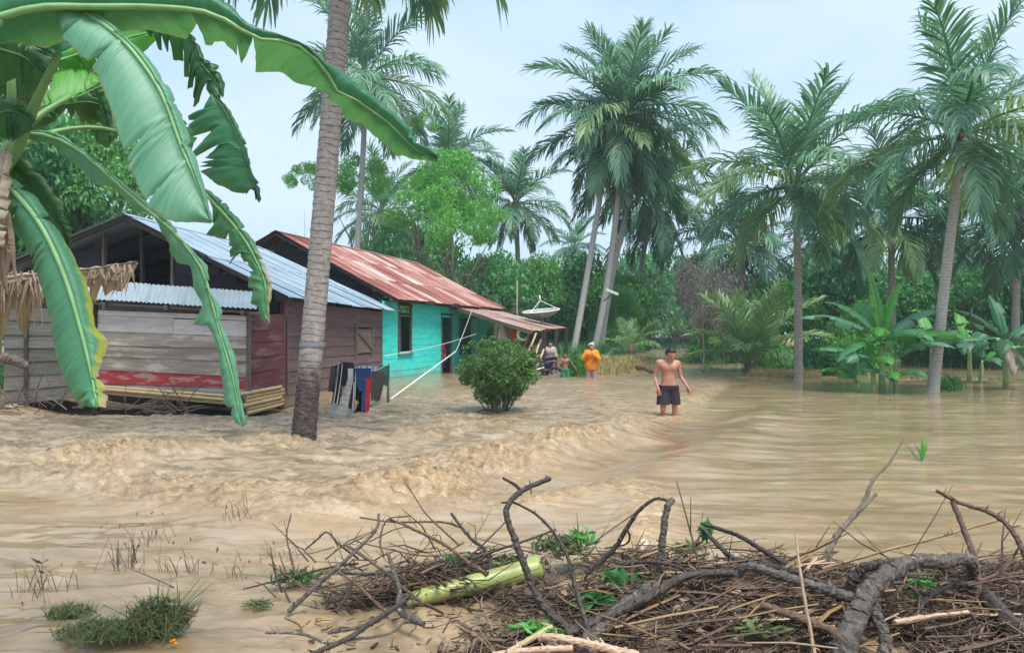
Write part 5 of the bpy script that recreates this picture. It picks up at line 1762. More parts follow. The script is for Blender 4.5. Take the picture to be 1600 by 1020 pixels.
# shredded drooping leaf
hero_leaf(bp, z2([(222, 40), (245, 42), (275, 44), (300, 62), (312, 95), (335, 125), (348, 152)], 3.6, 3.6),
          [(222, 44), (236, 60), (240, 50), (249, 79), (262, 82), (264, 62), (272, 95), (287, 96), (286, 75), (288, 121), (296, 121), (298, 95), (293, 138), (302, 138), (305, 118), (301, 168), (308, 169), (320, 120), (322, 140), (334, 157), (346, 154)],
          [(224, 36), (250, 30), (285, 38), (306, 60), (320, 92), (340, 102), (351, 130), (350, 152)], 0.06, 0.06, 'banana_dark', 'midrib_dark', (0.009, 0.004), 130, 0.02, 0.005, 11)
hero_leaf(bp, z2([(335, 152), (350, 168), (367, 200), (387, 250), (405, 316)], 3.6, 3.45),
          [(333, 152), (318, 168), (312, 185), (293, 181), (296, 215), (330, 205), (300, 238), (304, 246), (346, 222), (308, 258), (318, 272), (338, 288), (362, 300), (384, 303), (396, 290), (400, 316)],
          [(340, 150), (362, 176), (385, 225), (394, 270), (406, 290), (408, 312), (405, 317)], 0.10, 0.05, 'banana', 'midrib', (0.010, 0.004), 120, 0.03, 0.004, 12)
# long narrow leaf hanging to the water
hero_leaf(bp, z2([(20, 208), (80, 214), (130, 240), (170, 275), (223, 322), (261, 352), (287, 380), (317, 423), (335, 486), (350, 540), (365, 592), (379, 665)], 3.3, 3.15),
          [(20, 214), (80, 225), (125, 265), (150, 290), (175, 292), (215, 330), (238, 335), (257, 367), (276, 412), (298, 415), (302, 449), (317, 479), (300, 508), (324, 509), (339, 538), (348, 609), (348, 630), (358, 640), (369, 662), (378, 666)],
          [(20, 204), (90, 205), (127, 233), (173, 270), (233, 318), (262, 340), (283, 371), (324, 415), (328, 438), (322, 450), (335, 464), (348, 486), (344, 500), (354, 523), (369, 561), (376, 617), (386, 661), (380, 667)], 0.05, 0.05, 'banana_pale', 'midrib', (0.011, 0.003), 170, 0.012, 0.003, 13)
# ragged leaf with dried tan flaps
hero_leaf(bp, z2([(312, 292), (335, 318), (360, 345), (385, 378), (402, 410), (414, 440), (420, 498)], 3.4, 3.3),
          [(310, 294), (326, 312), (336, 332), (333, 350), (345, 345), (322, 366), (352, 375), (358, 360), (358, 413), (370, 385), (380, 410), (388, 400), (387, 449), (396, 450), (391, 475), (402, 480), (408, 500), (420, 505)],
          [(314, 290), (346, 311), (372, 340), (395, 374), (408, 398), (417, 423), (424, 440), (425, 464), (420, 480), (422, 505)], 0.08, 0.03, 'banana_tipdry', 'midrib', (0.009, 0.004), 130, 0.015, 0.005, 14)
# dry sheath and dead leaf bundle hanging at the stem
mb = MB()
for k in range(26):
    u0 = -10 + random.uniform(-30, 22); v0 = 338 + random.uniform(-12, 20)
    mb.tube([at(u0, v0, 3.1), at(u0 + random.uniform(-6, 10), v0 + 40, 3.08), at(u0 + random.uniform(-10, 18), v0 + random.uniform(70, 110), 3.1)], [0.012, 0.016, 0.003], 4)
mb.build('dry_sheath', M['stem_dry'], bp)
dl = hero_leaf(bp, z2([(-40, 455), (20, 440), (90, 430), (150, 424), (216, 412)], 4.4, 5.0),
          [(-40, 445), (30, 428), (100, 424), (160, 416), (216, 410)],
          [(-40, 530), (-10, 470), (0, 560), (20, 468), (38, 540), (45, 470), (58, 486), (70, 450), (76, 492), (90, 450), (96, 455), (140, 448), (148, 476), (156, 446), (166, 462), (178, 452), (190, 456), (205, 432), (214, 416)], 0.03, 0.12, 'banana_dry', 'stem_dry', (0.02, 0.006), 150, 0.03, 0.012, 15)
mb = MB()
rr = random.Random(4)
for k in range(150):
    u0 = rr.uniform(-20, 205); v0 = 432 - (u0 / 215) * 14 + rr.uniform(-8, 10)
    Yk = 4.55 + u0 / 215 * 0.4 + rr.uniform(-0.06, 0.02)
    ln_ = rr.uniform(14, 42) if u0 > 60 else rr.uniform(18, 80)
    dx = rr.uniform(-26, 14)
    mb.tube([at(u0, v0, Yk), at(u0 + dx * 0.5, v0 + ln_ * 0.55, Yk - 0.03), at(u0 + dx * 0.8, v0 + ln_, Yk - 0.02)], [0.006, 0.005, 0.0015], 3)
mb.build('dry_fringe', M['stem_dry'], dl)


def blade(L_, W_, el, droop, seed, tear=0.35, fold=0.35):
    """banana leaf growing along +X, strips torn at random, returns mesh"""
    r = random.Random(seed)
    n = 24
    P = [Vector((0, 0, 0))]
    th = []
    for i in range(n + 1):
        t = i / n
        th.append(el - droop * t ** 1.4)
    for i in range(n):
        P.append(P[-1] + Vector((math.cos(th[i]), 0, math.sin(th[i]))) * (L_ / n))
    mb = MB()
    pet = 4
    for sd_ in (-1, 1):
        i = pet
        while i < n:
            j = min(n, i + r.randint(2, 7))
            hang = fold + r.uniform(-0.2, 0.35) if r.random() < 0.7 else fold + r.uniform(0.2, 0.9)
            rows_, A = [], []
            for k in range(i, j + 1):
                t = (k - pet) / (n - pet)
                wd = W_ * max(0.02, math.sin(math.pi * min(1, 0.06 + t * 0.94) ** 0.8)) ** 0.6
                g = 0.0
                if k in (i, j) and 0 < t < 0.98: g = tear * r.random() * 0.25
                T = Vector((math.cos(th[k]), 0, math.sin(th[k])))
                U = Vector((-math.sin(th[k]), 0, math.cos(th[k])))
                row, ra = [], []
                for c_ in range(4):
                    f = c_ / 3
                    a = hang * f * 1.2 - 0.25
                    q_ = P[k] + (Vector((0, sd_, 0)) * math.cos(a) - U * math.sin(a)) * wd * f + T * wd * f * 0.25
                    q_ = q_ + T * (1 if k == i else -1) * g * f * wd if g else q_
                    row.append(q_); ra.append((k / n * L_, sd_ * f, t))
                rows_.append(row); A.append(ra)
            mb.grid(rows_, A)
            i = j
    mb.tube(P[::2], [0.022 * (1 - 0.85 * k / (n / 2)) * (0.5 + L_ / 3) for k in range(len(P[::2]))], 5)
    return mb.mesh('leaf', smooth=True)


def banana_clump(label, base, stems, seed, group=None):
    """stems: (dx, dy, h, [(az, el, L, W, droop, mat)])"""
    root = thing('banana_plant', label, 'banana plant', base, group)
    base = Vector(base)
    sc_ = 0
    for (dx, dy, h, lv) in stems:
        mb = MB()
        b = base + Vector((dx, dy, 0))
        r = 0.045 + 0.022 * h
        tp = b + Vector((dx * 0.2, 0, h))
        mb.tube([b, b.lerp(tp, 0.4), b.lerp(tp, 0.8), tp], [r * 1.15, r, r * 0.75, r * 0.45], 9)
        mb.build('pseudostem', M['pseudostem'], root, smooth=True)
        for (az, el, L_, W_, dr, m_) in lv:
            me = blade(L_, W_, R(el), R(dr), seed * 100 + sc_)
            sc_ += 1
            o = link('leaf', me, M[m_], root)
            o.location = tp - base - Vector((0, 0, 0.1))
            o.rotation_euler = (0, 0, R(az))
    return root
banana_clump('bright green banana clump with an upright young leaf between the two ringed trunks', g_at(1378, 19.8, -0.3), [
    (0.0, 0, 1.75, [(172, 40, 2.3, 0.27, 58, 'banana_pale'), (8, 46, 2.3, 0.28, 58, 'banana_pale'), (200, 5, 1.7, 0.26, 60, 'banana_clump_leaf'), (-20, 22, 2.2, 0.27, 50, 'banana_bright'), (92, 60, 1.9, 0.26, 60, 'banana_clump_leaf'), (240, 42, 1.5, 0.27, 90, 'banana_bright'), (300, 38, 1.6, 0.26, 95, 'banana_clump_leaf'), (100, 84, 2.0, 0.19, 22, 'banana_bright'), (20, 80, 1.7, 0.18, 26, 'banana_bright'), (155, 62, 1.9, 0.25, 62, 'banana_clump_leaf')]),
    (0.28, -0.1, 1.3, [(10, 55, 1.8, 0.24, 68, 'banana_clump_leaf'), (-50, 45, 1.6, 0.24, 85, 'banana_pale'), (80, 70, 1.5, 0.22, 50, 'banana_bright'), (170, 60, 1.2, 0.22, 80, 'banana_bright'), (-10, 30, 2.2, 0.24, 40, 'banana_pale')]),
    (-0.26, -0.12, 1.05, [(165, 45, 1.7, 0.24, 72, 'banana_clump_leaf'), (215, 45, 1.4, 0.24, 95, 'banana_pale'), (100, 75, 1.3, 0.2, 45, 'banana_bright'), (-90, 50, 1.2, 0.22, 110, 'banana_bright')]),
    (0.1, -0.25, 0.7, [(250, 45, 1.1, 0.2, 100, 'banana_bright'), (300, 50, 1.1, 0.2, 100, 'banana_clump_leaf'), (180, 50, 1.1, 0.19, 80, 'banana_pale')]),
    (-0.5, 0.1, 0.6, [(180, 50, 1.2, 0.2, 78, 'banana_bright'), (120, 70, 1.0, 0.18, 60, 'banana_clump_leaf')])], 1)
banana_clump('banana plant with drooping dark leaves behind the foot of the leaning grey trunk', g_at(1515, 23.5, -0.3), [
    (0, 0, 1.5, [(20, 55, 1.7, 0.25, 85, 'banana'), (150, 50, 1.6, 0.25, 80, 'banana'), (-60, 45, 1.4, 0.25, 110, 'banana_pale'), (90, 75, 1.5, 0.22, 40, 'banana_bright'), (230, 30, 1.3, 0.25, 100, 'banana')]),
    (0.5, 0.3, 1.0, [(0, 50, 1.5, 0.24, 70, 'banana_bright'), (60, 70, 1.3, 0.2, 60, 'banana'), (-90, 40, 1.1, 0.22, 110, 'banana')])], 2)
banana_clump('dark banana plant with ragged dry skirt at the right picture edge', g_at(1572, 21, -0.3), [
    (0, 0, 1.7, [(180, 45, 1.8, 0.27, 75, 'banana_dark'), (150, 60, 1.7, 0.25, 60, 'banana_dark'), (20, 45, 1.8, 0.27, 80, 'banana'), (-70, 30, 1.3, 0.25, 120, 'banana_dark'), (230, 20, 1.4, 0.25, 100, 'banana_dark'), (90, 78, 1.6, 0.2, 40, 'banana'), (250, -30, 1.2, 0.15, 50, 'banana_dry'), (300, -40, 1.1, 0.15, 40, 'banana_dry')])], 3)
banana_clump('banana plant with a wide dead striped leaf above the dark hedge behind the porch', land(775, 40), [
    (0, 0, 3.5, [(170, 72, 2.3, 0.36, 60, 'banana_dark'), (20, 40, 2.2, 0.34, 70, 'banana_dark'), (215, 15, 2.0, 0.34, 80, 'banana_dark'), (-8, 14, 2.7, 0.26, 36, 'banana_dry'), (-15, 50, 2.2, 0.32, 90, 'banana'), (90, 60, 2.0, 0.3, 60, 'banana_dark'), (270, 30, 2.0, 0.34, 110, 'banana_dark')]),
    (-1.3, 0.2, 3.6, [(140, 80, 2.4, 0.36, 40, 'banana_dark'), (200, 55, 2.2, 0.34, 80, 'banana_dark'), (30, 65, 2.0, 0.34, 60, 'banana_dark')])], 4)
banana_clump('dark banana plant low behind the red roof near the ringed trunk', land(640, 41), [
    (0, 0, 3.4, [(175, 40, 2.4, 0.34, 60, 'banana_dark'), (110, 75, 2.3, 0.34, 50, 'banana_dark'), (20, 55, 2.2, 0.34, 70, 'banana'), (230, 30, 2.0, 0.34, 90, 'banana_dark'), (300, 45, 2.0, 0.3, 90, 'banana_dark')])], 5)
banana_clump('banana plant among the dark trees behind the banana clump', land(1455, 29), [
    (0, 0, 1.8, [(175, 50, 2.0, 0.3, 70, 'banana'), (20, 50, 2.0, 0.3, 80, 'banana'), (90, 75, 1.8, 0.26, 40, 'banana_bright'), (250, 40, 1.7, 0.28, 100, 'banana'), (310, 40, 1.7, 0.28, 100, 'banana_dark')])], 6)


# ------------------------------------------------------------------ people: one continuous body surface each
def nets(f, org, h):
    """naive surface nets on a scalar field, returns verts, quads"""
    s = f < 0
    nx, ny, nz = f.shape
    acc = np.zeros((nx - 1, ny - 1, nz - 1, 3), np.float32)
    cnt = np.zeros((nx - 1, ny - 1, nz - 1), np.float32)
    for ax in range(3):
        o1, o2 = [a for a in range(3) if a != ax]
        for i in (0, 1):
            for j in (0, 1):
                sl = [None] * 3
                sl[ax] = slice(0, -1)
                sl[o1] = slice(i, f.shape[o1] - 1 + i)
                sl[o2] = slice(j, f.shape[o2] - 1 + j)
                A = f[tuple(sl)]
                sl[ax] = slice(1, None)
                B = f[tuple(sl)]
                c_ = (A < 0) != (B < 0)
                t = np.where(c_, A / np.where(c_, A - B, 1), 0)
                acc[..., ax] += np.where(c_, t, 0)
                acc[..., o1] += np.where(c_, i, 0)
                acc[..., o2] += np.where(c_, j, 0)
                cnt += c_
    mk = cnt > 0
    ids = np.full(mk.shape, -1, np.int64)
    ids[mk] = np.arange(mk.sum())
    cell = np.argwhere(mk)
    V = (acc[mk] / cnt[mk][:, None] + cell) * h + np.array(org)
    Q = []
    for ax in range(3):
        o1, o2 = ((1, 2), (2, 0), (0, 1))[ax]
        sl = [slice(1, -1)] * 3
        sl[ax] = slice(0, -1)
        A = s[tuple(sl)]
        sl[ax] = slice(1, None)
        B = s[tuple(sl)]
        e = np.argwhere(A != B)
        flip = A[A != B]
        off = np.array([1, 1, 1]); off[ax] = 0
        e = e + off
        def g(d1, d2):
            k = e.copy(); k[:, o1] -= d1; k[:, o2] -= d2
            return ids[k[:, 0], k[:, 1], k[:, 2]]
        q = np.stack([g(1, 1), g(0, 1), g(0, 0), g(1, 0)], 1)
        q[~flip] = q[~flip][:, ::-1]
        Q.append(q)
    return V, np.concatenate(Q)


class SDF:
    def __init__(s): s.p = []

    def cap(s, a, b, ra, rb=None, k=0.03, fy=1.0):
        s.p.append((np.array(a, float), np.array(b, float), ra, ra if rb is None else rb, k, fy))

    def field(s, P, infl=0.0, sel=None):
        f = np.full(P.shape[:-1], 0.3, np.float32)
        for n_, (a, b, ra, rb, k, fy) in enumerate(s.p):
            if sel is not None and n_ not in sel: continue
            m = max(ra, rb) + 0.10 + infl
            lo, hi = np.minimum(a, b) - m, np.maximum(a, b) + m
            sl = tuple(slice(max(0, int((lo[i] - s.org[i]) / s.h)), max(1, int((hi[i] - s.org[i]) / s.h) + 2)) for i in range(3))
            p = P[sl]
            if p.size == 0: continue
            ba = b - a
            pa = p - a
            t = np.clip((pa @ ba) / (ba @ ba + 1e-9), 0, 1)
            d = pa - t[..., None] * ba
            d = d.copy()
            d[..., 1] /= fy
            dd = np.sqrt((d ** 2).sum(-1)) - (ra + (rb - ra) * t) - infl
            g = f[sl]
            hh = np.clip(0.5 + 0.5 * (g - dd) / k, 0, 1)
            f[sl] = g * (1 - hh) + dd * hh - k * hh * (1 - hh)
        return f


def hand(S, wrist, d, side, palm, sc=1.0, curl=0.5):
    """palm and five separate bent fingers; d finger direction, palm = palm normal"""
    w_ = np.array(wrist, float)
    d = np.array(d, float); d /= np.linalg.norm(d)
    n = np.array(palm, float); n -= d * (n @ d); n /= np.linalg.norm(n)
    x = np.cross(d, n) * side
    pe = w_ + d * 0.085 * sc
    S.cap(w_, w_ + d * 0.03 * sc, 0.022 * sc, 0.024 * sc, 0.02)
    for o in (-0.022, 0.0, 0.022):
        S.cap(w_ + d * 0.02 * sc + x * o * 0.6 * sc, pe + x * o * sc, 0.015 * sc, 0.014 * sc, 0.015)
    for o, l in ((-0.030, 0.058), (-0.010, 0.072), (0.011, 0.076), (0.031, 0.066)):
        b = pe + x * o * sc
        m1 = b + (d * math.cos(curl * 0.5) + n * math.sin(curl * 0.5)) * l * 0.55 * sc
        m2 = m1 + (d * math.cos(curl * 1.4) + n * math.sin(curl * 1.4)) * l * 0.5 * sc
        S.cap(b, m1, 0.0095 * sc, 0.009 * sc, 0.004)
        S.cap(m1, m2, 0.009 * sc, 0.0078 * sc, 0.004)
    tb = w_ + d * 0.03 * sc + x * 0.022 * sc
    t1 = tb + (d * 0.6 + x * 0.7 + n * 0.3) * 0.042 * sc
    t2 = t1 + (d * 0.85 + x * 0.25 + n * 0.4) * 0.032 * sc
    S.cap(tb, t1, 0.013 * sc, 0.011 * sc, 0.01)
    S.cap(t1, t2, 0.011 * sc, 0.009 * sc, 0.005)


def person(label, loc, H, face, J, mats, garments, h=0.011, rot=0.0, female=False, hairlen=0.0, slim=1.0, group=None):
    """J: joints for a 1.70 m figure facing -Y; H the height"""
    k = H / 1.70
    root = thing('person', label, 'person', loc, group)
    root.rotation_euler = (0, 0, rot)
    S = SDF()
    j = {a: (b if a[:4] in ('hand', 'side') else np.array(b, float)) for a, b in J.items()}
    w_ = slim
    S.cap(j['pelvis'] + [-0.06 * w_, 0, 0], j['pelvis'] + [0.06 * w_, 0, 0], 0.125 * w_, None, 0.05, 0.82)
    S.cap(j['pelvis'], j['waist'], 0.135 * w_, 0.128 * w_, 0.06, 0.76)
    S.cap(j['waist'], j['chest'], 0.130 * w_, 0.150 * w_, 0.07, 0.70)
    S.cap(j['chest'] + [-0.07, 0, 0.02], j['chest'] + [0.07, 0, 0.02], 0.118 * w_, None, 0.06, 0.80)
    S.cap(j['shl'] * 0.75 + j['chest'] * 0.25 + [0, 0, 0.03], j['shr'] * 0.75 + j['chest'] * 0.25 + [0, 0, 0.03], 0.075 * w_, None, 0.06, 0.85)
    if not female:
        for sx in (-1, 1):
            S.cap(j['chest'] + [0.065 * sx, -0.085 * w_, 0.02], j['chest'] + [0.10 * sx, -0.07 * w_, 0.04], 0.050, None, 0.05, 0.6)
    else:
        for sx in (-1, 1):
            S.cap(j['chest'] + [0.07 * sx, -0.085, -0.01], j['chest'] + [0.075 * sx, -0.09, -0.02], 0.065, None, 0.04)
    S.cap(j['chest'] + [0, 0.01, 0.12], j['head'] + [0, 0.012, -0.07], 0.056, 0.052, 0.04)
    for sd_ in ('l', 'r'):
        S.cap(j['sh' + sd_], j['sh' + sd_] + [0, 0, -0.03], 0.058 * w_, None, 0.04)
        S.cap(j['sh' + sd_], j['el' + sd_], 0.050 * w_, 0.039 * w_, 0.035)
        S.cap(j['el' + sd_], j['wr' + sd_], 0.040 * w_, 0.026 * w_, 0.02)
        S.cap(j['hip' + sd_], j['kn' + sd_], 0.088 * w_, 0.056 * w_, 0.05)
        S.cap(j['kn' + sd_], j['an' + sd_], 0.055 * w_, 0.036 * w_, 0.02)
        c_ = j['kn' + sd_] * 0.68 + j['an' + sd_] * 0.32 + [0, 0.022, 0]
        S.cap(c_, c_ + [0, 0, -0.06], 0.046 * w_, 0.036 * w_, 0.03)
        S.cap(j['an' + sd_] + [0, 0.03, -0.05], j['an' + sd_] + [0, -0.13, -0.055], 0.034, 0.026, 0.03)
    dh = np.array(face, float); dh /= np.linalg.norm(dh)          # facing direction
    rt = np.cross(dh, [0, 0, 1]); rt /= np.linalg.norm(rt)
    uph = np.cross(rt, dh)
    hc = j['head']
    S.cap(hc + uph * 0.035 - dh * -0.0 + dh * -0.012, hc + uph * 0.035 + dh * 0.012, 0.092, 0.088, 0.03)
    S.cap(hc - uph * 0.02 + dh * 0.02, hc - uph * 0.075 + dh * 0.045, 0.066, 0.042, 0.04)
    nb = len(S.p)
    S.cap(hc + uph * 0.012 + dh * 0.098, hc - uph * 0.022 + dh * 0.112, 0.009, 0.015, 0.012)
    S.cap(hc + uph * 0.032 + dh * 0.088 - rt * 0.03, hc + uph * 0.032 + dh * 0.088 + rt * 0.03, 0.012, None, 0.012)
    for sx in (-1, 1):
        S.cap(hc + rt * 0.083 * sx + uph * 0.02 - dh * 0.01, hc + rt * 0.086 * sx - uph * 0.025 - dh * 0.005, 0.017, 0.011, 0.008)
    S.cap(hc - uph * 0.052 + dh * 0.088 - rt * 0.014, hc - uph * 0.052 + dh * 0.088 + rt * 0.014, 0.010, None, 0.01)
    for sd_, sx in (('l', 1), ('r', -1)):
        hd, hp, cu = J['hand' + sd_]
        hand(S, j['wr' + sd_], hd, sx, hp, 1.0, cu) if False else hand(S, j['wr' + sd_], hd, J['side' + sd_], hp, 1.0, cu)
    pts = np.array([q_ for pr in S.p for q_ in (pr[0], pr[1])])
    lo, hi = pts.min(0) - 0.2, pts.max(0) + 0.2
    S.org, S.h = lo, h
    ax = [np.arange(lo[i], hi[i], h) for i in range(3)]
    P = np.stack(np.meshgrid(*ax, indexing='ij'), -1).astype(np.float32)
    f = S.field(P)
    V, Q = nets(f, lo, h)
    link('body', np_mesh('body', V * k, Q, smooth=True), M[mats['skin']], root)
    z = P[..., 2]
    # hair: a shell over the skull
    hs = SDF(); hs.org, hs.h = lo, h
    hs.cap(hc + uph * 0.042 - dh * 0.018, hc + uph * 0.046 + dh * 0.006, 0.103, 0.099, 0.03)
    if hairlen:
        hs.cap(hc - dh * 0.05, hc - dh * 0.075 - uph * hairlen, 0.085, 0.06, 0.05)
    hf = hs.field(P)
    rel = P - hc
    fw = rel @ dh
    upv = rel @ uph
    face_cut = np.minimum(fw - 0.035, 0.080 + 0.010 * np.sin(rel[..., 0] * 150 + 1) - upv)       # >0 inside the face area
    hf = np.maximum(hf, face_cut)
    if not hairlen: hf = np.maximum(hf, -0.035 - upv)
    hf = np.maximum(hf, -(f + 0.004)) if False else hf
    V, Q = nets(hf, lo, h)
    if len(V): link('hair', np_mesh('hair', V * k, Q, smooth=True), M[mats.get('hair', 'hair')], root)
    for (nm, fn, mt) in garments:
        gf = fn(P, S, j, f)
        V, Q = nets(gf.astype(np.float32), lo, h)
        if len(V): link(nm, np_mesh(nm, V * k, Q, smooth=True), M[mt], root)
    for sx in (-1, 1):
        mb = MB()
        mb.ball((0, 0, 0), 0.011 * k, 6, 4, (1.3, 0.7, 0.8))
        o = link('eye', mb.mesh('eye', smooth=True), M['eye'], root)
        o.location = Vector((hc + rt * 0.031 * sx + uph * 0.012 + dh * 0.088) * k)
    mb = MB()
    mb.ball((0, 0, 0), 0.012 * k, 6, 4, (1.7, 0.6, 0.5))
    o = link('mouth', mb.mesh('mouth', smooth=True), M['lip'], root)
    o.location = Vector((hc - uph * 0.052 + dh * 0.096) * k)
    return root


def shorts(z0, z1, infl=0.022, flare=0.05):
    def fn(P, S, j, f):
        z = P[..., 2]
        T = SDF(); T.org, T.h = S.org, S.h
        T.cap(j['pelvis'] + [-0.06, 0, 0], j['pelvis'] + [0.06, 0, 0], 0.125 + infl, None, 0.05, 0.86)
        T.cap(j['pelvis'], j['waist'], 0.135 + infl, 0.130 + infl * 0.6, 0.05, 0.82)
        for sd_ in 'lr':
            m = j['hip' + sd_] + (j['kn' + sd_] - j['hip' + sd_]) * 1.0
            T.cap(j['hip' + sd_], m, 0.092 + infl, 0.062 + infl + flare, 0.03)
        g = T.field(P)
        wr = 0.008 * np.sin(P[..., 0] * 60 + z * 25) * np.sin(z * 38)
        g = g + wr * (0.6)
        return np.maximum(np.maximum(g, z0 + 0.01 * np.sin(P[..., 0] * 30) - z), z - z1)
    return fn


def top(z0, z1, infl=0.025, arms=True, flare=0.0, armcut=1.0):
    def fn(P, S, j, f):
        z = P[..., 2]
        T = SDF(); T.org, T.h = S.org, S.h
        T.cap(j['pelvis'] + [-0.06, 0, 0], j['pelvis'] + [0.06, 0, 0], 0.125 + infl + flare, None, 0.06, 0.86)
        T.cap(j['pelvis'] + [0, 0, -0.35], j['waist'], 0.150 + infl + flare * 1.3, 0.135 + infl, 0.07, 0.85)
        T.cap(j['waist'], j['chest'], 0.135 + infl, 0.155 + infl, 0.07, 0.78)
        T.cap(j['shl'] * 0.8 + j['chest'] * 0.2 + [0, 0, 0.03], j['shr'] * 0.8 + j['chest'] * 0.2 + [0, 0, 0.03], 0.075 + infl, None, 0.06, 0.9)
        T.cap(j['chest'] + [-0.07, -0.03, 0], j['chest'] + [0.07, -0.03, 0], 0.12 + infl, None, 0.06, 0.9)
        if arms:
            for sd_ in 'lr':
                T.cap(j['sh' + sd_], j['el' + sd_], 0.055 + infl, 0.046 + infl, 0.03)
                if armcut > 0:
                    T.cap(j['el' + sd_], j['el' + sd_] + (j['wr' + sd_] - j['el' + sd_]) * armcut, 0.046 + infl, 0.038 + infl, 0.02)
        g = T.field(P) + 0.006 * np.sin(P[..., 0] * 55 + z * 18) * np.sin(z * 30 + 1)
        nk = np.sqrt(((P - (j['chest'] + np.array([0, -0.02, 0.21]))) ** 2).sum(-1)) - 0.085
        g = np.maximum(g, -nk)
        return np.maximum(np.maximum(g, z0 - z), z - z1)
    return fn


def trousers(z1, infl=0.02):
    def fn(P, S, j, f):
        z = P[..., 2]
        T = SDF(); T.org, T.h = S.org, S.h
        T.cap(j['pelvis'] + [-0.06, 0, 0], j['pelvis'] + [0.06, 0, 0], 0.128 + infl, None, 0.05, 0.86)
        for sd_ in 'lr':
            T.cap(j['hip' + sd_], j['kn' + sd_], 0.092 + infl, 0.064 + infl, 0.03)
            T.cap(j['kn' + sd_], j['an' + sd_], 0.062 + infl, 0.05 + infl, 0.02)
        g = T.field(P) + 0.006 * np.sin(z * 45) * np.sin(P[..., 0] * 40)
        return np.maximum(np.maximum(g, 0.10 - z), z - z1)
    return fn

BASEJ = dict(pelvis=(0, 0, 0.92), waist=(0, 0, 1.06), chest=(0, 0, 1.29), head=(0, -0.02, 1.565),
             shl=(0.185, 0, 1.395), shr=(-0.185, 0, 1.395), ell=(0.25, 0.02, 1.11), elr=(-0.25, 0.02, 1.11), wrl=(0.27, -0.04, 0.87), wrr=(-0.27, -0.04, 0.87),
             hipl=(0.095, 0, 0.88), hipr=(-0.095, 0, 0.88), knl=(0.11, -0.02, 0.48), knr=(-0.11, -0.02, 0.48), anl=(0.11, 0.02, 0.09), anr=(-0.11, 0.02, 0.09))
def pose(**kw):
    d = dict(BASEJ)
    d.update(handl=((0.02, -0.1, -1), (-1, -0.2, 0), 0.5), handr=((-0.02, -0.1, -1), (1, -0.2, 0), 0.5), sidel=1, sider=-1)
    d.update(kw)
    return d
# wading man, head bent, one arm by his thigh, the other reaching out low
mx_ = at(1044, 645, 14.4)
person('bare-chested man in dark shorts wading knee deep towards the camera', (mx_.x, 14.4, -0.41), 1.70, (0.18, -1, -0.38),
       pose(head=(0.03, -0.07, 1.555), chest=(0.0, -0.01, 1.29), shl=(0.19, 0.0, 1.385), shr=(-0.19, 0, 1.40), elr=(-0.265, 0.03, 1.12), wrr=(-0.225, -0.12, 0.90),
            ell=(0.255, 0.03, 1.13), wrl=(0.36, -0.09, 0.93), handl=((0.3, -0.15, -1), (-0.8, -0.6, 0), 0.6), handr=((0.15, -0.15, -1), (0.6, 0.8, 0), 0.45),
            knr=(-0.13, -0.12, 0.50), anr=(-0.15, 0.10, 0.10), knl=(0.12, -0.05, 0.48), anl=(0.10, 0.0, 0.08)),
       dict(skin='skin'), [('shorts', shorts(0.60, 0.965), 'c_shorts')], 0.0095, 0.05, slim=0.87)
# person in orange, hands raised to the face
ox = at(924, 590, 26)
def scarf(P, S, j, f):
    T = SDF(); T.org, T.h = S.org, S.h
    hc = j['head']
    T.cap(hc + [-0.07, 0.0, 0.10], hc + [0.06, -0.03, 0.11], 0.055, 0.06, 0.03)
    T.cap(hc + [0.0, 0.03, 0.14], hc + [0.05, 0.03, 0.19], 0.06, 0.035, 0.03)
    return T.field(P)
person('barefaced person in a loose orange top, hands raised to the face, standing in the flood', (ox.x, 26, -0.42), 1.62, (0.25, -1, -0.1),
       pose(ell=(0.27, -0.14, 1.15), wrl=(0.09, -0.28, 1.30), elr=(-0.29, -0.10, 1.15), wrr=(-0.10, -0.27, 1.36),
            handl=((-0.3, 0.25, 1), (0, 1, 0), 0.6), handr=((0.35, 0.3, 1), (0, 1, 0), 0.6)),
       dict(skin='skin_light'), [('tunic', top(0.76, 1.50, 0.03, True, 0.05, 0.9), 'c_orange'), ('trousers', trousers(0.8, 0.035), 'c_lilac'), ('head_cloth', scarf, 'c_pink')], 0.013, -0.1, True, 0.12, 1.05)
# boy, arms held out
kx = at(883, 590, 26.1)
person('shirtless boy in green shorts with both arms held out, beside the clipped bush', (kx.x, 26.1, -0.40), 1.28, (-0.3, -1, 0.1),
       pose(ell=(0.36, -0.02, 1.16), wrl=(0.52, -0.08, 0.92), elr=(-0.32, -0.05, 1.22), wrr=(-0.50, -0.18, 1.33),
            handl=((0.5, -0.1, -1), (-0.8, -0.6, 0), 0.4), handr=((-1, -0.1, 0.1), (0, -0.3, -1), 0.4), head=(-0.01, -0.02, 1.57)),
       dict(skin='skin_dark'), [('shorts', shorts(0.5, 0.98, 0.02, 0.03), 'c_greenshort')], 0.012, 0.15, False, 0, 0.82)
# woman under the porch roof
wx_ = at(859, 588, 27.9)
person('woman in pale grey top and blue grey trousers standing between the porch posts', (wx_.x, 27.9, -0.35), 1.62, (0.3, -1, -0.1),
       pose(ell=(0.24, -0.05, 1.12), wrl=(0.12, -0.20, 1.02), elr=(-0.26, -0.02, 1.12), wrr=(-0.18, -0.18, 1.0),
            handl=((-0.8, -0.3, -0.2), (0, 0.2, 1), 0.5), handr=((0.8, -0.3, -0.2), (0, 0.2, 1), 0.5)),
       dict(skin='skin_light'), [('top', top(0.80, 1.50, 0.03, True, 0.02, 0.3), 'c_palegrey'), ('trousers', trousers(0.95, 0.02), 'c_bluegrey')], 0.014, 0.1, True, 0.16)
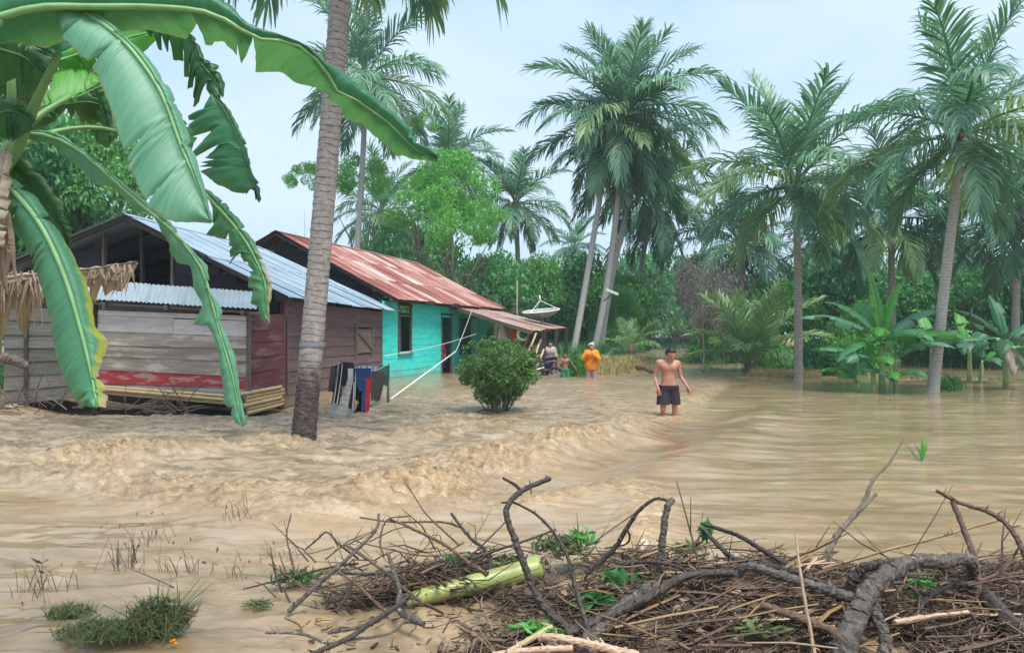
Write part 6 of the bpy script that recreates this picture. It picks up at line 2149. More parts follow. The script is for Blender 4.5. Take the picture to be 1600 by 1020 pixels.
# person in the doorway
dp = tw((sd0 + sd1) / 2 + 0.12, 0, -0.35)
person('person in a dark red top standing inside the turquoise doorway', (dp.x, dp.y, -0.25), 1.62, (0.3, -1, -0.1), pose(),
       dict(skin='skin'), [('top', top(0.80, 1.50, 0.025, True, 0.01, 0.0), 'c_red'), ('trousers', trousers(0.95, 0.02), 'c_black')], 0.016, 0.4, True, 0.16)


# ------------------------------------------------------------------ washing line
LA, LB = at(516, 566, 12.6), at(540, 563, 12.75)
def lp(u, v, Y_): return at(u, v, Y_)
lp0 = at(526, 664, 12.75)
wl = thing('washing_line', 'low washing line on a grey leaning post beside the maroon brown wall', 'washing line', (lp0.x, 12.75, -0.3))
mb = MB()
mb.tube([V3(lp0.x, 12.8, -0.3), at(530, 640, 12.8), at(541, 592, 12.85), at(543, 575, 12.85)], [0.15, 0.145, 0.12, 0.10], 10, jit=0.04)
mb.build('post', M['palm_bark_pale'], wl, smooth=True)
pole(wl, at(533, 620, 12.6), at(533.5, 563, 12.6), 0.012, M['timber'], 'stake')
pole(wl, V3(at(606, 0, 15.5).x, 15.5, -0.3), at(607, 568, 15.5), 0.03, M['timber'], 'stake')
mb = MB()
rp = [at(514, 572, 12.55), at(533, 566, 12.6), at(548, 574, 13.1), at(566, 579, 13.7), at(585, 579, 14.5), at(607, 569, 15.5)]
mb.tube([Vector(p) for p in w3(crs([(514, 572, 12.55), (533, 567, 12.6), (550, 573, 13.0), (568, 578, 13.7), (588, 578, 14.6), (607, 569, 15.5)], 30))], 0.006, 4)
mb.build('rope', M['rope'], wl)


def garment(name, label, outline, Y0, Y1, mat, seed, thick=0.03, fold=0.022):
    """cloth hanging from the line: outline = rows of (u_left, u_right, v) from top to bottom"""
    r = random.Random(seed)
    rows_, A = [], []
    O = lin([(a, b, v) for a, b, v in outline], 16)
    ph = r.uniform(0, 6)
    for i, (a, b, v) in enumerate(O):
        t = i / 15
        row, ra = [], []
        for side in (0, 1):
            for k in range(13):
                s = k / 12 if side == 0 else 1 - k / 12
                Y_ = Y0 + (Y1 - Y0) * s
                w_ = fold * (0.4 + t) * math.sin(s * 13 + ph + t * 1.5) + fold * 0.5 * math.sin(s * 29 + 2 * ph)
                p = at(a + (b - a) * s, v + 1.2 * math.sin(s * 8 + ph) * t, Y_)
                p.y += (w_ - thick * (0.4 + 0.6 * math.sin(math.pi * s))) if side == 0 else (w_ + thick * (0.4 + 0.6 * math.sin(math.pi * s)))
                row.append(p); ra.append((s, t, 0))
        row.append(row[0].copy()); ra.append(ra[0])
        rows_.append(row); A.append(ra)
    mb = MB()
    mb.grid(rows_, A)
    n_ = len(rows_[0])
    b = at(outline[0][0], outline[0][2], Y0)
    return mb.solo(name, M[mat], b, label, 'clothing', 'clothes drying on the line', smooth=True)
garment('trousers', 'dark grey trousers folded over the left end of the washing line', [(517, 529, 571), (515, 530, 585), (513, 524, 600), (512, 520, 611)], 12.45, 12.55, 'c_grey', 1)
garment('trousers', 'long black trousers with white stripes hanging beside the grey post', [(527, 537, 568), (524, 535, 590), (521, 532, 612), (518, 529, 630)], 12.5, 12.6, 'c_stripe', 2)
garment('shirt', 'black shirt hanging on the line right of the striped trousers', [(534, 551, 566), (533, 555, 580), (534, 554, 595), (535, 549, 603)], 12.55, 13.0, 'c_black', 3)
garment('trousers', 'long black trousers with a white side stripe below the black shirt', [(539, 557, 580), (539, 557, 600), (538, 556, 620), (539, 553, 638)], 12.9, 13.1, 'c_side', 4)
garment('shirt', 'navy blue shirt in the middle of the washing line', [(555, 580, 575), (556, 579, 590), (559, 578, 603), (562, 573, 612)], 13.2, 13.9, 'c_blue', 5)
garment('trousers', 'black trousers hanging behind the navy shirt', [(554, 566, 576), (555, 566, 600), (556, 565, 626)], 13.35, 13.6, 'c_black', 6)
garment('trousers', 'blue trousers with a red side panel hanging below the navy shirt', [(565, 580, 590), (565, 578, 615), (565, 577, 645)], 13.5, 13.8, 'c_redblue', 7)
garment('sleeve_cloth', 'black cloth trailing down to the water below the blue trousers', [(563, 567, 620), (555, 566, 640), (545, 560, 656)], 13.45, 13.7, 'c_black', 8)
garment('towel', 'grey brown towel near the right end of the washing line', [(580, 601, 580), (579, 600, 600), (580, 594, 626)], 14.2, 15.0, 'c_grey', 9)
garment('cloth', 'dark green cloth at the right end of the washing line', [(590, 609, 571), (600, 609, 585), (599, 606, 602)], 15.0, 15.5, 'c_green', 10)
garment('cloth', 'pale plaid cloth hanging behind the navy shirt', [(560, 591, 572), (560, 591, 577), (561, 590, 583)], 14.3, 15.1, 'c_plaid', 11)

# long white pole and thin ropes across the yard
pl = thing('white_pole', 'long pale pole slanting from the flood up towards the doorway', 'pole', at(597, 633, 16.0))
pole(pl, at(597, 633, 16.0), at(712, 549, 20.5), 0.019, M['white_paint'], 'shaft', 7)
for (a, b, lb, bd) in (((712, 549, 20.5), (737, 485, 27.8), 'thin rope rising from the white pole to the porch wall', 0.05), ((600, 556, 20.0), (745, 521, 28.5), 'thin wire sagging before the turquoise wall below the window', 0.08)):
    A_, B_ = at(*a), at(*b)
    mb = MB()
    mb.tube([A_.lerp(B_, t / 10) + Vector((0, 0, -bd * 4 * (t / 10) * (1 - t / 10))) for t in range(11)], 0.009, 4)
    mb.solo('rope', M['rope'], A_, lb, 'rope')

# ------------------------------------------------------------------ porch clutter
def solo_tube(name, pts, rad, mat, label, cat, n=6, group=None):
    mb = MB(); mb.tube(pts, rad, n)
    return mb.solo(name, M[mat], Vector(pts[0]), label, cat, group, smooth=True)
# satellite dish
dc = at(846, 492, 31.5)
sdsh = thing('satellite_dish', 'big pale mesh satellite dish lying face up above the porch roof', 'satellite dish', (dc.x, 31.5, 0))
ax_ = Vector((-0.10, -0.12, 1)).normalized()
e1 = ax_.cross(Vector((0, 1, 0))).normalized(); e2 = ax_.cross(e1)
Rd = 0.80
P = []
for i in range(8):
    r_ = Rd * i / 7
    P.append([dc + (e1 * math.cos(2 * math.pi * k / 28) + e2 * math.sin(2 * math.pi * k / 28)) * r_ + ax_ * (0.30 * (r_ / Rd) ** 2 - 0.12) for k in range(29)])
mb = MB(); mb.grid(P); mb.build('bowl', M['dish'], sdsh, smooth=True)
mb = MB(); mb.tube([p + ax_ * 0.0 for p in P[-1]], 0.022, 5); mb.build('rim', M['white_paint'], sdsh, smooth=True)
for k in range(8):
    mb = MB(); mb.tube([row[int(k * 3.5)] - ax_ * 0.02 for row in P], 0.014, 4); mb.build('rib', M['white_paint'], sdsh)
fp = dc + ax_ * 0.62
for k in range(3):
    mb = MB(); mb.tube([P[-1][(4 + k * 9) % 28], fp], 0.013, 4); mb.build('feed_strut', M['white_paint'], sdsh)
mb = MB(); mb.tube([fp - ax_ * 0.05, fp + ax_ * 0.22], [0.05, 0.035], 8); mb.build('feed_horn', M['white_paint'], sdsh, smooth=True)
pole(sdsh, V3(dc.x, 31.5, 0), dc - ax_ * 0.1, 0.04, M['metal_grey'], 'mast')
solo_tube('antenna_pole', [at(808, 560, 33.5), at(808, 438, 33.5)], [0.03, 0.024], 'bamboo_pink', 'thin pale pole standing upright behind the porch roof', 'pole')
# street-light like lamp on the leaning trunk
lamp = thing('lamp_arm', 'pale tube lamp on a short bracket at the leaning palm trunk', 'lamp', at(948, 462, 33.5))
pole(lamp, at(943, 470, 33.6), at(956, 460, 33.5), 0.025, M['timber'], 'bracket')
a_, b_ = at(947, 452, 33.4), at(966, 460, 33.4)
beam(lamp, a_, b_, 0.09, 0.11, M['white_paint'], 'tube')
# white ring hanging under the roof
rc = at(818, 522, 27.6)
mb = MB()
R0, R1 = 0.21, 0.055
P = [[rc + Vector(((R0 + R1 * math.cos(b)) * math.cos(a), R1 * 1.2 * math.sin(b), (R0 + R1 * math.cos(b)) * math.sin(a))) for b in [2 * math.pi * k / 10 for k in range(11)]] for a in [2 * math.pi * k / 24 for k in range(25)]]
mb.grid(P)
mb.solo('swim_ring', M['white_paint'], rc, 'white ring hanging from the porch roof', 'ring', smooth=True)
garment2 = [('towel', 'white cloth hanging under the porch roof beside the round bush', [(781, 787, 506), (779, 790, 518), (778, 792, 530)], 28.6, 28.9, 'c_white', 21), ('cloth', 'pale cloth draped under the porch behind the white ring', [(792, 806, 511), (792, 810, 530), (795, 812, 548)], 29.4, 29.8, 'c_palegrey', 22), ('bag', 'faded orange red bag hanging under the porch roof', [(797, 807, 514), (797, 809, 524), (799, 806, 533)], 28.2, 28.5, 'orange_red', 23)]
for g_ in garment2:
    o = garment(*g_)
    o['group'] = 'things hanging under the porch roof'
    if g_[0] == 'bag': o['category'] = 'bag'
solo_tube('hanging_rope', [at(774, 505, 28.9), at(812, 509, 28.3), at(846, 517, 27.4)], 0.012, 'rope', 'rope under the porch roof carrying cloths and a ring', 'rope', 4)
# bundle of driftwood and baskets piled against the posts
for k, (u0, v0, u1, v1, Y_, r_) in enumerate(((812, 575, 838, 520, 27.2, 0.05), (818, 582, 846, 530, 27.1, 0.06), (825, 585, 842, 537, 27.0, 0.045), (808, 560, 832, 512, 27.5, 0.05), (830, 588, 850, 545, 26.9, 0.05), (816, 566, 850, 552, 27.0, 0.04))):
    solo_tube('firewood_stick', [at(u0, v0, Y_), at((u0 + u1) / 2 + 2, (v0 + v1) / 2, Y_ - 0.05), at(u1, v1, Y_)], [r_, r_ * 1.1, r_ * 0.7], 'basket' if k % 2 else 'bamboo_pink', ('pale stick leftmost in the leaning pile by the porch post', 'brown stick second from the left leaning on the porch pile', 'pale stick leaning against the first porch post', 'short brown stick at the back of the leaning porch pile', 'pale stick lowest and rightmost in the leaning porch pile', 'brown stick lying level across the leaning porch pile')[k], 'stick', 6, 'sticks stacked against the porch post')
kb = at(826, 545, 28.0)
bk = thing('basket', 'brown basket stacked behind the leaning sticks under the porch', 'basket', kb)
mb = MB()
P = [[kb + Vector((math.cos(a) * q_, math.sin(a) * q_, z_)) for a in [2 * math.pi * k / 14 for k in range(15)]] for z_, q_ in ((-0.5, 0.22), (-0.3, 0.26), (-0.1, 0.28), (0.1, 0.30), (0.08, 0.27), (-0.45, 0.2))]
mb.grid(P); mb.build('bowl', M['basket'], bk, smooth=True)
mb = MB(); mb.tube([kb + Vector((math.cos(a) * 0.3, math.sin(a) * 0.3, 0.1)) for a in [2 * math.pi * k / 14 for k in range(15)]], 0.025, 5); mb.build('rim', M['basket'], bk, smooth=True)
# motorbike half under water by the post
mc = at(842, 585, 27.6)
mo = thing('motorcycle', 'dark blue motorcycle parked behind the first porch post', 'motorcycle', (mc.x, mc.y, -0.3))
X0 = Vector((mc.x, mc.y, 0))
def wheel(px_):
    c_ = X0 + Vector((px_, 0, 0.02))
    mb = MB()
    mb.grid([[c_ + Vector(((0.27 + 0.045 * math.cos(b)) * math.cos(a), 0.05 * math.sin(b), (0.27 + 0.045 * math.cos(b)) * math.sin(a))) for b in [2 * math.pi * k / 8 for k in range(9)]] for a in [2 * math.pi * k / 20 for k in range(21)]])
    wh_ = mb.build('wheel', M['rubber'], mo, smooth=True)
    mb = MB()
    for k in range(8):
        a = k * math.pi / 4
        mb.tube([c_, c_ + Vector((math.cos(a) * 0.26, 0, math.sin(a) * 0.26))], 0.008, 4)
    mb.build('spokes', M['metal_grey'], wh_)
wheel(-0.55); wheel(0.6)
mb = MB()
mb.grid([[X0 + Vector((x_, 0.13 * w_ * math.cos(a), z_ + h_ * math.sin(a))) for a in [2 * math.pi * k / 10 for k in range(11)]] for x_, z_, w_, h_ in ((0.62, 0.55, 0.3, 0.04), (0.4, 0.48, 0.9, 0.14), (0.1, 0.36, 1, 0.18), (-0.2, 0.36, 0.9, 0.18), (-0.42, 0.6, 0.9, 0.16), (-0.5, 0.85, 0.5, 0.10))])
mb.build('body', M['bike_blue'], mo, smooth=True)
mb = MB()
mb.grid([[X0 + Vector((x_, 0.12 * w_ * math.cos(a), z_ + 0.06 * math.sin(a))) for a in [2 * math.pi * k / 10 for k in range(11)]] for x_, z_, w_ in ((0.66, 0.68, 0.2), (0.5, 0.66, 1), (0.1, 0.60, 1), (-0.1, 0.58, 0.5))])
mb.build('seat', M['rubber'], mo, smooth=True)
mb = MB(); mb.tube([X0 + Vector((-0.45, -0.33, 0.98)), X0 + Vector((-0.5, -0.12, 0.95)), X0 + Vector((-0.5, 0.12, 0.95)), X0 + Vector((-0.45, 0.33, 0.98))], 0.016, 6); mb.build('handlebar', M['metal_grey'], mo, smooth=True)
mb = MB(); mb.ball(X0 + Vector((-0.60, 0, 0.86)), 0.09, 8, 6); mb.build('headlight', M['white_paint'], mo, smooth=True)
for sy in (-0.07, 0.07):
    mb = MB(); mb.tube([X0 + Vector((-0.5, sy, 0.85)), X0 + Vector((-0.55, sy, 0.0))], 0.02, 5); mb.build('fork', M['metal_grey'], mo)
pole(thing('porch_bench', 'grey board rail of a low bench by the first porch post', 'bench', at(838, 577, 26.7)), at(830, 580, 26.7), at(850, 574, 26.9), 0.03, M['white_paint'], 'rail')


# ------------------------------------------------------------------ driftwood pile in front
def bz(x, y): return float(bank_h(np.array([float(x)]), np.array([float(y)]))[0])


def wood(label, P, y0, y1, r0, r1, mat, subs=(), name='driftwood_branch', cat='branch', group=None, n=8, knots=0.10, smooth_=True, wob=0.14, seed=None):
    """branch traced through picture points, running from depth y0 to y1; subs are its side branches"""
    r = random.Random(seed if seed is not None else int(P[0][0] * 7 + P[-1][1]))
    y0, y1 = y0 - 0.12, y1 - 0.12
    base = at(*P[0], y0)
    subs = [(q_[0], q_[1] - 0.12, q_[2] - 0.12, *q_[3:]) for q_ in subs]
    def tube_of(P_, a0, a1, q0, q1):
        k = max(14, int(len(P_) * 9))
        pts = w3(crs(z2(P_, a0, a1), k)) if len(P_) > 2 else w3(lin(z2(P_, a0, a1), k))
        rad = [(q0 + (q1 - q0) * i / (k - 1)) * (1 + r.uniform(-knots, knots) * 0.35 + (0.22 if r.random() < 0.06 else 0)) for i in range(k)]
        out = []
        for i, p in enumerate(pts):
            w_ = rad[i] * wob
            out.append(Vector(p) + Vector((r.uniform(-w_, w_), r.uniform(-w_, w_), r.uniform(-w_, w_))))
        mb = MB()
        mb.tube(out, rad, n + 4, jit=0.13)
        return mb, out
    mb, pts = tube_of(P, y0, y1, r0, r1)
    # broken twig stubs
    for k in range(max(1, len(pts) // 5)):
        i = r.randrange(2, len(pts) - 1)
        d = Vector((r.uniform(-1, 1), r.uniform(-1, 1), r.uniform(-0.2, 1))).normalized()
        l = r.uniform(0.02, 0.06)
        rr_ = (r0 + (r1 - r0) * i / len(pts)) * 0.4
        mb.tube([pts[i], pts[i] + d * l], [rr_, rr_ * 0.5], 5)
    if not subs:
        return mb.solo(name, M[mat], base, label, cat, group, smooth=False)
    root = thing(name, label, cat, base, group)
    mb.build('stem', M[mat], root, smooth=False)
    for s_ in subs:
        (P_, a0, a1, q0, q1) = s_[:5]
        mb2, _ = tube_of(P_, a0, a1, q0, q1)
        mb2.build('side_branch', M[s_[5] if len(s_) > 5 else mat], root, smooth=False)
    return root

wood('thick forked grey log arching over the right side of the debris pile',
     [(1308, 1060), (1322, 1000), (1338, 962), (1358, 923), (1393, 893), (1432, 876), (1474, 877), (1508, 873), (1520, 886), (1516, 912)], 3.45, 4.1, 0.060, 0.024, 'grey_bark',
     [([(1352, 940), (1310, 928), (1269, 914), (1223, 900), (1171, 884), (1153, 897)], 3.75, 3.95, 0.028, 0.020),
      ([(1359, 936), (1372, 970), (1384, 1000), (1372, 1040)], 3.68, 3.5, 0.032, 0.024),
      ([(1322, 926), (1343, 893), (1368, 882), (1410, 878)], 3.95, 3.9, 0.027, 0.024, 'wet_bark')], 'driftwood_log', 'log', n=12)
wood('thin dark branch bowed in an arc over the water at the right edge', [(1463, 766), (1495, 783), (1548, 801), (1576, 822), (1594, 850), (1608, 895), (1598, 940), (1560, 975)], 4.3, 3.9, 0.010, 0.018, 'brown_bark',
     [([(1488, 783), (1506, 826), (1520, 865), (1529, 907), (1522, 965)], 4.25, 3.95, 0.014, 0.018), ([(1592, 855), (1569, 889), (1530, 907), (1490, 912)], 4.1, 4.0, 0.006, 0.010)])
wood('straight tan cane slanting over the water on the right', [(1285, 888), (1389, 858), (1453, 842), (1560, 812)], 4.5, 4.7, 0.010, 0.007, 'cane', name='cane', cat='cane', wob=0.1)
wood('grey forked stick standing out over the brown pond', [(1282, 890), (1308, 836), (1347, 794), (1368, 772)], 4.6, 5.0, 0.023, 0.010, 'tree_bark', [([(1330, 810), (1349, 786), (1365, 748), (1389, 724), (1412, 686)], 4.9, 5.2, 0.016, 0.004)], 'driftwood_stick', 'stick')
wood('dark stick sloping down to the right beside a green leafy sprig', [(1098, 818), (1153, 836), (1195, 861), (1242, 890)], 4.8, 4.3, 0.012, 0.015, 'wet_bark')
wood('dark branch lying along the top edge of the brown litter', [(1098, 826), (1132, 861), (1153, 875), (1200, 884), (1250, 897), (1310, 925)], 4.7, 3.95, 0.013, 0.022, 'wet_bark', [([(1310, 925), (1345, 902), (1372, 884)], 4.0, 4.05, 0.02, 0.014)])
wood('thin tan stalk standing upright in front of the debris pile', [(1243, 833), (1252, 903), (1273, 1025)], 3.6, 3.45, 0.004, 0.009, 'bamboo_pink', name='dry_stalk', cat='stalk', wob=0.1)
wood('tall bent dark branch with a forked tip rising left of the green sprigs', [(925, 1004), (876, 973), (844, 938), (824, 894), (806, 846), (791, 798), (815, 767), (860, 747)], 3.7, 4.1, 0.024, 0.012, 'wet_bark', [([(814, 766), (803, 756), (785, 746)], 4.1, 4.1, 0.010, 0.007)], n=10)
wood('slender dark branch crossing the tall bent branch', [(784, 785), (806, 786), (847, 811), (882, 858), (897, 908), (908, 948), (922, 992)], 4.15, 3.6, 0.005, 0.014, 'wet_bark')
wood('thin stick reaching from the twig pile to the tall bent branch', [(735, 873), (798, 852), (833, 840), (869, 827)], 4.5, 4.3, 0.009, 0.006, 'brown_bark')
wood('upright grey branch stub with a curved side shoot in the middle of the pile', [(1029, 905), (1034, 852), (1041, 799), (1051, 779)], 4.2, 4.3, 0.022, 0.017, 'grey_bark', [([(1047, 783), (1024, 779), (997, 799), (979, 826), (956, 861), (915, 895)], 4.3, 4.35, 0.008, 0.017, 'wet_bark'), ([(979, 826), (984, 838), (977, 850), (945, 856)], 4.3, 4.4, 0.006, 0.004, 'wet_bark')])
wood('heavy black branch lying across the middle of the pile', [(1146, 895), (1074, 899), (1029, 923), (985, 946), (941, 967), (885, 990)], 4.1, 3.65, 0.019, 0.027, 'wet_bark', [([(1076, 900), (1059, 885), (1015, 877), (975, 882)], 4.1, 4.25, 0.010, 0.007)], n=10)
wood('thick grey log end under the heavy black branch', [(1022, 915), (968, 955), (926, 996), (912, 1030)], 4.05, 3.45, 0.034, 0.042, 'grey_bark', name='driftwood_log', cat='log', n=12)
wood('pale jointed cane lying along the bottom of the picture', [(842, 996), (868, 995), (926, 1007), (998, 1024)], 3.5, 3.4, 0.017, 0.019, 'bamboo_pink', name='bamboo_cane', cat='cane', wob=0.05)
wood('second pale cane at the very bottom left of the first', [(770, 1022), (830, 1015), (895, 1012)], 3.4, 3.4, 0.012, 0.014, 'bamboo_pink', name='bamboo_cane', cat='cane', wob=0.05)
wood('yellowish cane pointing down to the left by the green log', [(790, 1020), (862, 979)], 3.45, 3.65, 0.012, 0.013, 'bamboo', name='bamboo_cane', cat='cane', wob=0.05)
wood('pale stick lying on the litter right of the forked log', [(1398, 972), (1430, 966), (1512, 957)], 3.65, 3.8, 0.012, 0.014, 'bamboo_pink', name='driftwood_stick', cat='stick')
wood('brown stick lying half buried in litter left of the forked log', [(1190, 945), (1250, 965), (1312, 990)], 3.75, 3.55, 0.017, 0.022, 'brown_bark', name='driftwood_stick', cat='stick')
wood('dark log sloping out of the lower right corner', [(1540, 930), (1580, 975), (1640, 1030)], 3.9, 3.5, 0.035, 0.06, 'wet_bark', name='driftwood_log', cat='log', n=10)
wood('thin dark shoot curving up behind the forked log', [(1422, 975), (1450, 935), (1500, 905), (1545, 880)], 3.8, 4.1, 0.013, 0.005, 'wet_bark')
wood('thin branch running right from the forked log end', [(1470, 922), (1520, 935), (1562, 945), (1600, 958)], 4.0, 3.95, 0.010, 0.012, 'brown_bark')
# twig tangle on the left of the pile: each traced twig its own thing
TW = [
 ('upright twig leftmost of the tangle', [(462, 899), (454, 867), (448, 835), (455, 801)], 4.6, 4.8, 0.007, 0.004),
 ('long thin twig reaching left over the water from the tangle', [(380, 920), (439, 905), (520, 885), (560, 880)], 4.3, 4.5, 0.004, 0.007),
 ('stout grey stick rising rightward to the top of the tangle', [(451, 955), (498, 911), (542, 873), (586, 829), (592, 803)], 4.1, 4.7, 0.015, 0.008),
 ('stick sloping down right from the top of the tangle', [(609, 811), (639, 823), (692, 849), (733, 879), (762, 896)], 4.7, 4.3, 0.007, 0.012),
 ('short thick stick leaning left above the green log', [(705, 802), (733, 838), (759, 861), (768, 892)], 4.8, 4.4, 0.009, 0.011),
 ('level twig along the top of the tangle', [(562, 808), (615, 815), (689, 815), (718, 823)], 4.75, 4.8, 0.005, 0.007),
 ('very thin twig pointing up left over the foam', [(628, 745), (650, 779), (668, 805), (718, 852)], 5.0, 4.7, 0.003, 0.007),
 ('twig fork at the left shoulder of the tangle', [(477, 858), (495, 843), (511, 831), (530, 850), (560, 872)], 4.5, 4.5, 0.005, 0.007),
 ('long twig crossing the tangle towards the green log', [(539, 850), (592, 886), (624, 913), (662, 943)], 4.5, 4.0, 0.007, 0.009),
 ('dark stick standing in front of the green log end', [(606, 862), (614, 890), (624, 920), (624, 955), (662, 975)], 4.3, 3.8, 0.009, 0.016),
 ('forked thin branch lying on the silt at the bottom', [(415, 988), (471, 990), (515, 1005), (540, 1000)], 3.6, 3.55, 0.005, 0.008),
 ('long curved branch along the bottom of the silt', [(486, 1022), (545, 996), (590, 965), (618, 948), (640, 930)], 3.45, 3.8, 0.012, 0.012),
 ('thin branch lying above the long curved branch', [(512, 988), (550, 982), (586, 970), (606, 960)], 3.6, 3.75, 0.008, 0.007),
 ('thin branch below the green log', [(545, 999), (606, 990), (633, 970), (650, 955)], 3.55, 3.75, 0.006, 0.006),
 ('dark bent branch in front of the yellowing log end', [(530, 893), (560, 915), (586, 940), (606, 957)], 4.2, 3.8, 0.006, 0.009),
 ('twig arched over the silt left of the pile', [(445, 965), (466, 975), (473, 990)], 3.8, 3.6, 0.004, 0.005),
 ('small upright twig second from left in the tangle', [(448, 895), (440, 875), (436, 862)], 4.5, 4.6, 0.005, 0.003),
 ('thin twig curving over the left end of the tangle', [(420, 880), (450, 900), (480, 920), (520, 915)], 4.4, 4.3, 0.004, 0.006),
 ('leaning twig pair at the right of the tangle', [(690, 905), (722, 880), (760, 845), (790, 815)], 4.4, 4.6, 0.006, 0.004),
 ('short stick across the middle of the tangle', [(533, 892), (570, 896), (610, 893), (650, 880)], 4.4, 4.4, 0.010, 0.008),
 ('dark twig hooking over the tangle top', [(600, 870), (594, 845), (605, 812), (640, 806)], 4.6, 4.7, 0.006, 0.004),
 ('twig leaning left from the silt below the tangle', [(525, 955), (545, 925), (552, 905)], 4.0, 4.2, 0.009, 0.005),
 ('thin twig across the foam behind the tangle', [(555, 845), (600, 856), (665, 868), (735, 862)], 4.7, 4.7, 0.004, 0.005)]
for lb, P, y0, y1, q0, q1 in TW:
    wood(lb, P, y0, y1, q0, q1, random.choice(['brown_bark', 'brown_bark', 'wet_bark', 'grey_bark']), name='twig', cat='twig', group='twigs tangled at the left of the pile', n=6)
rr = random.Random(99)
for k in range(165):                      # the rest of the tangle: alike grey brown twigs
    x = rr.gauss(-0.75, 0.33); y = rr.uniform(4.05, 4.9)
    if k > 92: x = rr.uniform(0.2, 2.6); y = rr.uniform(3.7, 4.8)
    z = max(0, bz(x, y)) + rr.uniform(0.0, 0.20)
    d = Vector((rr.uniform(-1, 1), rr.uniform(-0.7, 0.7), rr.uniform(-0.25, 0.45))).normalized()
    l = rr.uniform(0.12, 0.42) if k <= 92 else rr.uniform(0.2, 0.65)
    a_ = Vector((x, y, z)); m_ = a_ + d * l * 0.5 + Vector((rr.uniform(-.03, .03), rr.uniform(-.03, .03), rr.uniform(-.02, .04))); e_ = a_ + d * l
    mb = MB(); q_ = rr.uniform(0.0025, 0.007)
    mb.tube([a_, m_, e_], [q_, q_ * 0.85, q_ * 0.4], 5)
    if rr.random() < 0.6:
        f_ = a_.lerp(e_, 0.55)
        mb.tube([f_, f_ + (d + Vector((rr.uniform(-1, 1), rr.uniform(-1, 1), rr.uniform(0, 1)))).normalized() * l * 0.35], [q_ * 0.6, q_ * 0.25], 4)
    mb.solo('twig', M[rr.choice(['brown_bark', 'brown_bark', 'wet_bark'])], a_, 'small grey brown twig caught in the driftwood pile', 'twig', 'small twigs in the driftwood pile')

# dead litter: thousands of shreds, one mass
def shreds(n, xs, ys, seed, lo, hi, mask=True, zr=0.09):
    rg = np.random.default_rng(seed)
    x = rg.uniform(*xs, n); y = rg.uniform(*ys, n)
    if mask:
        k = rg.uniform(0, 1, n) < np.clip(litter_mask(x, y) * 1.6, 0, 1)
        x, y = x[k], y[k]; n = len(x)
    z = bank_h(x, y) + rg.uniform(0, 1, n) ** 2 * zr + 0.01
    a = rg.normal(0.1, 0.7, n) + np.where(rg.random(n) < 0.3, rg.uniform(0, 3.1, n), 0)
    el = rg.normal(0.02, 0.22, n)
    d = np.stack([np.cos(a) * np.cos(el), np.sin(a) * np.cos(el), np.sin(el)], 1)
    l = (rg.uniform(lo, hi, n) * np.where(rg.random(n) < 0.1, 2.0, 1))[:, None]
    s = np.stack([-np.sin(a), np.cos(a), np.zeros(n)], 1)
    u = np.cross(d, s)
    q = (rg.uniform(0.0014, 0.0058, n) * np.where(rg.random(n) < 0.16, 2.4, 1))[:, None]
    c = np.stack([x, y, z], 1)
    mid = c + d * l * 0.5 + rg.normal(0, 0.06, (n, 3)) * l
    e = c + d * l
    V = []
    for p, k in ((c, 1.0), (mid, 1.0), (e, 0.5)):
        V += [p + s * q * k, p - s * q * 0.5 * k + u * q * 0.8 * k, p - s * q * 0.5 * k - u * q * 0.8 * k]
    V = np.stack(V, 1).reshape(-1, 3)
    i = np.arange(n)[:, None] * 9
    Fc = np.concatenate([i + np.array([[r * 3 + k, r * 3 + (k + 1) % 3, r * 3 + 3 + (k + 1) % 3, r * 3 + 3 + k]]) for r in (0, 1) for k in (0, 1, 2)], 0)
    return V, Fc, np.repeat(np.clip(rg.beta(1.15, 2.4, n), 0, 1), 9)
V, Fc, T = shreds(30000, (-1.0, 4.4), (2.9, 5.0), 61, 0.04, 0.17, zr=0.11)
tag(link('litter', np_mesh('litter', V, Fc, tone=T), M['litter']), 'brown shredded stalks and dead leaves heaped under the driftwood', None, None, 'stuff')
n_s = 1500
rg = np.random.default_rng(64)
x_, y_ = rg.uniform(-0.8, 3.8, n_s), rg.uniform(3.0, 4.8, n_s)
k_ = rg.uniform(0, 1, n_s) < litter_mask(x_, y_)
x_, y_ = x_[k_], y_[k_]
C_ = np.stack([x_, y_, bank_h(x_, y_) + rg.uniform(0.02, 0.11, len(x_))], 1)
D_ = rg.normal(size=(len(x_), 3)) * np.array([1, 1, 0.35])
V, Fc, T = leaf_cloud(C_, D_, rg.uniform(0.03, 0.10, len(x_)), rg, 0.4)
tag(link('litter', np_mesh('litter', V, Fc, tone=T), M['leaf_scrap']), 'curled dead leaf scraps mixed into the brown litter', None, None, 'stuff')
V, Fc, T = shreds(900, (-2.2, 0.6), (3.1, 4.9), 62, 0.02, 0.07, False, 0.02)
tag(link('litter', np_mesh('litter', V, Fc, tone=T), M['litter']), 'sparse plant scraps on the wet silt left of the pile', None, None, 'stuff')
rg = np.random.default_rng(65)
V, Fc, T = shreds(2600, (-1.25, -0.2), (4.1, 4.75), 66, 0.06, 0.22, False, 0.17)
tag(link('litter', np_mesh('litter', V, Fc, tone=T * 0.6), M['litter']), 'dark fine twigs matted inside the tangle at the left of the pile', None, None, 'stuff')
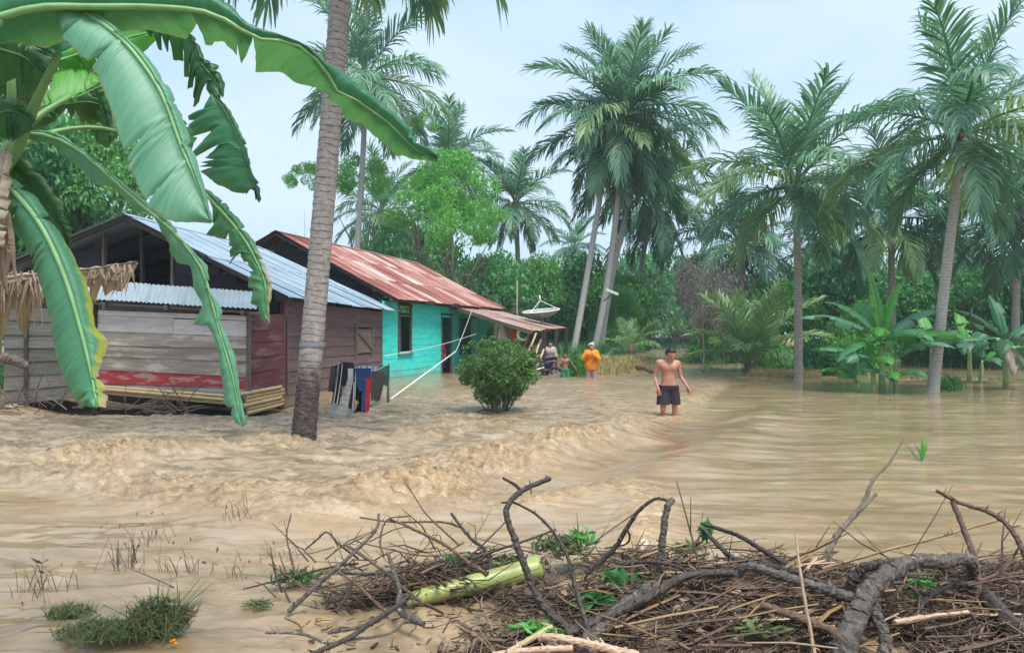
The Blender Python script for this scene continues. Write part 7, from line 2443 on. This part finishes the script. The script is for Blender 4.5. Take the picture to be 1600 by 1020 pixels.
# longer dry stalks lying on the litter
for k in range(110):
    x = rr.uniform(0.3, 3.2); y = rr.uniform(3.3, 4.5)
    a = rr.gauss(0.1, 0.6)
    l = rr.uniform(0.12, 0.55)
    p = Vector((x, y, bz(x, y) + rr.uniform(0.06, 0.14)))
    e = p + Vector((math.cos(a) * l, math.sin(a) * l, rr.uniform(-0.03, 0.09)))
    q_ = rr.uniform(0.004, 0.010)
    mb = MB(); mb.tube([p, p.lerp(e, 0.5) + Vector((0, 0, rr.uniform(-0.01, 0.02))), e], [q_, q_, q_ * 0.8], 5, jit=0.1)
    mb.solo('dry_stalk', M[rr.choice(['bamboo_pink', 'cane', 'brown_bark', 'brown_bark', 'cane'])], p, 'broken dry stalk lying on the heap of brown litter', 'stalk', 'dry stalks on the litter heap')

# green banana stem log
gl = thing('banana_stem_log', 'yellow green cut banana stem lying on the driftwood pile', 'banana stem', at(640, 940, 4.15))
mb = MB()
Pg = w3(crs([(636, 941, 4.1), (665, 931, 4.12), (720, 917, 4.18), (780, 903, 4.24), (845, 886, 4.3)], 24))
mb.tube([Vector(p) for p in Pg], [0.046 + 0.022 * (i / 23) for i in range(24)], 16)
mb.build('stem', M['bananalog'], gl, smooth=True)
mb = MB()
for k in range(26):
    a = rr.uniform(0, 6.28)
    p = Vector(Pg[-1]) + Vector((-0.02, math.cos(a) * 0.05, math.sin(a) * 0.05))
    mb.tube([p, p + Vector((rr.uniform(0.03, 0.09), rr.uniform(-0.04, 0.03), rr.uniform(-0.05, 0.04))), p + Vector((rr.uniform(0.05, 0.12), rr.uniform(-0.06, 0.03), rr.uniform(-0.14, 0.0)))], [0.008, 0.006, 0.002], 4)
mb.build('frayed_end', M['stem_dry'], gl)

# green sprigs, weeds and floating bits
def sprig(label, c, R_, n, size, mat, seed, squash=0.5, name='leafy_sprig', cat='sprig', width=0.3, stems=6):
    rg = np.random.default_rng(seed)
    root = thing(name, label, cat, c)
    d = rg.normal(size=(n, 3)); d /= np.linalg.norm(d, axis=1, keepdims=True)
    C = d * (rg.uniform(0, 1, n) ** 0.5)[:, None] * np.array(R_)
    C[:, 2] = np.abs(C[:, 2]) * 1.0
    D = d * 0.6 + rg.normal(size=(n, 3)) * 0.6
    D[:, 2] *= squash
    V, Fc, T = leaf_cloud(C, D, size * rg.uniform(0.5, 1.4, n), rg, width)
    me = np_mesh('leaves', V, Fc, tone=T)
    link('leaves', me, M[mat], root)
    mb = MB()
    for k in range(stems):
        e = Vector((rg.normal() * R_[0] * 0.6, rg.normal() * R_[1] * 0.6, abs(rg.normal()) * R_[2] * 0.8))
        mb.tube([Vector(c) + Vector((0, 0, -0.04)), Vector(c) + e * 0.5, Vector(c) + e], [0.004, 0.003, 0.0015], 4)
    mb.build('stems', M['midrib_dark'], root)
    if name == 'weed_clump':
        nb_ = int(R_[0] * 1500)
        a_ = rg.uniform(0, 6.283, nb_); q_ = np.sqrt(rg.uniform(0, 1, nb_))
        pts = np.stack([c[0] + np.cos(a_) * q_ * R_[0], c[1] + np.sin(a_) * q_ * R_[1], np.full(nb_, c[2])], 1)
        blades('blades', pts, R_[2] * 0.9 + 0.03, 0.0045, seed + 50, mat, None, 1.0, (0.15, 0), base=tuple(c), parent=root)
    return root
sprig('green leafy clump caught behind the green log on the pile', at(872, 862, 4.6), (0.19, 0.12, 0.10), 320, 0.085, 'weed_green', 1, 0.7, width=0.14)
sprig('fresh green leaves sticking out between the log end and the upright stub', at(905, 850, 4.7), (0.12, 0.1, 0.11), 60, 0.09, 'leaf_mid', 2, 0.8, width=0.3)
sprig('blue green broken leaves beside the upright grey stub', at(975, 910, 4.15), (0.13, 0.1, 0.07), 30, 0.12, 'leaf_dark', 3, 0.5, width=0.4)
sprig('large torn green leaf pieces under the slender crossing branch', at(935, 948, 3.9), (0.13, 0.08, 0.05), 26, 0.17, 'leaf_dark', 4, 0.3, width=0.5)
sprig('bright green leafy sprig hanging on the dark stick', at(1104, 838, 4.75), (0.05, 0.04, 0.11), 34, 0.09, 'leaf_ball', 5, 1.0, width=0.4)
sprig('green fern-like plant behind the forked log', at(1440, 930, 4.1), (0.12, 0.1, 0.11), 130, 0.085, 'leaf_mid', 6, 0.5, width=0.22)
sprig('small yellow green sprig on the litter left of the forked log', at(1262, 958, 3.75), (0.07, 0.04, 0.03), 22, 0.05, 'leaf_ball', 7, 0.6, width=0.35)
sprig('low green clump at the left end of the twig tangle', at(470, 905, 4.5), (0.22, 0.10, 0.06), 110, 0.09, 'grass_green', 8, 0.5, width=0.14)
sprig('small green tuft on the silt left of the pile', at(402, 947, 4.16), (0.10, 0.05, 0.045), 130, 0.05, 'weed_green', 9, 0.6, width=0.12)
sprig('green leaf blades poking through sticks above the green log', at(790, 885, 4.5), (0.16, 0.08, 0.07), 90, 0.09, 'weed_green', 10, 0.5, width=0.2)
for k, (u, v, Y_, lb) in enumerate(((1010, 930, 4.0, 'torn green leaves under the heavy black branch'), (1075, 860, 4.7, 'dull green leaf bunch at the back edge of the litter'), (720, 880, 4.5, 'green leaf shreds among the twigs above the cut banana stem'), (840, 985, 3.55, 'green leaf scraps near the pale jointed cane'), (1180, 985, 3.55, 'muddy green leaves on the litter before the upright tan stalk'))):
    sprig(lb, at(u, v, Y_), (0.13, 0.08, 0.04), 46, 0.10, ('leaf_mid', 'weed_green', 'leaf_dark')[k % 3], 30 + k, 0.35, width=0.26)
# the weed clump in the left foreground
wc = at(245, 990, 3.75); wc.z = -0.02
sprig('round heap of uprooted green weeds in the left foreground', at(243, 985, 3.75), (0.165, 0.14, 0.17), 1500, 0.06, 'weed_green', 11, 0.8, 'weed_clump', 'weeds', 0.08, 30)
sprig('flat spread of uprooted weeds left of the round weed heap', at(160, 990, 3.7), (0.24, 0.13, 0.06), 600, 0.065, 'weed_green', 12, 0.6, 'weed_clump', 'weeds', 0.08, 22)
sprig('thin weeds trailing from the flat weed spread to the left', at(110, 960, 4.03), (0.13, 0.09, 0.05), 260, 0.06, 'weed_green', 13, 0.6, 'weed_clump', 'weeds', 0.08, 10)
sprig('brown root end of the round weed heap with frayed stalks', at(280, 965, 3.8), (0.08, 0.07, 0.06), 160, 0.05, 'weed_brown', 14, 0.4, 'weed_clump', 'weeds', 0.12, 8)
solo_tube('weed_stalk', [at(92, 1000, 3.7), at(130, 975, 3.72), at(158, 958, 3.75)], [0.006, 0.005, 0.004], 'midrib_dark', 'dark green stalk lying across the flat weed spread', 'stalk', 5)
mb = MB()
for k in range(5):
    a = k * 1.25
    p = at(272, 1003, 3.62)
    mb.tube([p, p + Vector((math.cos(a) * 0.012, -0.008, abs(math.sin(a)) * 0.018)), p + Vector((math.cos(a) * 0.022, -0.01, abs(math.sin(a)) * 0.012))], [0.004, 0.007, 0.002], 4)
mb.solo('fallen_petals', M['c_orange'], at(272, 1003, 3.62), 'small orange petals under the round weed heap', 'petals')
# dead weeds standing in the shallow flow at the left
for k, (u, v, h_, n_, lb) in enumerate((
        (200, 880, 0.36, 34, 'tall dead weeds standing in the left shallows'),
        (292, 897, 0.24, 26, 'dead reed tuft with crossed stems left of the pile'),
        (365, 905, 0.22, 18, 'drowned weeds between reed tuft and twig tangle'),
        (70, 925, 0.30, 30, 'brown dead weeds near the left picture edge'),
        (240, 845, 0.24, 26, 'sparse dead weeds bent by the current'),
        (375, 815, 0.34, 22, 'a few tall dead stems before the foaming crest'),
        (425, 870, 0.20, 20, 'dead stems just left of the twig tangle'))):
    x, y = px_ground(u, v)
    rg = np.random.default_rng(300 + k)
    c_ = Vector((x, y, -0.03))
    pts = np.stack([x + rg.normal(0, 0.09, n_), y + rg.normal(0, 0.07, n_), np.full(n_, -0.03)], 1)
    root = thing('dead_weeds', lb, 'weeds', c_)
    blades('stems', pts, h_ * 0.8, 0.005, 400 + k, 'weed_brown', None, 0.45, (-0.2, 0), base=tuple(c_), parent=root)
    n_ = n_ // 3
    V, Fc, T = leaf_cloud(np.stack([rg.normal(0, 0.10, n_), rg.normal(0, 0.08, n_), rg.uniform(0.02, h_, n_)], 1), rg.normal(size=(n_, 3)), rg.uniform(0.015, 0.05, n_), rg, 0.4)
    link('leaves', np_mesh('leaves', V, Fc, tone=T), M['weed_brown'], root)
# floating leaf cluster on the pond
fl_ = at(1440, 720, 9.0)
fx, fy = px_ground(1440, 720)
fl_ = thing('floating_plant', 'upright bright green leaves floating alone on the brown pond', 'plant', (fx, fy, -0.02))
for k, (dx, dz, w_) in enumerate(((0.0, 0.30, 0.05), (0.07, 0.24, 0.05), (-0.06, 0.22, 0.03), (-0.22, 0.16, 0.015), (-0.30, 0.30, 0.010), (0.05, 0.30, 0.04))):
    mb = MB()
    b = Vector((fx, fy, -0.02)); e = b + Vector((dx, 0.02 * k, dz)); m_ = b.lerp(e, 0.55) + Vector((0.02, 0, 0.03))
    mb.grid([[b + Vector((-0.006, 0, 0)), b, b + Vector((0.006, 0, 0))], [m_ + Vector((-w_ / 2, 0.01, 0)), m_ + Vector((0, -0.01, 0)), m_ + Vector((w_ / 2, 0.01, 0))], [e + Vector((-0.004, 0, 0)), e, e + Vector((0.004, 0, 0))]], [[(t_, c_, 0.3) for c_ in (-0.6, 0, 0.6)] for t_ in (0, 0.15, 0.3)])
    mb.build('leaf', M['leaf_ball'] if False else M['banana_bright' if k in (0, 1, 5) else 'banana_pale'], fl_, smooth=True)
# cut frond washed against the near trunk
ff = thing('fallen_frond', 'washed up green frond lying against the near ringed trunk', 'frond', at(440, 714, 9.35))
mb = MB(); mb.tube([at(365, 709, 9.6), at(392, 712, 9.5), at(420, 716, 9.4), at(462, 713, 9.35)], [0.03, 0.03, 0.014, 0.008], 6); mb.build('stalk', M['wet_bark'], ff, smooth=True)
mb = MB()
for k in range(34):
    t = rr.uniform(0, 1)
    a_ = at(405 + 50 * t, 716 - 2 * t, 9.4 - 0.1 * t)
    mb.tube([a_, a_ + Vector((rr.uniform(0.05, 0.25), rr.uniform(-0.12, 0.02), rr.uniform(-0.01, 0.05))), a_ + Vector((rr.uniform(0.2, 0.45), rr.uniform(-0.2, 0.04), rr.uniform(-0.03, 0.02)))], [0.008, 0.008, 0.002], 3)
mb.build('leaflets', M['banana'], ff)
# brush washed under the hut
rr = random.Random(55)
for lb, u0, u1, v0, Y_, n_ in (('tangle of washed up dry sticks at the left end of the hut', -10, 130, 632, 14.2, 46), ('grey palm debris washed under the hut floor', 190, 300, 640, 14.0, 34)):
    root = thing('stick_tangle', lb, 'sticks', at((u0 + u1) / 2, v0, Y_))
    for k in range(n_):
        a_ = at(rr.uniform(u0, u1), v0 + rr.uniform(-6, 8), Y_ + rr.uniform(-0.3, 0.2))
        d = Vector((rr.uniform(-1, 1), rr.uniform(-0.2, 0.2), rr.uniform(-0.1, 0.75))).normalized() * rr.uniform(0.3, 0.9)
        mb = MB(); q_ = rr.uniform(0.006, 0.014)
        mb.tube([a_, a_ + d * 0.5 + Vector((0, 0, rr.uniform(0, 0.08))), a_ + d], [q_, q_ * 0.8, q_ * 0.4], 4)
        mb.build('stick', M[rr.choice(['brown_bark', 'grey_bark', 'timber'])], root)
wood('bare weathered pole jutting out at the left picture edge', [(-20, 556), (20, 562), (42, 572)], 13.6, 13.8, 0.11, 0.08, 'timber', name='driftwood_log', cat='log')
wood('mossy debris bank drifting by the end of the dry grass', [(993, 574), (1006, 575), (1016, 580), (1025, 581)], 27, 26.5, 0.09, 0.05, 'brown_bark', name='driftwood_log', cat='log')


# ------------------------------------------------------------------ humid air
hz = MB()
hz.box((0, 110, 11), (460, 320, 26))
hzo = hz.build('haze', None)
q = N('humid_air')
pv = q.n('ShaderNodeVolumePrincipled')
pv.inputs['Color'].default_value = (0.80, 0.90, 1.0, 1)
pv.inputs['Density'].default_value = 0.0010
o_ = q.n('ShaderNodeOutputMaterial')
q.l(pv.outputs[0], o_.inputs['Volume'])
hzo.data.materials.append(q.m)
tag(hzo, 'thin humid haze over the flooded grove', None, None, 'stuff')
